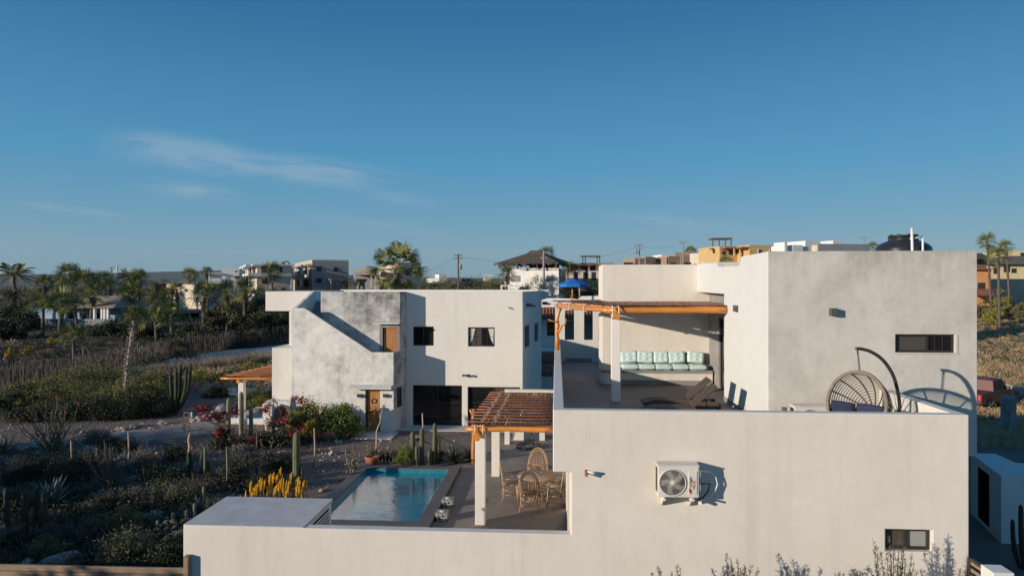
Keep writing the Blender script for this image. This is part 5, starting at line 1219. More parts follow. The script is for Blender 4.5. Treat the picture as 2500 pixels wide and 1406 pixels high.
for q in ((1850, 608, 1858, 618), (1878, 608, 1885, 616)):
    f = b2_.feat('R', *q, 'h_white', 'window_surround', .08); b2_.feat('R', q[0] + 1.2, q[1] + 1.2, q[2] - 1.2, q[3], 'h_dark', 'window', .12)
z1, z2 = H(0, 601, 124).z, H(0, 591, 124).z
t = thing('roof_pergola', 'dark pergola on the roof terrace of the yellow house', 'pergola', (X(1760, 124), 124, z1))
for q in (1739, 1755, 1770, 1784): MB().box(X(q, 124), X(q, 124) + .2, 124, 124.2, z1 - .5, z2).build('post', M['h_brownroof'], t)
MB().box(X(1737, 124), X(1787, 124), 123.6, 127, z2, z2 + .2).build('roof_slats', M['h_brownroof'], t)
r = bg('white_modern_house', 'white stepped flat roofed house behind the villa roof', 'house', 1990, 85)
for xl, xc, xr, y in ((1930, 1935, 1960, 598), (1955, 1966, 2003, 588), (2000, 2034, 2057, 587.5), (1906, 1915.5, 1922, 591)):
    b = CB(xc, 84 + (xc - 1930) * .03, 20, r); b.box(xl, xr, y, None, 'h_white', 'chimney' if xl == 1906 else 'wall', deep=2 if xl == 1906 else 4)
r = bg('grey_flat_house', 'low grey flat roofed block in front of the white stepped house', 'house', 2050, 62); b = CB(1998, 62, 14, r); b.box(1981, 2122, 595, None, 'h_slab')
b.feat('L', 1996, 599, 1983, 700, 'h_cream', 'pale_wall', .05)
r = bg('far_tan_house', 'small tan block with antenna pole far behind the grey flat roofed block', 'house', 2110, 120); b = CB(2095, 120, 20, r); b.box(2070, 2122, 597, None, 'h_cream', deep=4)
# right edge houses
r = bg('orange_house', 'orange house with dark timber upper floor and red tile porch at the right edge', 'house', 2400, 100)
z_ = lambda py, v=100: H(2400, py, v).z
MB().box(X(2360, 100), X(2420, 100), 100, 108, 0, z_(655)).build('wall', M['h_orange'], r); MB().box(X(2360, 100), X(2420, 100), 101, 107, z_(655), z_(633)).build('upper_floor', M['bark'], r)
xa, xb3 = X(2350, 99), X(2424, 99); MB().add([(xa, 99, z_(632)), (xb3, 99, z_(634)), (xb3, 108, z_(634)), (xa, 108, z_(632)), (X(2380, 103), 103, z_(616)), (X(2398, 103), 103, z_(616))], [(0, 1, 5, 4), (1, 2, 5), (2, 3, 4, 5), (3, 0, 4), (3, 2, 1, 0)]).build('thatched_roof', M['thatch'], r)
MB().box(X(2360, 99.7), X(2422, 99.7), 99.2, 100, z_(658), z_(655)).build('roof_edge', M['rooftile'], r)
MB().add([(X(2360, 96), 96, z_(722, 96)), (X(2430, 96), 96, z_(722, 96)), (X(2421, 99.9), 99.9, z_(705)), (X(2360, 99.9), 99.9, z_(705))], [(0, 1, 2, 3)]).add([(X(2360, 96), 96, z_(722, 96) - .15), (X(2430, 96), 96, z_(722, 96) - .15), (X(2421, 99.9), 99.9, z_(705) - .15), (X(2360, 99.9), 99.9, z_(705) - .15)], [(3, 2, 1, 0)]).build('porch_roof', M['rooftile'], r)
q0_ = px_rect(2388, 690, 2404, 705, 99.9); MB().box(q0_[0], q0_[1], 99.88, 99.99, q0_[2], q0_[3]).build('window', M['h_dark'], r)
r = bg('pale_yellow_house', 'pale yellow house with dark hipped roof at the right edge behind the palms', 'house', 2460, 118)
z_ = lambda py, v=118: H(2440, py, v).z
MB().box(X(2415, 118), X(2560, 118), 118, 128, 0, z_(645)).build('wall', M['h_pale_yellow'], r)
xa, xb3 = X(2412, 117), X(2580, 117); MB().add([(xa, 117, z_(646)), (xb3, 117, z_(646)), (xb3, 130, z_(646)), (xa, 130, z_(646)), (X(2450, 123), 123, z_(622)), (X(2540, 123), 123, z_(622))], [(0, 1, 5, 4), (1, 2, 5), (2, 3, 4, 5), (3, 0, 4), (3, 2, 1, 0)]).build('hipped_roof', M['h_brownroof'], r)
MB().box(X(2466, 126), X(2560, 126), 126, 134, 8, z_(613, 126)).build('upper_room', M['h_pale_yellow'], r)
for q in ((2426, 652, 2435, 668), (2451, 650, 2464, 664), (2470, 655, 2480, 666), (2492, 617, 2500, 630)): 
    v_ = 117.9 if q[0] < 2490 else 125.9; q0_ = px_rect(*q, v_); MB().box(q0_[0], q0_[1], v_ - .05, v_ + .09, q0_[2], q0_[3]).build('window', M['h_dark'], r)
MB().box(X(2418, 108), X(2560, 108), 108, 108.4, 0, H(2440, 681, 108).z).build('terrace_wall', M['h_tan'], r)
# tiled house right behind the stair house
r = bg('tiled_roof_house', 'white house with red clay tile eaves and arched openings between the two villas', 'house', 1390, 46)
z_ = lambda py, v: H(1390, py, v).z
xa, xb3 = X(1312, 46), X(1560, 46)
holes = [(*[X(q, 46) for q in (1335, 1356)], z_(820, 46), z_(787, 46)), (*[X(q, 46) for q in (1379, 1402)], z_(830, 46), z_(784, 46)), (*[X(q, 46) for q in (1425, 1450)], z_(830, 46), z_(770, 46))]
MB().wall(xa, xb3, 0, z_(776, 46), 46, 46.4, holes).build('front_wall', M['h_white'], r, merge=True)
for i, h_ in enumerate(holes): MB().box(h_[0] - .05, h_[1] + .05, 46.45, 46.5, h_[2] - .05, h_[3] + .05).build('window', M['glass' if i == 0 else 'glass_blind'], r)
MB().box(xa, xb3, 46.6, 55, 0, z_(752, 46.6)).box(xa, xb3, 46.6, 46.9, z_(752, 46.6), z_(735, 46.6)).build('parapet_block', M['h_white'], r)
def tileroof(x0, x1, y0, z0, y1, z1, n, name='tile_eave'):
    m = MB(); w = (x1 - x0) / n
    for i in range(n):
        xc = x0 + (i + .5) * w; P = []
        for k in range(6): t = k / 5; P.append((xc, y0 + (y1 - y0) * t, z0 + (z1 - z0) * t + .02 * (k % 2)))
        m.tube(P, w * .46, 8)
    m.prism([(x0, y0, z0 - .06), (x1, y0, z0 - .06), (x1, y1, z1 - .06), (x0, y1, z1 - .06)], (0, 0, -.05))
    return m.build(name, M['rooftile'], r)
tileroof(xa - .3, xb3, 45.0, z_(777, 45), 46.58, z_(753, 46.58), 34)
tileroof(X(1312, 40), X(1358, 40), 39.5, z_(886, 39.5), 41.5, z_(860, 41.5), 8, 'porch_tiles')
MB().box(X(1312, 41), X(1370, 41), 41.52, 45.9, 0, z_(862, 41.5)).build('lower_wall', M['h_white'], r)
MB().box(X(1283, 36), X(1352, 36), 36.4, 37.2, 0, z_(912, 36.4)).build('porch_wall', M['h_slab'], r) if False else None
tileroof(X(1284, 37), X(1350, 37), 37.0, z_(915, 37), 38.6, z_(893, 38.6), 12, 'lower_porch_tiles')
MB().box(X(1288, 37.2), X(1292, 37.2), 37.2, 37.4, 0, z_(915, 37)).box(X(1312, 37.2), X(1316, 37.2), 37.2, 37.4, 0, z_(915, 37)).box(X(1338, 37.2), X(1342, 37.2), 37.2, 37.4, 0, z_(915, 37)).build('porch_posts', M['h_white'], r)
# roof terrace parapet and parasols
MB().prism([(X(1322, 50), 50, z_(752, 50)), (X(1470, 50), 50, z_(752, 50)), (X(1470, 50), 50, z_(722, 50)), (X(1420, 50), 50, z_(723, 50)), (X(1412, 50), 50, z_(731, 50)), (X(1400, 50), 50, z_(729, 50)), (X(1336, 50), 50, z_(728, 50)), (X(1322, 50), 50, z_(733, 50))], (0, .3, 0)).build('roof_parapet', M['h_white'], r)
def parasol(lab, px0, px1, ytop, yrim, ybot, pole, v):
    x0, x1 = X(px0, v), X(px1, v); cx, rr = (x0 + x1) / 2, (x1 - x0) / 2; zt_, zr_, zb_ = z_(ytop, v), z_(yrim, v), z_(ybot, v)
    t = thing('blue_parasol', lab, 'parasol', (cx, v, zb_), 0, 'blue parasols on the roof terrace')
    m = MB(); V = [(cx, v, zt_)]; n = 8
    for i in range(n): a = 2 * math.pi * (i + .5) / n; V.append((cx + rr * math.cos(a), v + rr * math.sin(a), zr_))
    m.add(V, [(0, 1 + i, 1 + (i + 1) % n) for i in range(n)]); V2 = [(x, y, z - (.14 if k else 0)) for k, (x, y, z) in enumerate(V)]
    for i in range(n): a, b = V[1 + i], V[1 + (i + 1) % n]; m.add([a, b, (b[0], b[1], b[2] - .18), (a[0], a[1], a[2] - .18)], [(0, 3, 2, 1)])
    m.build('canopy', M['cloth_blue'], t); MB().tube([(X(pole, v), v, zb_ - .5), (cx, v, zt_ - .05)], .05, 8).build('pole', M['log_v'], t)
parasol('bright blue parasol on the roof terrace, the big one in front', 1360, 1438, 679, 694, 730, 1396, 49)
parasol('bright blue parasol on the roof terrace, the smaller one behind the big one', 1396, 1434, 683, 693, 730, 1415, 51.4)
# ---------------------------------------------------------------- poles
def upole(lab, px, v, ytop, mat='bark', arms=((.97, 1.1),), rad=.16, gear=()):
    x = X(px, v); zt_ = H(px, ytop, v).z; g0 = terr(x, v)
    t = thing('utility_pole', lab, 'utility pole', (x, v, g0))
    MB().tube([(x, v, g0 - .3), (x, v, zt_)], [rad, rad * .7], 10).build('pole', M[mat], t)
    for f, w in arms: z = g0 + (zt_ - g0) * f; MB().box(x - w, x + w, v - .07, v + .07, z - .05, z + .05).build('crossarm', M[mat], t)
    for f, dx in gear: z = g0 + (zt_ - g0) * f; MB().lathe([(0, 0), (.16, 0), (.16, .6), (0, .65)], (x + dx, v - .3, z - .4), 10).build('transformer', M['h_gray'], t)
upole('dark wooden utility pole with two crossarms behind the white stair house', 1119, 78, 621, 'bark', ((.985, .48), (.93, .52)), .13, ((.80, .3),))
upole('concrete utility pole standing in front of the thatched house', 1327.5, 58, 612, 'conc_gray', ((.93, .3),), .14)
upole('utility pole with crossarms left of centre behind the brown adobe house', 1561, 100, 596, 'conc_gray', ((.99, .7), (.95, .8), (.9, .6)), .12, ((.85, -.5),))
upole('bare grey utility pole behind the brown adobe house', 1668, 100, 590, 'conc_gray', ((.99, .8),), .13)
upole('thin far pole on the skyline above the grey flat roofed block', 2109, 120, 578, 'conc_gray', ((.98, .9),), .12)
upole('left dark pole of three on the skyline above the left palms', 159, 120, 648, 'bark', ((.98, .6),), .14)
upole('middle dark pole of three on the skyline above the left palms', 273, 130, 652, 'bark', ((.98, .6),), .14)
upole('pale concrete pole rising among the left palms', 286.5, 84, 648, 'conc_top', ((.88, .6),), .15)
# ---------------------------------------------------------------- vehicles
def car(name, label, cat, loc, rz, L, Wd, Ht, paint, pickup=False, cabin=(.22, .80), group=None):
    t = thing(name, label, cat, loc, 0, group); B = lambda m, n, mt, p=None, **k: m.build(n, mt, p or t, world=False, **k)
    w = Wd / 2; hb = Ht * .56 if not pickup else Ht * .60; c0, c1 = cabin
    side = [(-L / 2, .42), (-L / 2, hb * .95), (-L / 2 + L * c0, hb), (L / 2 - L * .02 - L * (.17 if not pickup else .14), hb), (L / 2 - .12, hb * .86), (L / 2, hb * .6), (L / 2, .36)]
    bot = [(L / 2 - .12, .3), (-L / 2 + .1, .3)]
    B(MB().prism([(x, -w, z) for x, z in side + bot], (0, 2 * w, 0)), 'body', paint, bevel=.06)
    xa, xb = -L / 2 + L * c0, -L / 2 + L * c1; cab = [(xa, hb - .02), (xa + .12, Ht), (xb - .75, Ht), (xb, hb - .02)]; ww = w * .88
    V = [(x, s * (ww if z > hb else w * .97), z) for s in (-1, 1) for x, z in cab]
    B(MB().add(V, [(3, 2, 1, 0), (4, 5, 6, 7), (1, 2, 6, 5), (0, 1, 5, 4), (2, 3, 7, 6)]), 'cabin', paint, merge=True, bevel=.05)
    for s in (-1, 1):
        def yy(z): return s * (w * .97 + (ww - w * .97) * (z - hb) / (Ht - hb) + .012)
        xm = (xa + xb) / 2 - .15; z0_, z1_ = hb + .05, Ht - .12
        for x0, x1, x2, x3 in ((xa + .12, xm - .05, xm - .05, xa + .18), (xm + .05, xb - .22, xb - .78, xm + .05)):
            m = MB().add([(x0, yy(z0_), z0_), (x1, yy(z0_), z0_), (x2, yy(z1_), z1_), (x3, yy(z1_), z1_)], [(0, 1, 2, 3) if s < 0 else (3, 2, 1, 0)]); B(m, 'side_window', M['glass'])
        B(MB().box(xb - .55, xb - .35, s * (w + .02), s * (w + .22), hb + .02, hb + .2) if s > 0 else MB().box(xb - .55, xb - .35, -w - .22, -w - .02, hb + .02, hb + .2), 'mirror', M['steel'])
        B(MB().box(-L / 2 - .02, -L / 2 + .08, s * (w - .16) - .07, s * (w - .16) + .07, hb * .6, hb * .9), 'tail_light', M['mark_red'])
        B(MB().box(L / 2 - .1, L / 2 - .02, s * (w - .25) - .15, s * (w - .25) + .15, hb * .62, hb * .78), 'headlight', M['white_metal'])
    B(MB().add([(xb - .02, -w * .85, hb + .03), (xb - .02, w * .85, hb + .03), (xb - .70, ww * .9, Ht - .06), (xb - .70, -ww * .9, Ht - .06)], [(0, 1, 2, 3)]), 'windscreen', M['glass'])
    for x in (-L * .30, L * .32):
        for s in (-1, 1):
            wh = B(MB().tube([(x, s * (w - .2), .36), (x, s * (w + .02), .36)], .36, 20, sm=False), 'wheel', M['rubber']); B(MB().tube([(x, s * (w + .021), .36), (x, s * (w + .03), .36)], .21, 14, sm=False), 'rim', M['gray_metal'], wh)
    t.rotation_euler = (0, 0, rz); return t
def paint(name, c):
    m, nt, b = newmat(name); b.inputs['Base Color'].default_value = (*c, 1); b.inputs['Roughness'].default_value = .45; b.inputs['Coat Weight'].default_value = .15; M[name] = m
paint('red_paint', (.075, .005, .009)); paint('white_paint', (.7, .72, .74)); paint('dark_paint', (.03, .035, .045))
p = Vector((X(2399, 48), 48, 0)); p.z = terr(p.x, 48)
car('pickup_truck', 'dark red pickup truck parked on the dry slope, half hidden by the villa wall', 'pickup truck', p, R(38), 5.2, 1.95, 1.82, M['red_paint'], True, (.36, .80))
p = Vector((X(1412, 100), 100, 0)); p.z = terr(p.x, 100) + .1; car('parked_car', 'small pale car parked on the track behind the blue parasols', 'car', p, R(50), 4.2, 1.7, 1.45, M['white_paint'])
p = Vector((X(1140, 125), 125, 0)); p.z = terr(p.x, 125) + .1; car('parked_car', 'dark car roof just showing over the stair house parapet', 'car', p, R(10), 4.2, 1.7, 1.5, M['dark_paint'])
# ---------------------------------------------------------------- vegetation generators (local coordinates, base at the origin)
def rng(seed): return np.random.default_rng(seed)
def unit(a): return a / np.maximum(np.linalg.norm(a, axis=1, keepdims=True), 1e-9)
def leaves(Cn, L, W, seed, up=.3, D=None):
    """rhombus leaves at centres Cn"""
    g = rng(seed); n = len(Cn); d = unit(g.normal(size=(n, 3)) + [0, 0, up]) if D is None else unit(D)
    s = unit(np.cross(d, g.normal(size=(n, 3)))); l = L * g.uniform(.6, 1.3, (n, 1)); w = W * g.uniform(.7, 1.2, (n, 1))
    V = np.stack([Cn, Cn + d * l * .5 + s * w * .5, Cn + d * l, Cn + d * l * .5 - s * w * .5], 1).reshape(-1, 3)
    return V, np.arange(4 * n).reshape(-1, 4)
def clumps(n, k, rx, ry, h, z0, cr, seed, shell=.5, flat=.6):
    """leaf centres gathered in k clumps inside a dome"""
    g = rng(seed); c = []
    while len(c) < k:
        p = g.uniform(-1, 1, 3); 
        if p[2] < -.25: continue
        q = np.linalg.norm(p)
        if q < 1 and q > shell * g.uniform(0, 1.2): c.append(p)
    c = np.array(c) * [rx - cr * .6, ry - cr * .6, (h - z0) * .85]; c[:, 2] = z0 + np.abs(c[:, 2])
    szs = cr * g.uniform(.45, 1.25, k); idx = g.integers(0, k, n)
    off = g.normal(size=(n, 3)) * .48; P = c[idx] + off * szs[idx][:, None] * [1, 1, flat]
    P = P[P[:, 2] > .02]; return P, c
def stems_mb(tips, base_r=.03, seed=0, root=(0, 0, 0), nroot=3, spread=.1):
    m = MB(); rr = random.Random(seed)
    for t in tips:
        b = Vector(root) + Vector((rr.uniform(-spread, spread), rr.uniform(-spread, spread), 0)); t = Vector(t)
        mid = b.lerp(t, .5) + Vector((0, 0, .12 * t.length)); m.tube([b, b.lerp(mid, .55), mid, t], [base_r, base_r * .8, base_r * .55, base_r * .2], 5)
    return m
def B_(m, n, mt, t): return m.build(n, M[mt], t, world=False)
def bush(label, cat, loc, rx, ry, h, n, L, W, mat, seed, k=None, z0=.1, cr=None, name='shrub', group=None, stem='bark', flat=.7, second=None, up=.3, shell=.5):
    t = thing(name, label, cat, loc, 0, group); k = k or max(6, int(14 * rx * ry)); cr = cr or .34 * (rx + ry) / 2
    P, c = clumps(n, k, rx, ry, h, z0, cr, seed, shell, flat); V, Fq = leaves(P, L, W, seed + 1, up)
    np_mesh('foliage', V, Fq, M[mat], t)
    if second:
        P2, _ = clumps(int(n * second[1]), max(3, k // 3), rx, ry, h, z0 + h * .2, cr * .7, seed + 9, .8, flat); V, Fq = leaves(P2, second[2] if len(second) > 2 else L, second[3] if len(second) > 3 else W, seed + 5); tag(np_mesh(second[4] if len(second) > 4 else 'fresh_foliage', V, Fq, M[second[0]], t), kind='stuff')
    B_(stems_mb([tuple(q * .9) for q in c[:min(14, k)]], .035 * h ** .5, seed), 'stems', stem, t); return t
def twigs(label, cat, loc, rx, h, n, mat, seed, name='dry_shrub', group=None, r0=.012, curve=.3, lean=(0, 0)):
    """bare branching brush"""
    t = thing(name, label, cat, loc, 0, group); g = random.Random(seed); m = MB()
    for i in range(n):
        a = g.uniform(0, 6.28); q = g.uniform(.1, 1) ** .7; tip = Vector((rx * q * math.cos(a) + lean[0], rx * q * math.sin(a) + lean[1], h * g.uniform(.5, 1) * (1 - .4 * q * q)))
        b = Vector((g.uniform(-.08, .08), g.uniform(-.08, .08), 0)); mid = b.lerp(tip, .5) + Vector((g.uniform(-1, 1), g.uniform(-1, 1), 0)) * curve * .25 * rx + Vector((0, 0, -.05 * h))
        P = [b, b.lerp(mid, .6), mid, mid.lerp(tip, .6) + Vector((g.uniform(-.04, .04), g.uniform(-.04, .04), 0)), tip]; m.tube(P, [r0, r0 * .85, r0 * .7, r0 * .5, r0 * .25], 4, sm=True)
        for j in range(g.randint(1, 4)):
            s = P[g.randint(1, 3)]; m.tube([s, s + Vector((g.uniform(-1, 1) * rx * .22, g.uniform(-1, 1) * rx * .22, g.uniform(.05, .3) * h))], [r0 * .5, r0 * .2], 3)
    B_(m, 'branches', mat, t); return t
def col_cactus_mb(m, base, h, r, ribs=9, lean=(0, 0), curve=0, ang=0):
    base = Vector(base); n = 26; P = []; Rr = []
    for i in range(n + 1):
        t = i / n; z = h * t; k = curve * (1 - (1 - t) ** 3); P.append(base + Vector((lean[0] * h * t + k * math.cos(ang), lean[1] * h * t + k * math.sin(ang), z)))
        Rr.append(r * (.82 + .18 * math.sin(t * 3.1)) * (1 + .03 * math.sin(t * 24)) * (1 if t < 1 - 1.6 * r / h else max(.12, math.sqrt(max(0, 1 - ((t - 1 + 1.6 * r / h) / (1.6 * r / h)) ** 2)))))
    m.tube(P, Rr, ribs * 3, prof=lambda a: 1 + .12 * math.cos(a * ribs)); return m
def cactus(label, loc, stems, mat='cactus', name='columnar_cactus', group=None, ribs=9):
    """stems: (dx,dy,h,r,curve,ang)"""
    t = thing(name, label, 'cactus', loc, 0, group)
    for s in stems:
        B_(col_cactus_mb(MB(), (s[0], s[1], s[6] if len(s) > 6 else -.05), s[2], s[3], ribs, (s[7] if len(s) > 7 else 0, 0), s[4], s[5]), 'stem', mat, t)
    return t
def barrel(label, loc, h, r, mat='cactus', spines=True):
    t = thing('barrel_cactus', label, 'cactus', loc); m = MB(); nr = 15
    prof = [(0, .55), (.15, .9), (.4, 1), (.7, 1), (.88, .82), (.96, .5), (1, .1)]
    m.tube([(0, 0, h * a) for a, b in prof], [r * b for a, b in prof], nr * 4, prof=lambda a: 1 + .10 * math.cos(a * nr)); B_(m, 'ribbed_body', mat, t)
    m = MB()
    for k in range(nr):
        a = 2 * math.pi * k / nr; P = [Vector((r * b * 1.10 * math.cos(a), r * b * 1.10 * math.sin(a), h * q)) for q, b in prof[:-1]]; m.tube(P, .008, 3)
    B_(m, 'spine_rows', 'cactus_gray', t); return t
def rosette(label, cat, loc, n, L, W, mat, seed, name='agave', thick=.02, e0=15, e1=80, droop=.15, group=None, z0=0, stalk=False):
    t = thing(name, label, cat, loc, 0, group); g = random.Random(seed); m = MB()
    for i in range(n):
        q = i / n; a = i * 2.39996 + g.uniform(-.2, .2); e = R(e0 + (e1 - e0) * q + g.uniform(-6, 6)); l = L * g.uniform(.8, 1.1) * (1 - .15 * q)
        d = Vector((math.cos(a) * math.cos(e), math.sin(a) * math.cos(e), math.sin(e))); s = Vector((-math.sin(a), math.cos(a), 0)); nn = d.cross(s); V = []
        for tt, w in ((0, .55), (.3, 1), (.6, .8), (.85, .4), (1, .03)):
            c = d * (l * tt) + Vector((0, 0, z0 - droop * l * tt * tt)); V += [c - s * (W * w / 2), c - nn * thick * w, c + s * (W * w / 2), c + nn * thick * w * .2]
        fs = []
        for k in range(4):
            for j in range(4): fs.append((k * 4 + j, k * 4 + (j + 1) % 4, k * 4 + 4 + (j + 1) % 4, k * 4 + 4 + j))
        m.add(V, fs, 0, True)
    B_(m, 'leaves', mat, t); return t
# palms
def fan_crown(n, blades, L, pet, seed, emin=-35, emax=80, W=.05, mat='palm', droop=.35, blow=(0, 0)):
    g = rng(seed); V = []; Fq = []; st = MB()
    for i in range(n):
        q = (i + .5) / n; az = i * 2.39996 + g.uniform(-.25, .25); el = R(emin + (emax - emin) * q ** .9 + g.uniform(-8, 8)); d = np.array([math.cos(az) * math.cos(el) + blow[0], math.sin(az) * math.cos(el) + blow[1], math.sin(el)]); d /= np.linalg.norm(d)
        s = np.cross(d, [0, 0, 1]); s /= max(1e-6, np.linalg.norm(s)); nn = np.cross(s, d); p = pet * g.uniform(.8, 1.2); l = L * g.uniform(.85, 1.15); tw = g.uniform(-.5, .5); s2 = s * math.cos(tw) + nn * math.sin(tw); n2 = np.cross(s2, d)
        o = d * p + np.array([0, 0, -.06 * p]); st.tube([(0, 0, 0), tuple(o * .5 + [0, 0, .03]), tuple(o)], [.03, .022, .012], 4)
        fold = g.uniform(.15, .5)
        for b in range(blades):
            be = R(-95 + 190 * (b + .5) / blades + g.uniform(-3, 3)); bd = d * math.cos(be) + s2 * math.sin(be) + n2 * (-fold * abs(math.sin(be))); bd /= np.linalg.norm(bd); ll = l * (.72 + .28 * math.cos(be)) * g.uniform(.85, 1.1)
            sd = np.cross(bd, n2); sd /= max(1e-6, np.linalg.norm(sd)); w = W * l * 1.3; k = len(V)
            c1 = o + bd * ll * .5; c2 = o + bd * ll * .78 + np.array([0, 0, -droop * ll * .13]); c3 = o + bd * ll * .92 + np.array([blow[0] * .2, blow[1] * .2, -droop * ll * g.uniform(.5, 1)])
            V += [o - sd * w * .12, o + sd * w * .12, c1 + sd * w * .5, c1 - sd * w * .5, c2 + sd * w * .35, c2 - sd * w * .35, c3 + sd * w * .05, c3 - sd * w * .05]; Fq += [(k, k + 1, k + 2, k + 3), (k + 3, k + 2, k + 4, k + 5), (k + 5, k + 4, k + 6, k + 7)]
    return np.array(V), np.array(Fq), st
def fan_palm(label, h, n, blades, L, pet, seed, tr=.16, skirt=1.2, loc=(0, 0, 0), emin=-35, group=None, bend=(0, 0), blow=(0, 0), rough=False):
    tm = 'trunk_pale' if rough else 'trunk'; t = thing('fan_palm', label, 'palm tree', loc, 0, group); g = random.Random(seed)
    P = [Vector((bend[0] * (q ** 1.6), bend[1] * (q ** 1.6), h * q)) for q in [i / 9 for i in range(10)]]; tp = P[-1]
    m = MB(); m.tube([(p.x, p.y, p.z - .1) for p in P], [tr * (1.25 - .35 * i / 9 + .05 * math.sin(i * 5)) for i in range(10)], 10)
    if rough:
        for k in range(150):
            q = g.random(); i = int(q * 8.99); c = P[i].lerp(P[i + 1], q * 9 - i); a = g.uniform(0, 6.28); o = Vector((math.cos(a), math.sin(a), 0)); m.tube([c + o * tr * .8, c + o * (tr * 1.5 + .05) + Vector((0, 0, .1))], [.035, .012], 4)
    B_(m, 'trunk', tm, t)
    V, Fq, st = fan_crown(n, blades, L, pet, seed, emin, blow=blow); np_mesh('crown', V + np.array(tp), Fq, M['palm'], t)
    st.v = [(v[0] + tp.x, v[1] + tp.y, v[2] + tp.z) for v in st.v]; B_(st, 'leaf_stalks', 'leaf_yellow', t)
    if skirt:
        V, Fq, _ = fan_crown(int(n * .9), max(6, blades // 2), L * .8, pet * .35, seed + 3, -88, -62, W=.07, droop=.25); ns = max(1, int(skirt / .5)); Vs = []; Fs = []
        for k in range(ns):
            sc = 1 - .12 * k; Vs.append(V * [.55 * sc, .55 * sc, 1] + np.array([tp.x, tp.y, tp.z - .15 - k * .45])); Fs.append(Fq + k * len(V))
        np_mesh('dead_frond_skirt', np.concatenate(Vs), np.concatenate(Fs), M['palm_dead'], t)
    return t
def feather_palm(label, h, n, L, seed, loc=(0, 0, 0), tr=.15, group=None, blow=(.25, 0)):
    t = thing('feather_palm', label, 'palm tree', loc, 0, group); g = rng(seed); B_(MB().tube([(.15 * math.sin(q * 2), 0, h * q / 6) for q in range(7)], [tr * (1.2 - .05 * q) for q in range(7)], 9), 'trunk', 'trunk', t)
    tp = np.array([.15 * math.sin(12), 0, h]); V = []; Fq = []; rc = MB()
    for i in range(n):
        q = (i + .5) / n; az = i * 2.39996; el = R(-15 + 80 * q); d = np.array([math.cos(az) * math.cos(el) + blow[0], math.sin(az) * math.cos(el) + blow[1], math.sin(el)]); d /= np.linalg.norm(d); l = L * g.uniform(.8, 1.1); S = 16; P = []
        for k in range(S + 1): tt = k / S; P.append(tp + d * l * tt + np.array([0, 0, -.55 * l * tt ** 2.2 * math.cos(el) ** .5]))
        rc.tube([tuple(p) for p in P[::4]], [.03, .025, .02, .012, .006], 4); s = np.cross(d, [0, 0, 1]); s /= max(1e-6, np.linalg.norm(s))
        for k in range(1, S * 2):
            x = k / (S * 2) * S; a = P[int(x)] + (P[min(S, int(x) + 1)] - P[int(x)]) * (x - int(x)); tdir = P[min(S, int(x) + 1)] - P[int(x)]; tdir /= np.linalg.norm(tdir); ll = l * .2 * math.sin(math.pi * (.12 + .83 * x / S)) 
            for sg in (-1, 1):
                bd = s * sg * .8 + tdir * .55 + np.array([0, 0, -.28]); bd /= np.linalg.norm(bd); kk = len(V); w = .035; V += [a - tdir * w / 2, a + tdir * w / 2, a + bd * ll * .6 + tdir * w * .6, a + bd * ll + np.array([0, 0, -.1 * ll])]; Fq.append((kk, kk + 1, kk + 2, kk + 3))
    np_mesh('crown', np.array(V), np.array(Fq), M['palm'], t); B_(rc, 'leaf_stalks', 'leaf_yellow', t); return t
M['leaf_palmy'] = leafm('palm_garden_leaf', (.10, .105, .04), (.045, .052, .024))
def at(px, v): return GV(px, v)
def hh(px, py0, v, g0=None): return H(px, py0, v).z - (terr(X(px, v), v) if g0 is None else g0)
# ---------------------------------------------------------------- palms
k = 50.0; p = at(968, k); ht = H(968, 662, k).z - p.z
fan_palm('large dark green fan palm with blown fronds rising behind the stair house roof', ht, 27, 26, 1.2, 1.3, 19, .24, .9, p, -50, blow=(.12, 0))
# prototypes for the middle distance, copied with their parts
protos = [fan_palm('x', 4.2, 26, 12, 1.05, .7, 31, .15, 1.3, (0, 0, 0), -30, blow=(.12, 0)), fan_palm('x', 3.4, 24, 12, 1.1, .75, 37, .16, .8, (0, 0, 0), -40, blow=(.1, .05)), fan_palm('x', 2.2, 22, 12, 1.1, .8, 41, .15, 0, (0, 0, 0), -25, blow=(.15, 0))]
hts = [4.2, 3.4, 2.2]; used = [False] * 3
GR = 'fan palms in the neighbouring garden on the left'
def put_palm(px, pyc, v, kind, lab, s=1.0, grp=GR, fill=True):
    b = at(px, v); zc_ = H(px, pyc, v).z; o = protos[kind] if not used[kind] else copy_tree(protos[kind]); used[kind] = True
    need = max(.6, (zc_ - b.z) / s); k_ = need / hts[kind]
    for ch in o.children:
        if ch.name.startswith('trunk'): ch.scale = (1, 1, k_)
        else: ch.location = (0, 0, need - hts[kind])
    place(o, b, rnd.uniform(0, 6.28), s, lab, grp, (rnd.uniform(-.07, .07), rnd.uniform(-.07, .09)))
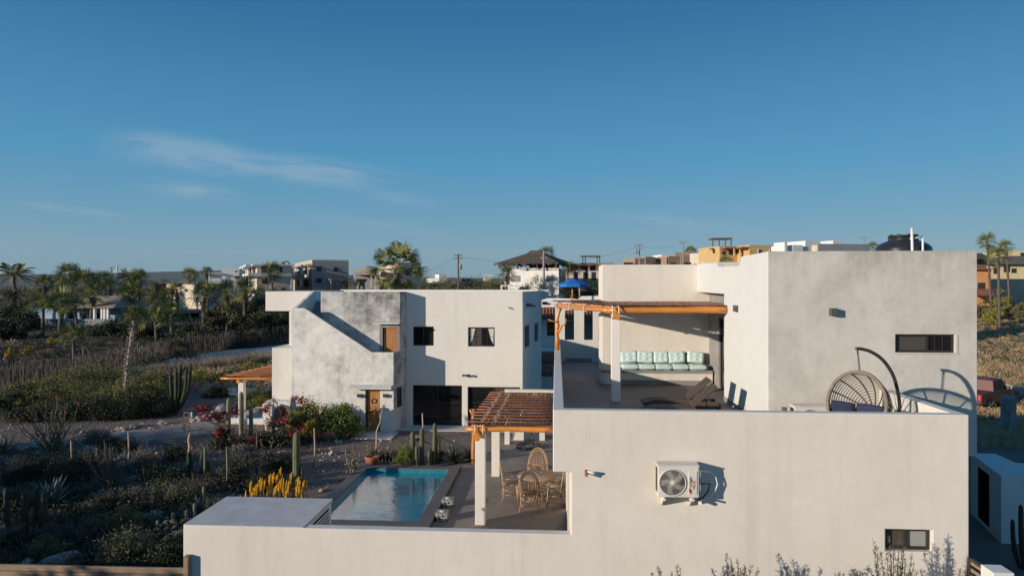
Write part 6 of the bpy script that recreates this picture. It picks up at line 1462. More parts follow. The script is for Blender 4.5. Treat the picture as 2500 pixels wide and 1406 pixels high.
plist = [
 (113, 693, 88, 0, 'fan palm just right of the big feather palm at the left', 1.1), (146, 694, 90, 1, 'fan palm second right of the big feather palm, crown on the skyline', 1.0),
 (178, 672, 84, 0, 'tall wind-blown fan palm, highest of the left group', 1.35), (212, 690, 82, 0, 'broad shaggy fan palm just right of the tallest one on the left', 1.5),
 (146, 738, 70, 1, 'dark fan palm in front of the bungalow terrace', 1.25), (222, 715, 76, 1, 'thick dark fan palm with twin-like trunk in front of the bungalow columns', 1.3),
 (190, 752, 68, 2, 'short fan palm with brown skirt before the bungalow wall', .9), (258, 682, 88, 0, 'slim fan palm left of the pale concrete pole', 1.0), (272, 700, 92, 0, 'fan palm with a dead brown skirt behind the pale concrete pole', 1.0),
 (310, 690, 84, 1, 'bushy fan palm right of the pale concrete pole', 1.3), (340, 680, 90, 0, 'fan palm with crown on the skyline left of the cream house', 1.1), (322, 715, 80, 0, 'fan palm with hanging brown thatch over the porch roof', 1.3),
 (104, 745, 66, 2, 'small fan palm at the left beside the closed parasol', 1.0), (385, 735, 78, 1, 'fan palm in front of the cream wall, left of three', .85), (412, 722, 80, 1, 'leaning fan palm in front of the cream wall, second of three', .85),
 (437, 708, 82, 0, 'fan palm in front of the cream wall, right of three', .85), (420, 765, 66, 2, 'yellowish fan palm with pale trunk behind the stick fence', 1.15), (496, 722, 73, 0, 'fan palm with a pale bare trunk before the cream house corner', 1.35),
 (383, 782, 64, 2, 'low bright fan palm left of the yellowish one behind the stick fence', 1.0), (182, 822, 52, 2, 'low yellow-green fan palm on open ground near the stick fence', .8), (460, 673, 120, 1, 'small fan palm on the skyline left of the bright cubic house', 1.2),
 (506, 665, 150, 0, 'tiny fan palm in front of the bright cubic house', 1.1), (668, 664, 92, 0, 'fan palm with reddish dead skirt in front of the terraced house', 1.15), (598, 708, 74, 1, 'fan palm left above the dark hedge behind the stair house', 1.2),
 (560, 712, 78, 1, 'fan palm beside the cream house right wall', 1.1), (628, 722, 76, 1, 'fan palm over the dark hedge next to the cantilevered room', .9), (700, 652, 104, 2, 'small palm on the balcony side of the tan house', .7),
 (1237, 668, 92, 1, 'fan palm against the left wall of the thatched house', 1.0), (1337, 622, 106, 2, 'fan palm crown showing behind the thatched roof', 1.0), (1384, 654, 96, 0, 'fan palm right of the thatched house side wall', .75), (1410, 660, 98, 0, 'fan palm in front of the dark veranda', .7),
 (1686, 618, 146, 2, 'fan palm behind the brown adobe house beside the bare pole', 1.1), (2138, 605, 100, 2, 'fan palm tuft between the grey block and the black tank', .7), (2422, 590, 88, 1, 'tall fan palm crown against the sky at the right edge', .85),
 (2440, 625, 82, 0, 'fan palm with brown skirt in front of the pale yellow house', .95), (2466, 603, 100, 1, 'fan palm behind the pale yellow house roof', .8), (1775, 642, 112, 2, 'low fan palm in front of the yellow house', .9)]
for a in plist: put_palm(a[0], a[1], a[2], a[3], a[4], a[5], GR if a[0] < 720 else 'fan palms on the hillside')
p = at(35, 78); feather_palm('big feather palm with arching fronds at the far left edge', H(35, 672, 78).z - p.z, 20, 3.5, 5, p, .2, blow=(.15, 0))
# leaning shaggy palm in the middle ground
p = G(304, 1006); tp = H(328, 778, p.y + .5)
fan_palm('leaning shaggy palm with a hanging brown skirt, alone before the stick fence', tp.z - p.z, 22, 16, .62, .42, 77, .10, .5, p, -10, bend=(tp.x - p.x, .5), rough=True)
# ---------------------------------------------------------------- dark tree belt and mesquite
def tree(label, px, v, pytop, rx, ry, n, L, W, mat, seed, name='tree', cat='tree', group=None, k=None, trunk=.12, z0f=.25, cr=None, second=None):
    p = at(px, v); h = H(px, pytop, v).z - p.z; t = thing(name, label, cat, p, 0, group); k = k or int(10 + 9 * rx); cr = cr or .36 * rx
    P, c = clumps(n, k, rx, ry, h, h * z0f, cr, seed, .55, .6); V, Fq = leaves(P, L, W, seed + 1); np_mesh('crown', V, Fq, M[mat], t)
    if second: P2, _ = clumps(int(n * second[1]), max(3, k // 3), rx, ry, h, h * .5, cr * .7, seed + 8, .8, .6); V, Fq = leaves(P2, L, W, seed + 4); np_mesh('fresh_foliage', V, Fq, M[second[0]], t)
    m = stems_mb([tuple(q * .85) for q in c[:12]], trunk, seed, spread=.05); m.tube([(0, 0, -.2), (0, 0, h * z0f)], [trunk * 1.4, trunk], 8); B_(m, 'trunk', 'bark', t); return t
GB = 'dark trees in the belt behind the stair house'
for i, (px, v, y0, rx, lab) in enumerate([(548, 80, 735, 2.6, 'dark tree in the belt right of the cream house'), (592, 78, 722, 2.8, 'dark tree in the belt left of the cantilevered room, topped by a palm'), (640, 76, 716, 3.0, 'dark tree just left of the cantilevered room'), (690, 74, 722, 2.8, 'dark tree hidden mostly by the cantilevered room'), (565, 73, 765, 2.2, 'lower dark tree in front of the belt, left'), (610, 73, 760, 2.4, 'lower dark tree in front of the belt, centre'), (665, 72, 755, 2.6, 'lower dark tree in front of the belt by the house wall')]):
    tree(lab, px, v, y0, rx, 2.2, 7000, .22, .12, 'leaf_dark', 100 + i, group=GB, z0f=.08, second=('leaf_olive', .12))
for i, (px, v, y0, rx, lab) in enumerate([(505, 62, 790, 2.0, 'low dark shrub mass behind the stick fence by the pale trunk'), (455, 64, 785, 2.2, 'low dark shrub mass behind the stick fence left of the pale trunk'), (350, 66, 790, 2.0, 'dark shrub behind the leaning palm'), (270, 68, 782, 2.4, 'dark rounded bush below the bungalow porch'), (18, 64, 772, 1.9, 'black-green rounded bush at the far left edge'), (34, 74, 688, 2.7, 'dark tree below the big feather palm'), (70, 72, 750, 1.8, 'dark shrub left of the closed parasol'), (405, 100, 672, 3.0, 'row of olive trees on the skyline, left one'), (372, 104, 676, 3.2, 'row of olive trees on the skyline, middle one'), (120, 96, 700, 2.4, 'olive tree between the left palms')]):
    tree(lab, px, v, y0, rx, 2.0, 5000, .2, .11, 'leaf_dark' if i not in (7, 8, 9) else 'leaf_olive', 130 + i, group='dark shrubs in the neighbouring garden', z0f=.1)
GM = 'mesquite thicket above the garden path'
for i, (px, v, y0, rx, ry, mt_, lab) in enumerate([(75, 36, 930, 2.4, 2.2, 'leaf_mesq', 'mesquite at the left edge of the thicket'), (145, 37.5, 900, 2.6, 2.2, 'leaf_mesq', 'mesquite second from the left in the thicket'), (222, 39, 880, 2.8, 2.4, 'leaf_olive', 'greyish tallest mesquite in the middle of the thicket'),
        (300, 39, 886, 2.4, 2.2, 'leaf_mesq', 'mesquite behind the leaning palm trunk'), (368, 38, 898, 2.0, 2.0, 'leaf_mesq', 'mesquite at the right end of the thicket by the candelabra cactus'), (180, 34.5, 925, 2.4, 1.8, 'leaf_mesq', 'low mesquite in front of the thicket, left'), (275, 34.5, 925, 2.4, 1.8, 'leaf_mesq', 'low mesquite in front of the thicket, middle'), (350, 35, 930, 1.8, 1.6, 'leaf_mesq', 'low mesquite in front of the thicket, right'), (12, 34, 958, 2.0, 2.0, 'leaf_dark', 'dark bush at the left frame edge below the thicket')]):
    tree(lab, px, v, y0, rx, ry, 24000, .08, .036, mt_, 160 + i, name='mesquite_tree', group=GM, z0f=.10, k=50, trunk=.08, cr=.26 * rx, second=('leaf_yellow', .06))
for i, (px, v, y0, rx, lab) in enumerate([(70, 31.6, 985, 1.7, 'dark understorey bush at the foot of the thicket, leftmost'), (150, 31.8, 975, 1.8, 'dark understorey bush at the foot of the thicket, second from the left'), (225, 32, 965, 1.8, 'dark understorey bush at the foot of the thicket, middle'), (300, 32.3, 960, 1.8, 'dark understorey bush at the foot of the thicket, second from the right'), (370, 33, 955, 1.5, 'dark understorey bush at the foot of the thicket, rightmost')]):
    tree(lab, px, v, y0, rx, 1.2, 9000, .08, .04, 'leaf_dark', 180 + i, name='dark_bush', group='dark bushes at the foot of the thicket', z0f=.05)
for i, (px, v, y0, rx, lab) in enumerate([(60, 95, 715, 3, 'dark tree far back left of the bungalow roof'), (100, 90, 720, 2.6, 'dark tree behind the closed parasol'), (180, 94, 712, 2.6, 'dark tree between the two tall left palms'), (235, 96, 708, 2.6, 'dark tree above the bungalow roof'), (300, 92, 712, 2.6, 'dark tree right of the bungalow roof'), (520, 72, 760, 1.7, 'dark bush below the cream house corner'), (300, 72, 775, 1.8, 'dark bush before the long porch')]):
    tree(lab, px, v, y0, rx, 2.0, 4500, .2, .1, 'leaf_palmy', 600 + i, group='dark trees filling the palm garden', z0f=.08)
# brush between road and house
GY = 'shrubs between the dirt road and the house'
for i, (px, py, hpx, rx, mt_, lab) in enumerate([(395, 900, 26, 1.6, 'dry', 'dry tan brush beside the road, leftmost'), (470, 892, 34, 1.8, 'dry', 'dry tan brush beside the road, right of the candelabra cactus'), (530, 885, 38, 2.0, 'dry', 'tall dry tan brush in the middle of the road verge'), (590, 880, 36, 2.0, 'dry', 'dry tan brush left of the lower white room'), (640, 870, 34, 1.8, 'dry', 'dry tan brush touching the lower white room'),
        (492, 925, 40, 1.5, 'leaf_yellow', 'yellow-green bush right of the candelabra cactus'), (560, 922, 48, 1.6, 'leaf_olive', 'olive bush above the garden pergola roof'), (612, 915, 50, 1.5, 'leaf_yellow', 'bright yellow-green bush behind the garden pergola'), (655, 905, 46, 1.4, 'leaf_hedge', 'green bush between pergola and lower white room'), (620, 985, 60, 1.1, 'leaf_hedge', 'green bush seen under the garden pergola'), (650, 975, 55, 1.0, 'leaf_dark', 'dark bush seen under the garden pergola near the wall'), (530, 960, 30, .9, 'leaf_dark', 'small dark bush left of the garden pergola'), (440, 945, 40, 1.6, 'dry', 'dry brush behind the candelabra cactus')]):
    p = G(px, py + 10); h = hpx * p.y / F * .8
    bush(lab, 'shrub', p, rx, rx * .8, h, 5000, .10 if mt_ != 'dry' else .16, .05 if mt_ != 'dry' else .018, mt_, 200 + i, k=24, z0=.05, group=GY)
# stick fence
fa = [g2(-200, 975), g2(0, 952), g2(160, 930), g2(300, 903), g2(420, 874), g2(520, 858), g2(640, 842), g2(720, 833)]
M['brushwood'] = leafm('brushwood', (.060, .050, .045), (.032, .028, .026), 1.5)
def stick_fence():
    t = thing('stick_fence', 'long grey brushwood stick fence running along the dirt road', 'fence', (fa[3][0], fa[3][1], 0)); m = MB(); rr = random.Random(4); ps = []
    for i in range(len(fa) - 1):
        a, b = fa[i], fa[i + 1]; L_ = math.dist(a, b); n = int(L_ / .024)
        for k in range(n):
            q = k / n; x, y = a[0] + (b[0] - a[0]) * q + rr.uniform(-.05, .05), a[1] + (b[1] - a[1]) * q + rr.uniform(-.05, .05); z = terr(x, y); h = rr.uniform(1.15, 1.8); m.tube([(x, y, z - .1), (x + rr.uniform(-.16, .16), y, z + h)], [.017, .010], 3, caps=False, sm=False)
        for k in range(int(L_ / 4.2)):
            q = (k + .4) / (L_ / 4.2); ps.append((a[0] + (b[0] - a[0]) * q, a[1] + (b[1] - a[1]) * q))
        z0_, z1_ = terr(*a), terr(*b); m.tube([(a[0], a[1], z0_ + 1.0), (b[0], b[1], z1_ + 1.0)], .001, 3)
    m.build('stick_panel', M['brushwood'], t)
    for x, y in ps: MB().tube([(x, y - .12, terr(x, y) - .1), (x + rr.uniform(-.1, .1), y - .12, terr(x, y) + rr.uniform(2.0, 2.5))], [.05, .035], 6).build('fence_post', M['leaf_gray'], t)
stick_fence()
# hillside scrub and grass
def scatter(name, label, cat, pts, mat, seed, L, W, per, rx, h):
    g = rng(seed); Cs = []
    for (x, y, s) in pts:
        P = g.normal(size=(per, 3)) * [rx * s * .45, rx * s * .45, 0]; P[:, 2] = np.abs(g.normal(size=per)) * h * s * .45; Cs.append(P + [x, y, terr(x, y)])
    V, Fq = leaves(np.concatenate(Cs), L, W, seed, .9); o = np_mesh(name, V, Fq, M[mat]); return tag(o, label, cat, kind='stuff')
def area(px0, px1, v0, v1, n, seed, s0=.6, s1=1.3):
    g = random.Random(seed); out = []
    for i in range(n):
        v = math.exp(g.uniform(math.log(v0), math.log(v1))); out.append((X(g.uniform(px0, px1), v), v, g.uniform(s0, s1)))
    return out
scatter('dry_grass', 'dry golden grass on the slope right of the villas', 'grass', area(2340, 2700, 30, 104, 1500, 1), 'grass', 5, .28, .025, 46, .6, .26)
scatter('dry_grass', 'dry grass tufts on the verge beside the dirt road', 'grass', area(330, 720, 40, 60, 300, 2), 'grass', 6, .26, .025, 30, .5, .3)
scatter('low_scrub', 'dark low scrub dotted on the right slope', 'scrub', area(2360, 2680, 40, 108, 70, 3), 'leaf_olive', 7, .22, .08, 60, .6, .5)
scatter('dry_grass', 'dry grass tufts in the neighbouring garden', 'grass', area(-60, 560, 48, 80, 160, 4), 'dry', 8, .26, .03, 30, .6, .25)
scatter('low_scrub', 'dark low scrub over the neighbouring garden ground', 'scrub', area(-60, 480, 50, 74, 200, 5), 'leaf_dark', 9, .2, .08, 60, .7, .45)
scatter('hill_scrub', 'bushy scrub covering the rise behind the stair house', 'scrub', area(1020, 1500, 72, 150, 380, 6, .7, 1.9), 'leaf_olive', 10, .24, .12, 130, 1.2, 1.0)
scatter('hill_scrub', 'far scrub on the plain at the left', 'scrub', area(-200, 900, 190, 420, 420, 7, 1, 2.2), 'leaf_olive', 11, .6, .3, 40, 2.2, 1.2)
scatter('hill_scrub', 'scrub on the ridge between the hill houses', 'scrub', area(1480, 2700, 95, 160, 260, 8, .8, 1.8), 'leaf_olive', 12, .24, .12, 110, 1.2, .9)
for i, (px, v, y0, rx, mt_, lab) in enumerate([(1310, 84, 662, 2.6, 'leaf_olive', 'dense bushy tree in front of the thatched house'), (1275, 82, 685, 1.4, 'leaf_dark', 'small dark tree left of the bushy one before the thatched house'), (1440, 92, 668, 2.0, 'leaf_dark', 'dark tree behind the blue parasols'), (1395, 90, 676, 1.6, 'leaf_dark', 'dark shrub left behind the blue parasols'),
        (2448, 92, 695, 1.7, 'leaf_yellow', 'yellow-green shrub below the pale yellow terrace wall'), (2490, 90, 700, 1.6, 'leaf_olive', 'olive shrub at the right frame edge below the terrace wall'), (2400, 88, 728, 1.2, 'leaf_olive', 'low shrub under the red tile porch'), (2425, 84, 722, 1.3, 'leaf_yellow', 'low yellowish shrub right of the red tile porch'),
        (1760, 110, 640, 2.0, 'leaf_olive', 'low tree in front of the yellow house, left'), (1800, 108, 640, 1.8, 'leaf_olive', 'low tree in front of the yellow house, right'), (840, 92, 680, 2.2, 'leaf_dark', 'dark tree beside the carport posts'), (800, 90, 690, 1.7, 'leaf_dark', 'dark shrub under the porch of the tan house'), (700, 88, 694, 2.0, 'leaf_dark', 'dark shrub in front of the balconied tan house'), (660, 86, 692, 2.0, 'leaf_dark', 'dark shrub in front of the terraced house')]):
    tree(lab, px, v, y0, rx, rx * .9, 3500, .2, .1, mt_, 300 + i, group='shrubs and small trees among the far houses', z0f=.1)
tree('small pink flowering shrub in the roof notch of the near villa', 1795, 100, 636, 1.2, 1.0, 1500, .16, .1, 'bougain', 330, name='flowering_shrub', cat='shrub', z0f=.3)
# ---------------------------------------------------------------- the desert garden
def gp3(px, py): return G(px, py)
def hp(px, y0, y1):   # height in metres of something standing at (px,y1) whose top shows at y0
    p = G(px, y1); return p, H(px, y0, p.y).z - p.z
# columnar cacti
p, h = hp(430, 890, 1012); s = h
cactus('big dark candelabra cactus with upright arms at the end of the mesquite thicket', p, [(0, 0, h * .97, .085, 0, 0), (-.15, .1, h * .8, .075, -.2, 0, .2), (.12, 0, h * .8, .08, .42, 0, .3), (-.05, .2, h * .97, .07, .18, 0, .1), (.15, .2, h * .9, .07, .5, 0, .35)], 'cactus_dark', group=None, name='candelabra_cactus')
GC = 'tall thin cacti by the plunge pool'
for px, y0, y1, r, lab in ((558, 968, 1068, .09, 'thin dusty columnar cactus left of the plunge pool'), (589, 952, 1066, .10, 'tallest thin columnar cactus in front of the plunge pool'), (613, 984, 1064, .085, 'shorter thin columnar cactus right in front of the plunge pool')):
    p, h = hp(px, y0, y1); cactus(lab, p, [(0, 0, h, r, 0, 0)], 'cactus_gray', group=GC, ribs=8)
p, h = hp(724, 1049, 1188); cactus('thick ribbed columnar cactus standing alone beyond the yellow flowers', p, [(0, 0, h, .115, 0, 0)])
p, h = hp(737, 1130, 1190); cactus('short thin dark cactus right beside the thick lone one', p, [(0, 0, h, .04, 0, 0)])
p, h = hp(1030, 1040, 1136)
cactus('clump of curved green columnar cacti behind the pool, tallest on the right', p, [(0, 0, h, .085, 0, 0), (-.32, 0, h * .9, .09, -.03, 0), (.42, .05, h * 1.12, .075, .05, 0), (-.12, -.15, h * .55, .06, -.05, 0), (.5, .1, h * .8, .06, .12, 0), (.30, -.1, h * .42, .07, 0, 0)], name='cactus_clump')
p, h = hp(470, 1098, 1172); cactus('dark thick cactus with an orange dead tip left in the garden', p, [(0, 0, h, .09, -.12, 0), (.25, .1, h * .95, .08, .05, 0), (.4, 0, h * .7, .05, .1, 0)], 'cactus_dark', name='cactus_clump')
MB().tube([(p.x - .12, p.y, h * .9), (p.x - .10, p.y, h * 1.15), (p.x - .14, p.y, h * 1.35), (p.x - .09, p.y, h * 1.62)], [.05, .04, .045, .015], 6).build('tip', M['driftwood']); tag(bpy.data.objects['tip'], 'twisted orange dead branch standing on the dark cactus', 'branch'); bpy.data.objects['tip'].name = 'dead_branch'
p, h = hp(500, 1085, 1180); cactus('slim pale green cactus between the dark ones and the bougainvillea', p, [(0, 0, h, .055, .02, 0), (.12, .1, h * .6, .05, 0, 0)])
p, h = hp(455, 1225, 1300); cactus('small upright cactus cluster at the left side of the utility box', p, [(0, 0, h * .8, .04, 0, 0), (-.22, -.1, h * .75, .05, -.1, 0), (.14, .1, h, .04, .03, 0)], 'cactus_gray', name='cactus_clump')
p, h = hp(497, 1195, 1262); cactus('thin pale cactus pair just behind the utility box', p, [(0, 0, h * 1.2, .035, 0, 0), (.12, 0, h * .8, .035, 0, 0)], 'cactus_gray')
p, h = hp(60, 1185, 1330); cactus('dark candelabra cactus in the shade at the lower left', p, [(0, 0, h, .075, 0, 0), (-.3, 0, h * .9, .06, -.2, 0, .1), (.3, 0, h * .8, .07, .25, 0, .2), (.1, .2, h * .8, .06, .1, 0, .2)], 'cactus_dark', name='candelabra_cactus')
p, h = hp(208, 1225, 1262); cactus('stubby dark cactus in the deep shade of the garden', p, [(0, 0, h, .07, 0, 0), (-.3, 0, h * .9, .06, 0, 0)], 'cactus_dark')
barrel('pale ribbed barrel cactus nearest the wooden fence', Vector((X(358, 15.9), 15.9, 0)), H(358, 1318, 15.9).z, .135)
barrel('darker ribbed barrel cactus left, by the wooden fence', Vector((X(165, 15.9), 15.9, 0)), H(165, 1325, 15.9).z, .115)
# sprawling cholla pile
p = G(415, 1325); t = thing('sprawling_cactus', 'tangled pale jointed cactus sprawling beside the utility box', 'cactus', p); g = random.Random(3); m = MB()
for i in range(34):
    c = Vector((g.uniform(-.33, .33), g.uniform(-.2, .2), g.uniform(.03, .5))); d = Vector((g.uniform(-1, 1), g.uniform(-.6, .6), g.uniform(-.2, .7))).normalized() * g.uniform(.12, .24)
    m.tube([c, c + d * .5 + Vector((0, 0, .02)), c + d], [.03, .036, .02], 12, prof=lambda a: 1 + .15 * math.cos(a * 5))
B_(m, 'stems', 'cactus_gray', t)
p = G(385, 1345); t = thing('fallen_cactus', 'dark fallen cactus arm with a pale edge beside the barrel cactus', 'cactus', p); m = MB(); m.tube([(0, 0, .1), (.25, .1, .3), (.6, .2, .4), (.9, .3, .38)], [.09, .1, .1, .05], 18, prof=lambda a: 1 + .12 * math.cos(a * 6)); B_(m, 'stem', 'cactus', t)
# ocotillos
def ocotillo(label, loc, n, h, spread, seed, mat='cactus_gray', tips=True, r=.02, group=None):
    t = thing('ocotillo', label, 'desert plant', loc, 0, group); g = random.Random(seed); m = MB(); mt = MB()
    lv = []
    for i in range(n):
        a = g.uniform(0, 6.28); q = g.uniform(.15, 1); hh_ = h * g.uniform(.6, 1) * (1 - .25 * q); P = []
        for k in range(7): u = k / 6; P.append(Vector((spread * q * math.cos(a) * u ** .8 + .05 * math.sin(k * 2 + i), spread * q * math.sin(a) * u ** .8 + .05 * math.cos(k * 2 + i), hh_ * u)))
        m.tube(P, [r, r, r * .95, r * .9, r * .8, r * .7, r * .4], 5)
        for k in range(40): u = g.uniform(.15, 1) * 6; w = P[min(5, int(u))].lerp(P[min(5, int(u)) + 1], min(1, u - int(u))); lv.append((w.x, w.y, w.z))
        if tips and i % 3 == 0: mt.tube([P[-1], P[-1] + (P[-1] - P[-2]).normalized() * .14], [.03, .01], 5)
    B_(m, 'stems', mat, t); V, Fq = leaves(np.array(lv), .07, .035, seed); np_mesh('leaves', V, Fq, M['leaf_mesq'], t)
    if tips: B_(mt, 'flowers', 'red_tip', t)
    return t
p, h = hp(135, 962, 1112); ocotillo('large many-stemmed ocotillo with reddish tips at the left of the garden', p, 36, h, 1.5, 4, 'cactus', r=.016)
p, h = hp(862, 1072, 1160); ocotillo('sparse grey ocotillo stems leaning near the pool corner', p, 7, h, .7, 8, tips=False, r=.025)
p, h = hp(660, 1060, 1120); ocotillo('thin pale stems springing from the bougainvillea', p, 6, h * 1.1, .8, 9, tips=False, r=.012)
# bare trees and stakes
p, h = hp(262, 1062, 1190); twigs('bare grey branching dead shrub in the middle of the dark garden', 'shrub', p, .8, h, 30, 'leaf_gray', 5, name='dead_shrub', r0=.022)
p, h = hp(275, 1175, 1235); twigs('low pale tangle of dead twigs in the garden shade', 'shrub', p, .9, h * .8, 60, 'leaf_gray', 6, name='dead_shrub')
p, h = hp(350, 1075, 1130); twigs('small bare shrub left of the gravel path', 'shrub', p, .5, h, 26, 'leaf_gray', 7, name='dead_shrub')
GS = 'slender bare stakes in the garden'
for px, y0, y1, r, mt_, lab in ((313, 1055, 1150, .03, 'driftwood', 'thin pale stake-like trunk beside the gravel path'), (173, 1075, 1150, .03, 'driftwood', 'thin pale trunk below the ocotillo'), (767, 1045, 1145, .028, 'driftwood', 'thin orange lit trunk in front of the hedge'), (1031, 1008, 1075, .032, 'driftwood', 'thin lit stake with a forked top before the glass doors'), (626, 1050, 1105, .03, 'bark', 'dark thin stake in the bougainvillea'), (215, 1355, 1400, .035, 'driftwood', 'short pale stake by the wooden fence'), (553, 1090, 1200, .028, 'cactus_gray', 'thin pale stem right of the dark cacti')):
    p, h = hp(px, y0, y1) if y1 < 1400 else (Vector((X(px, 15.7), 15.7, 0)), H(px, y0, 15.7).z)
    tag(MB().tube([p, p + Vector((.03, 0, h * .5)), p + Vector((0, 0, h))], [r * 1.2, r, r * .8], 7).build('wooden_stake', M[mt_]), lab, 'stake', GS)
p, h = hp(918, 1000, 1118); t = thing('young_tree', 'thin bare young tree with forked top in front of the tall plank door', 'tree', p)
B_(MB().tube([(0, 0, 0), (.02, 0, h * .3), (.02, 0, h * .55), (.16, 0, h * .75), (.22, 0, h)], [.035, .032, .028, .022, .012], 7).tube([(.16, 0, h * .78), (.12, 0, h * .95)], [.018, .01], 5).tube([(.2, 0, h * .9), (.27, 0, h * 1.02)], [.014, .006], 5), 'trunk', 'driftwood', t)
p = G(909, 1136); t = thing('plant_pot', 'terracotta pot with small dark plants beside the young tree', 'pot', p); B_(MB().lathe([(.0, 0), (.2, 0), (.27, .28), (.29, .34), (.25, .34), (.23, .3), (0, .29)], (0, 0, 0), 18), 'pot', 'terracotta', t)
m = MB(); 
for i in range(9): a = i * 2.4; m.tube([(0, 0, .3), (.1 * math.cos(a), .1 * math.sin(a), .55 + .02 * i)], [.02, .006], 4)
B_(m, 'plants', 'leaf_dark', t)
# frangipani
p, h = hp(782, 984, 1062); t = thing('bare_frangipani', 'pale bare frangipani trunk with forked stubby branches inside the hedge', 'tree', p + Vector((0, -.55, 0))); m = MB()
m.tube([(0, 0, 0), (.05, 0, h * .35), (.12, 0, h * .6)], [.07, .055, .05], 8)
for q in ((-.35, .8, .0), (-.1, .98, .1), (.25, .92, -.1), (.38, 1.02, .1), (.15, 1.0, 0)): m.tube([(.12, 0, h * .58), (q[0] * .6 + .1, q[2], h * (q[1] - .12)), (q[0] + .1, q[2], h * q[1])], [.045, .035, .028], 7)
B_(m, 'trunk', 'driftwood', t)
# hedge bushes
p = G(805, 1062); GH = 'green hedge bushes along the stair tower'
bush('dense green hedge bush beside the tall plank door', 'hedge', Vector((X(838, 28.9), 28.9, 0)), 1.0, .7, H(838, 980, 28.9).z, 15000, .09, .055, 'leaf_hedge', 21, k=60, z0=.35, cr=.36, group=GH, name='hedge_bush')
bush('olive green hedge bush left of the pale frangipani trunk', 'hedge', Vector((X(758, 29.1), 29.1, 0)), 1.05, .7, H(758, 980, 29.1).z, 15000, .09, .05, 'leaf_hedge', 22, k=60, z0=.35, cr=.36, group=GH, second=('leaf_olive', .5), name='hedge_bush')
bush('low golden leaved plants in front of the olive hedge bush', 'shrub', Vector((X(745, 28.2), 28.2, 0)), 1.0, .35, H(745, 1018, 28.2).z, 900, .16, .03, 'leaf_gold', 23, k=14, z0=.2, cr=.2, name='golden_plants')
GP = 'pinkish leafless shrubs below the hedge'
for i, (px, lab) in enumerate(((742, 'pinkish leafless shrub below the hedge, leftmost'), (775, 'pinkish leafless shrub below the hedge, under the frangipani'), (808, 'pinkish leafless shrub below the hedge, third from the left'), (836, 'pinkish leafless shrub below the hedge, nearest the plank door'))):
    p, h = hp(px, 1038, 1076); twigs(lab, 'shrub', p, .38, h, 46, 'leaf_pink', 30 + i, name='twiggy_shrub', group=GP, r0=.014)
# bougainvillea
def bougain(label, px, py, rx, h, seed, n=3200, arch=()):
    p = G(px, py); t = thing('bougainvillea', label, 'flowering shrub', p); P, c = clumps(n, 26, rx, rx * .7, h, .1, .3, seed, .6, .8); V, Fq = leaves(P, .09, .055, seed); np_mesh('foliage', V, Fq, M['leaf_dark'], t)
    g = rng(seed + 1); m = stems_mb([tuple(q) for q in c[:12]], .02, seed, spread=.15); Cf = []
    k = c[c[:, 2] > h * .35]; 
    for q in k[:: 2][:13]: Cf.append(q * [1.05, 1.05, 1.05] + g.normal(size=(70, 3)) * [.10, .10, .09])
    for (dx, dz, ex_, ez_) in arch:
        A = [Vector((dx * u + 0, -.1, .3 + (dz - .3) * math.sin(min(1, u * 1.4) * math.pi / 2) - (dz - ez_) * max(0, u - .6) / .4)) for u in [i / 8 for i in range(9)]]; A = [Vector((a.x + (ex_ - dx) * (i / 8) ** 2, a.y, a.z)) for i, a in enumerate(A)]; m.tube(A, [.018 - .0015 * i for i in range(9)], 5)
        for a in A[3:]: Pn = np.array(a) + g.normal(size=(26, 3)) * .06; V, Fq = leaves(Pn, .08, .05, seed + 7); np_mesh('foliage', V, Fq, M['leaf_dark'], t)
        Cf.append(np.array(A[-1]) + g.normal(size=(80, 3)) * [.16, .1, .09]); Cf.append(np.array(A[-2]) + g.normal(size=(50, 3)) * [.10, .1, .08])
    V, Fq = leaves(np.concatenate(Cf), .085, .075, seed + 3); tag(np_mesh('flowers', V, Fq, M['bougain'], t), kind='stuff'); B_(m, 'stems', 'bark', t); return t
bougain('large bougainvillea with crimson flowers before the garden gate', 700, 1092, 1.15, 1.6, 50, 3600, arch=((-.6, 2.0, -.9, 1.5), (.3, 2.1, .7, 1.9), (-1.1, 1.6, -2.6, 1.35)))
bougain('small bougainvillea with crimson flowers at the left of the plunge pool', 545, 1098, .7, 1.0, 51, 1800, arch=((-.3, 1.5, -.4, 1.3), (-.5, 1.7, -.9, 1.6)))
bougain('low dark bougainvillea spilling between the other two', 620, 1100, 1.0, .75, 52, 2600)
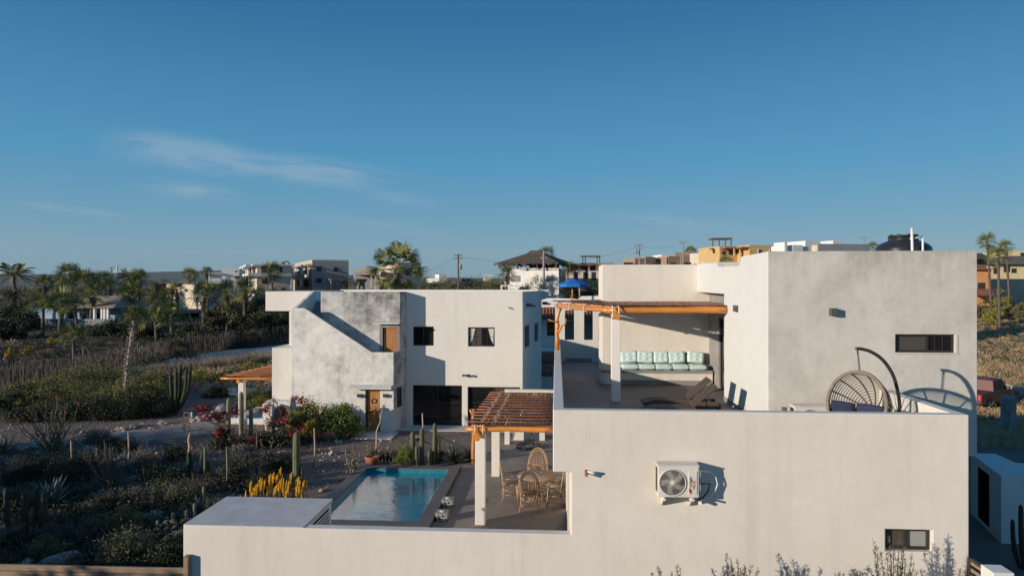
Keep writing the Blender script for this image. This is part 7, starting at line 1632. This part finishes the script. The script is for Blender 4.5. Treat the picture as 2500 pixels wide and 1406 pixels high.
# aloe in flower
p, h = hp(682, 1146, 1246); t = thing('flowering_aloe', 'dense clump of aloes with many upright yellow flower spikes behind the utility box', 'aloe', p); g = random.Random(12); m = MB()
for i in range(60):
    a = g.uniform(0, 6.28); q = g.uniform(0, .75); b = Vector((q * math.cos(a), q * .45 * math.sin(a), 0))
    for k in range(4): an = g.uniform(0, 6.28); m.tube([b, b + Vector((.12 * math.cos(an), .12 * math.sin(an), .18)), b + Vector((.2 * math.cos(an), .2 * math.sin(an), .38))], [.028, .024, .004], 4)
B_(m, 'leaves', 'agave_g', t)
for i in range(44):
    px = 620 + 122 * ((i * .618034) % 1); x = X(px, p.y) - p.x; y = g.uniform(-.3, .3); top = h * g.uniform(.55, .86) * (1.08 if 648 < px < 690 else 1) * (1.12 if i % 11 == 3 else 1)
    f0 = top - g.uniform(.26, .42); m = MB(); m.tube([(x, y, .1), (x + g.uniform(-.02, .02), y, f0)], .009, 4); B_(m, 'flower_stalk', 'leaf_gray', t)
    m = MB(); n = 9; P = [(x + .004 * k, y, f0 + (top - f0) * k / n) for k in range(n + 1)]; m.tube(P, [.014, .026, .029, .028, .029, .027, .025, .020, .014, .005], 7, sm=False)
    for k in range(34): z = f0 + (top - f0) * g.uniform(.03, .85); an = g.uniform(0, 6.28); r_ = .026; m.tube([(x + r_ * .5 * math.cos(an), y + r_ * .5 * math.sin(an), z), (x + r_ * 1.35 * math.cos(an), y + r_ * 1.35 * math.sin(an), z - .035)], [.009, .006], 3)
    B_(m, 'flower_spike', 'aloe_y', t)
for px, lab in ((589, 'two short yellow aloe spikes left of the big aloe clump'),):
    p, h = hp(px, 1195, 1262); t = thing('flowering_aloe', lab, 'aloe', p); 
    for dx, q in ((-.03, .8), (.14, 1.0)): B_(MB().tube([(dx, 0, 0), (dx, 0, h * q * .55)], .009, 5), 'flower_stalk', 'leaf_gray', t); B_(MB().tube([(dx, 0, h * q * .5), (dx, 0, h * q * .8), (dx, 0, h * q)], [.03, .03, .008], 7), 'flower_spike', 'aloe_y', t)
for px, py, lab in ((65, 870, 'golden flowering clump beside the stick fence, brighter one'), (128, 848, 'golden flowering clump beside the stick fence, farther one'), (25, 880, 'golden flowering clump at the left frame edge')):
    p = G(px, py); bush(lab, 'flowering plant', p, .6, .4, 1.0, 260, .3, .05, 'leaf_gold', px, k=10, z0=.3, name='golden_flowers', group='golden flowering clumps by the stick fence', up=1.5)
# agaves
GA = 'agaves and spiky rosettes of the garden'
for i, (px, py, L, n, W, mt_, nm, lab) in enumerate([(122, 1245, 1.25, 34, .15, 'agave', 'agave', 'large blue-green agave standing high in the lower left shade'), (1110, 1133, .95, 30, .10, 'agave_g', 'agave', 'spiky green agave right behind the pool coping'), (488, 1262, .85, 26, .09, 'agave', 'agave', 'blue upright agave behind the utility box'), (520, 1250, .6, 36, .045, 'leaf_yellow', 'yucca', 'yellowish yucca behind the utility box roof'),
        (132, 1285, .62, 40, .05, 'agave_g', 'yucca', 'pale spiky yucca rosette below the large agave'), (205, 1335, .55, 26, .08, 'agave', 'agave', 'small blue agave between the barrel cacti'), (235, 1370, .6, 24, .07, 'agave_g', 'agave', 'green agave with yellow leaf edges right of the left barrel cactus'), (1145, 1128, .8, 24, .08, 'agave_g', 'agave', 'dark agave beside the orange pergola post'), (10, 1110, .9, 30, .07, 'agave_g', 'yucca', 'dark yucca at the left frame edge by the path'), (380, 1290, .5, 24, .07, 'agave', 'agave', 'small grey-blue agave left of the sprawling cactus'), (165, 805, 1.5, 34, .10, 'agave', 'yucca', 'grey spiky yucca before the bungalow')]):
    rosette(lab, 'agave' if nm == 'agave' else 'yucca', G(px, py), n, L, W, mt_, i + 60, name=nm, group=GA, e0=20 if nm == 'agave' else 5)
GSn = 'row of snake plants behind the pool'
for i in range(12):
    px = 912 + i * 8.4; t = rosette('upright dark snake plant in the row behind the pool, number %s from the left' % ['one', 'two', 'three', 'four', 'five', 'six', 'seven', 'eight', 'nine', 'ten', 'eleven', 'twelve'][i], 'plant', G(px, 1134), 12, .55 + .1 * math.sin(i * 2.2), .05, 'leaf_dark', 80 + i, name='snake_plant', thick=.01, e0=70, e1=88, droop=0, group=GSn)
bush('rounded feathery green bush behind the pool, left of the cactus clump', 'shrub', G(988, 1133), .5, .4, .78, 5000, .11, .012, 'leaf_hedge', 91, k=30, z0=.05, cr=.2, name='feathery_bush', up=1.4)
bush('rounded feathery green bush in front of the cactus clump stems', 'shrub', G(1068, 1133), .35, .3, .5, 2500, .11, .012, 'leaf_dark', 92, k=20, z0=.05, cr=.2, name='feathery_bush', up=1.4)
# dark garden shrubs
GD = 'shrubs of the shaded garden'
sh = [(612, 1172, 1.35, 1.0, 'leaf_dark', 'wide feathery dark shrub left of the lone thick cactus'), (560, 1195, 1.1, .8, 'leaf_dark', 'dark shrub below the slim pale cactus'), (650, 1200, .8, .55, 'leaf_dark', 'dark low shrub just behind the yellow aloe flowers'), (425, 1235, 1.0, .8, 'leaf_olive', 'olive twiggy shrub left of the utility box'), (395, 1190, .9, .8, 'leaf_dark', 'dark shrub in front of the gravel path end'),
      (335, 1250, 1.0, .7, 'leaf_dark', 'dark low shrub in the middle of the garden'), (290, 1300, 1.0, .8, 'leaf_olive', 'olive shrub above the right barrel cactus'), (245, 1260, .8, .5, 'leaf_dark', 'low dark shrub right of the pale yucca'), (170, 1190, .9, .9, 'leaf_dark', 'dark shrub right of the large agave'), (215, 1150, 1.0, .8, 'leaf_dark', 'dark shrub below the pale thin trunk'),
      (100, 1165, 1.0, .8, 'leaf_dark', 'dark shrub beneath the ocotillo'), (40, 1180, 1.0, .9, 'leaf_dark', 'dark shrub at the left frame edge'), (15, 1260, 1.0, .9, 'leaf_dark', 'dark shrub left of the shaded candelabra cactus'), (50, 1350, .9, .7, 'leaf_dark', 'dark shrub behind the left boulders'), (110, 1365, .7, .5, 'leaf_olive', 'olive shrub right of the left boulders'), (300, 1375, .85, .8, 'leaf_olive', 'olive shrub left of the pale barrel cactus'), (415, 1385, .6, .6, 'leaf_dark', 'dark shrub between barrel cactus and white wall'), (255, 1345, .8, .6, 'leaf_dark', 'dark shrub above the short pale stake'), (345, 1150, .9, .6, 'leaf_gray', 'grey twiggy shrub beside the path bend'), (430, 1125, .6, .55, 'leaf_dark', 'small dark shrub with fine leaves by the path'), (590, 1125, .9, .6, 'leaf_gray', 'grey dry shrub under the bougainvillea'), (290, 1105, .9, .6, 'leaf_dark', 'dark shrub on the near edge of the path'), (240, 1085, .8, .5, 'leaf_gray', 'grey scrub near the path'), (690, 1150, .8, .5, 'leaf_dark', 'low shrub left of the lone thick cactus base')]
for i, (px, py, rx, h, mt_, lab) in enumerate(sh):
    p = G(px, min(py, 1392)); bush(lab, 'shrub', p, rx, rx * .75, h, 4200, .085, .028, mt_, 400 + i, k=26, z0=.05, group=GD, cr=.3, second=('leaf_gray', .15, .12, .012, 'dry_twigs') if i % 2 else None)
for i, (px, py, rx, h, lab) in enumerate([(375, 1215, .7, .5, 'dry twiggy shrub left of the olive one'), (215, 1210, .7, .6, 'dry twiggy shrub by the large agave'), (150, 1325, .6, .6, 'dry twiggy shrub between the agaves'), (590, 1145, .9, .8, 'dry twiggy shrub over the wide feathery one'), (480, 1200, .7, .6, 'dry twiggy shrub below the slim cactus'), (320, 1330, .6, .6, 'dry twiggy shrub above the pale barrel cactus'), (70, 1250, .7, .7, 'dry twiggy shrub beside the shaded candelabra cactus')]):
    twigs(lab, 'shrub', G(px, py), rx, h, 60, 'leaf_gray', 500 + i, name='dry_shrub', group=GD, r0=.009)
# rocks
GRk = 'boulders and stones along the garden paths'
rocks = [(302, 1052, .42), (330, 1046, .34), (350, 1042, .28), (400, 1036, .36), (370, 1048, .24), (412, 1088, .40), (210, 1058, .38), (90, 1092, .55), (50, 1100, .4), (150, 1085, .45), (480, 1028, .5), (500, 1022, .36), (295, 1120, .40), (345, 1108, .3), (355, 1135, .42), (145, 1385, .75), (60, 1392, .45), (45, 1330, .5), (760, 1087, .13), (742, 1080, .16), (792, 1074, .13), (802, 1076, .22), (824, 1082, .28), (813, 1110, .30), (640, 1062, .22), (470, 1095, .16), (1222, 1105, .26), (775, 1140, .22), (700, 1185, .2), (2428, 1054, .55), (2448, 1064, .45), (2482, 968, 1.5), (2440, 1040, .4), (370, 1270, .5), (250, 1215, .4), (300, 1225, .35), (225, 1245, .3), (540, 1010, .5), (520, 1015, .4), (325, 1170, .3), (265, 1240, .35), (330, 1290, .35), (180, 1290, .3), (395, 1300, .25)]
rp_ = [MB().blob((0, 0, .28), 1, .8, .55, s, .8, 4, 1.5).build('boulder', M['rock'], None, world=False) for s in range(4)]
desc = ['rounded', 'flattish', 'angular', 'pale']
where = {0: 'garden path', 1: 'pool side'}
for i, (px, py, s) in enumerate(rocks):
    o = rp_[i % 4] if i < 4 else rp_[i % 4].copy()
    if i >= 4: C.objects.link(o)
    p = G(px, min(py, 1398)); o.location = p - Vector((0, 0, .08 * s)); o.scale = (s * .62, s * .62, s * .62 * (1 if i % 3 else .8)); o.rotation_euler = (0, 0, i * 1.3)
    reg = 'right of the villas near the meter pedestal' if px > 2300 else 'by the hedge and tall door' if 735 < px < 900 and py < 1115 else 'on the lower pergola gravel' if px > 1100 else 'along the far edge of the gravel path' if py < 1062 else 'in the bottom left corner' if py > 1320 else 'on the near side of the gravel path' if py < 1140 else 'in the shaded garden bed'
    tag(o, '%s stone %s, %s' % (desc[i % 4], reg, 'large' if s > .45 else 'medium' if s > .28 else 'small'), 'stone', GRk + ', ' + reg)
g = random.Random(77); m = MB(); mm_ = rng(3)
pts = [(g.uniform(-9, 560), g.uniform(1040, 1398)) for _ in range(900)] + [(g.uniform(560, 1150), g.uniform(1070, 1200)) for _ in range(350)]
for (a, b2) in pts:
    p = G(a, b2)
    if PX0 - .6 < p.x < xD and 13 < p.y < 25.2 or (p.x > X(711, 30) and p.y > 29.5): continue
    r_ = g.uniform(.02, .07) * (1.8 if g.random() < .1 else 1); m.blob((p.x, p.y, p.z + r_ * .2), r_, r_ * .8, r_ * .6, g.random() * 9, .5, 1)
tag(m.build('loose_pebbles', M['rock']), 'loose pebbles strewn over the garden gravel', 'pebbles', kind='stuff')
scatter('ground_litter', 'dry twigs and small leaves littering the garden ground', 'litter', [(*g2(g.uniform(-9, 600), g.uniform(1050, 1398)), g.uniform(.5, 1.2)) for _ in range(620)], 'leaf_gray', 31, .16, .012, 44, .55, .32)
scatter('ground_cover', 'small dark plants covering the shaded garden bed', 'ground cover', [(*g2(g.uniform(-9, 480), g.uniform(1120, 1398)), g.uniform(.6, 1.5)) for _ in range(430)], 'leaf_dark', 32, .085, .03, 90, .45, .38)
# small garden fittings
p, h = hp(461, 1006, 1075); t = thing('garden_lamp_post', 'thin rusty pole carrying a metal frame and a white bulb in the garden', 'lamp post', p)
B_(MB().tube([(0, 0, 0), (0, 0, h * .83)], .018, 6), 'pole', 'bark', t); q = h
B_(MB().box(-.22, .02, -.01, .01, q * .98, q).box(-.22, .02, -.01, .01, q * .80, q * .82).box(-.22, -.2, -.01, .01, q * .82, q * .98).box(0, .02, -.01, .01, q * .82, q * .98), 'frame', 'gray_metal', t)
B_(MB().blob((.13, 0, q * .91), .045, .045, .14, 1, .05, 2), 'bulb', 'white_metal', t)
p, h = hp(450, 1037, 1060); t = thing('garden_lantern', 'small black lantern stake beside the gravel path', 'lantern', p); B_(MB().tube([(0, 0, 0), (0, 0, h * .5)], .02, 6), 'stake', 'steel', t); B_(MB().box(-.06, .06, -.06, .06, h * .5, h * .56).box(-.07, .07, -.07, .07, h * .92, h).box(-.06, -.045, -.06, -.045, h * .56, h * .92).box(.045, .06, -.06, -.045, h * .56, h * .92).box(-.06, -.045, .045, .06, h * .56, h * .92).box(.045, .06, .045, .06, h * .56, h * .92), 'lantern_cage', 'steel', t)
p, h = hp(541, 988, 1032); t = thing('clay_oven', 'dark clay chimney oven on the gravel left of the plunge pool', 'oven', p); B_(MB().lathe([(0, 0), (.3, 0), (.42, .2), (.42, .45), (.25, .7), (.12, .85), (.11, h), (.14, h + .02), (.08, h + .02), (0, h - .1)], (0, 0, 0), 20), 'oven_body', 'conc_gray', t); B_(MB().box(-.14, .14, -.44, -.36, .15, .42), 'oven_mouth', 'black', t)
# oleander shoots in front of the near wall
GO = 'leafy shoots rising in front of the near wall'
def shoots(label, px, v, tops, seed):
    """tops: list of (px, py) of the shoot tips"""
    b = Vector((X(px, v), v, 0)); t = thing('leafy_shrub', label, 'shrub', b, 0, GO); g = random.Random(seed); m = MB(); Cn = []; D = []
    for (tx, ty) in tops:
        tip = H(tx, ty, v + g.uniform(-.15, .15)) - b; bs_ = Vector(((tip.x) * .35 + g.uniform(-.05, .05), 0, .6)); P = [Vector((0, 0, 0)), bs_, bs_.lerp(tip, .6) + Vector((g.uniform(-.04, .04), 0, 0)), tip]; m.tube(P, [.014, .011, .007, .003], 5)
        for k in range(120):
            u = g.uniform(.0, 1) ** .8; w = bs_.lerp(P[2], u / .6) if u < .6 else P[2].lerp(tip, (u - .6) / .4); br_ = Vector((g.uniform(-1, 1), g.uniform(-1, 1), g.uniform(.2, 1))).normalized(); ln = g.uniform(0, .14) * (1.15 - u)
            if k % 6 == 0: m.tube([w, w + br_ * .16 * (1.2 - u)], [.004, .002], 3)
            Cn.append(tuple(w + br_ * ln)); D.append((br_.x * .8, br_.y * .8, br_.z + .7))
    B_(m, 'stems', 'bark', t); V, Fq = leaves(np.array(Cn), .052, .012, seed, D=np.array(D)); np_mesh('foliage', V, Fq, M['leaf_shoot'], t); return t
M['leaf_shoot'] = leafm('grey_green_leaf', (.13, .13, .055), (.08, .08, .04), 2)
shoots('sparse leafy shoots at the bottom of the near wall, leftmost clump', 1625, 12.35, [(1605, 1384), (1612, 1392), (1655, 1377), (1662, 1392), (1640, 1398), (1590, 1400)], 1)
shoots('leafy shoots at the bottom of the near wall, second clump with a tall tip', 1800, 12.3, [(1773, 1354), (1783, 1368), (1800, 1366), (1765, 1385), (1818, 1380), (1836, 1378), (1790, 1385), (1852, 1392), (1810, 1392), (1775, 1398)], 2)
shoots('tiny leafy shoots between the two taller clumps at the wall foot', 1935, 12.3, [(1930, 1392), (1943, 1396), (1922, 1400), (1965, 1395), (1975, 1385)], 3)
shoots('tall leafy shrub in front of the small lower window', 2185, 12.3, [(2133, 1320), (2140, 1335), (2172, 1312), (2195, 1298), (2182, 1330), (2203, 1335), (2208, 1318), (2226, 1355), (2150, 1350), (2165, 1345), (2212, 1368), (2232, 1375), (2138, 1378), (2190, 1365), (2222, 1390), (2155, 1385), (2125, 1395), (2175, 1380), (2200, 1385), (2240, 1395)], 4)
shoots('low leafy shoots right of centre at the wall foot', 2050, 12.0, [(2040, 1402), (2060, 1400), (2075, 1398), (2092, 1396), (2108, 1400)], 5)
shoots('leafy shoots left of the tallest shrub, low', 1900, 11.2, [(1860, 1440), (1880, 1425), (1905, 1412), (1925, 1430), (1950, 1440), (1972, 1412), (1990, 1425), (2010, 1436)], 6)
cactus('small dark cactus against the shaded service room', Vector((X(2503, 16.6), 16.6, 0)), [(0, 0, H(2490, 1225, 16.6).z, .05, -.10, 0), (-.02, .1, 1.2, .045, -.2, 0), (.15, .1, 1.2, .05, .1, 0)], 'cactus_dark')
# ---------------------------------------------------------------- unseen trees added outside the left edge to throw shade over the garden
GT = 'tall hedge trees beyond the left edge of the garden'
shade = [(-21, -2, 4.7, 3.2), (-23.5, 3, 5.0, 3.3), (-25.5, 8, 4.8, 3.2), (-28, 13, 4.7, 3.2), (-31, 18, 4.6, 3.2), (-19.5, -7.5, 4.8, 3.2), (-17.5, -12, 4.8, 3.2)]
t0 = thing('hedge_tree', 'x', 'tree', (0, 0, 0), 0, GT); P, c = clumps(16000, 90, 3.3, 2.8, 4.8, .5, .9, 900, .3, .8); V, Fq = leaves(P, .30, .20, 901); np_mesh('crown', V, Fq, M['leaf_dark'], t0)
B_(stems_mb([tuple(q * .85) for q in c[:12]], .1, 5), 'trunk', 'bark', t0)
for i, (x, y, h, rr3) in enumerate(shade):
    o = t0 if i == 0 else copy_tree(t0); place(o, (x, y, 0), i * 1.1, (rr3 / 3.2, rr3 / 3.2, h / 4.8), 'dense dark hedge tree outside the left edge, number %s of the row' % ['one', 'two', 'three', 'four', 'five', 'six', 'seven', 'eight', 'nine'][i])
for px, py, w_, hh2, v, lab in ((418, 690, 8, 5, 260, 'tiny distant white house on the plain, leftmost'), (436, 688, 9, 6, 250, 'tiny distant white house on the plain, second from the left'), (449, 691, 7, 5, 240, 'tiny distant white house on the plain, beside the skyline palm'), (478, 690, 8, 5, 230, 'tiny distant white house on the plain, right of the skyline palm'), (405, 684, 12, 5, 330, 'tiny distant tan house on the plain, farthest')):
    r = bg('distant_house', lab, 'house', px, v, 'tiny distant houses on the plain'); b = CB(px, v, 25, r); b.box(px - w_ * .35, px + w_ * .65, py, None, 'h_white' if 'white' in lab else 'h_cream', deep=5); b.feat('R', px + w_ * .2, py + 2, px + w_ * .45, py + 5, 'h_dark', 'window')
def cable(a, b, sag, lab):
    m = MB(); a, b = Vector(a), Vector(b); m.tube([a.lerp(b, i / 16) - Vector((0, 0, sag * 4 * (i / 16) * (1 - i / 16))) for i in range(17)], .012, 4); tag(m.build('overhead_cable', M['steel']), lab, 'cable')
cable(H(1119, 626, 78), H(1561, 600, 100), 1.6, 'thin overhead cable sagging from the wooden pole to the crossarm pole')
cable(H(1561, 600, 100), H(1668, 593, 100), .5, 'thin overhead cable between the crossarm pole and the bare grey pole')
cable(H(1119, 626, 78), H(905, 668, 92), 1.2, 'thin overhead cable running left from the wooden pole')
# ---------------------------------------------------------------- haze
m = bpy.data.materials.new('pale_haze'); m.use_nodes = True; nt = m.node_tree; nt.nodes.clear(); o_ = nt.nodes.new('ShaderNodeOutputMaterial'); pv = nt.nodes.new('ShaderNodeVolumePrincipled')
pv.inputs['Color'].default_value = (.78, .86, .95, 1); pv.inputs['Density'].default_value = HAZE; pv.inputs['Anisotropy'].default_value = 0; nt.links.new(pv.outputs[0], o_.inputs['Volume'])
if HAZE: tag(MB().box(-11500, 11500, -80, 9800, -40, 130).build('haze', m), 'pale morning haze over the plain', 'haze', kind='stuff')
# ---------------------------------------------------------------- camera, sun, sky
cam = bpy.data.cameras.new('camera'); co_ = bpy.data.objects.new('camera', cam); C.objects.link(co_); scene.camera = co_
cam.sensor_width = 36; cam.lens = F / 2500 * 36; cam.clip_end = 20000; cam.clip_start = .1; cam.shift_y = -11 / 2500
co_.location = (0, 0, CZ); co_.rotation_euler = (R(90), 0, TH)
S = Vector((-1.52, -1.0, .37)).normalized()
sl = bpy.data.lights.new('sun', 'SUN'); so_ = bpy.data.objects.new('sun', sl); C.objects.link(so_); sl.energy = SUN; sl.angle = R(.5); sl.color = (1.0, .86, .71)
so_.rotation_euler = (-S).to_track_quat('-Z', 'Y').to_euler()
w = bpy.data.worlds.new('World'); scene.world = w; w.use_nodes = True; nt = w.node_tree; bgn = nt.nodes['Background']
sky = nt.nodes.new('ShaderNodeTexSky'); sky.sky_type = 'NISHITA'; sky.sun_disc = False
sky.sun_elevation = math.asin(S.z); sky.sun_rotation = math.atan2(S.x, S.y); sky.altitude = 0; sky.air_density = 1.0; sky.dust_density = .6; sky.ozone_density = 3.0
# thin cirrus, by direction
tc = nt.nodes.new('ShaderNodeTexCoord'); sp = nt.nodes.new('ShaderNodeSeparateXYZ'); nt.links.new(tc.outputs['Generated'], sp.inputs[0])
ym = mathn(nt, 'MAXIMUM', sp.outputs['Y'], .05); tx = mathn(nt, 'DIVIDE', sp.outputs['X'], ym); tz = mathn(nt, 'DIVIDE', sp.outputs['Z'], ym)
tz2 = mathn(nt, 'MULTIPLY_ADD', tx, .13, tz)     # streaks run down to the right
cb = nt.nodes.new('ShaderNodeCombineXYZ'); nt.links.new(tx, cb.inputs[0]); nt.links.new(tz2, cb.inputs[1])
def wn(sx, sy, detail, seed, lo, hi, dist=0):
    mp = nt.nodes.new('ShaderNodeMapping'); mp.inputs['Scale'].default_value = (sx, sy, 1); mp.inputs['Location'].default_value = (seed, seed * .7, 0); nt.links.new(cb.outputs[0], mp.inputs[0])
    n = nt.nodes.new('ShaderNodeTexNoise'); n.inputs['Scale'].default_value = 1; n.inputs['Detail'].default_value = detail; n.inputs['Roughness'].default_value = .62; n.inputs['Distortion'].default_value = dist; nt.links.new(mp.outputs[0], n.inputs['Vector'])
    r = nt.nodes.new('ShaderNodeMapRange'); r.inputs['From Min'].default_value = lo; r.inputs['From Max'].default_value = hi; nt.links.new(n.outputs['Fac'], r.inputs[0]); return r.outputs[0]
def band(v, c, hw):
    d = mathn(nt, 'ABSOLUTE', mathn(nt, 'SUBTRACT', v, c)); r = nt.nodes.new('ShaderNodeMapRange'); r.interpolation_type = 'SMOOTHSTEP'; r.inputs['From Min'].default_value = 0; r.inputs['From Max'].default_value = hw; r.inputs['To Min'].default_value = 1; r.inputs['To Max'].default_value = 0; nt.links.new(d, r.inputs[0]); return r.outputs[0]
tot = None
for (pxc, pyc, hwx, hwy, amp, sd) in ((400, 362, 250, 66, 1.0, 1.3), (700, 405, 400, 52, .9, 5.1), (430, 458, 170, 34, .7, 8.7), (110, 502, 200, 14, .5, 3.3), (980, 484, 130, 18, .5, 7.7), (900, 545, 260, 26, .3, 2.2), (1640, 545, 280, 24, .22, 9.1)):
    cx_w = (pxc - 1359) / F; cz_w = (692 - pyc) / F + cx_w * .13
    f = mathn(nt, 'MULTIPLY', band(tx, cx_w, hwx / F), band(tz2, cz_w, hwy / F)); f = mathn(nt, 'MULTIPLY', f, wn(6, 38, 9, sd, .32, .84, 1.2)); f = mathn(nt, 'MULTIPLY', f, amp); tot = f if tot is None else mathn(nt, 'ADD', tot, f)
tot = mathn(nt, 'MINIMUM', mathn(nt, 'MULTIPLY', tot, .9), .30)
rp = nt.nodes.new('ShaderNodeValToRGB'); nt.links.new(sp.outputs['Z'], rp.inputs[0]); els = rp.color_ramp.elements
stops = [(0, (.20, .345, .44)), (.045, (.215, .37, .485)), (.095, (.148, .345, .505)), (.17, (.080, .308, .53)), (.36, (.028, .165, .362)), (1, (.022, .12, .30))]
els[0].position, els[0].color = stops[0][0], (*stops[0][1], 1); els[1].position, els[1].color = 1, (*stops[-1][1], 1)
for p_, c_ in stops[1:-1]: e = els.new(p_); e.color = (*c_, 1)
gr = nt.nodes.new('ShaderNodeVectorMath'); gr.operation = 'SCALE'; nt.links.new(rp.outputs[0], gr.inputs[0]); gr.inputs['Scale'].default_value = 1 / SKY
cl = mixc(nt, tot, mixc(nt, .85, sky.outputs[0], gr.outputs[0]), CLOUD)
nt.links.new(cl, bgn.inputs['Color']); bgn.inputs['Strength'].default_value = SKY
scene.view_settings.view_transform = 'Standard'; scene.view_settings.look = 'None'; scene.view_settings.exposure = EXPO; scene.view_settings.gamma = 1
scene.cycles.max_bounces = 6; scene.cycles.diffuse_bounces = 3; scene.cycles.glossy_bounces = 3; scene.cycles.transparent_max_bounces = 8
scene.cycles.use_adaptive_sampling = True; scene.cycles.adaptive_threshold = .015; scene.cycles.use_denoising = True
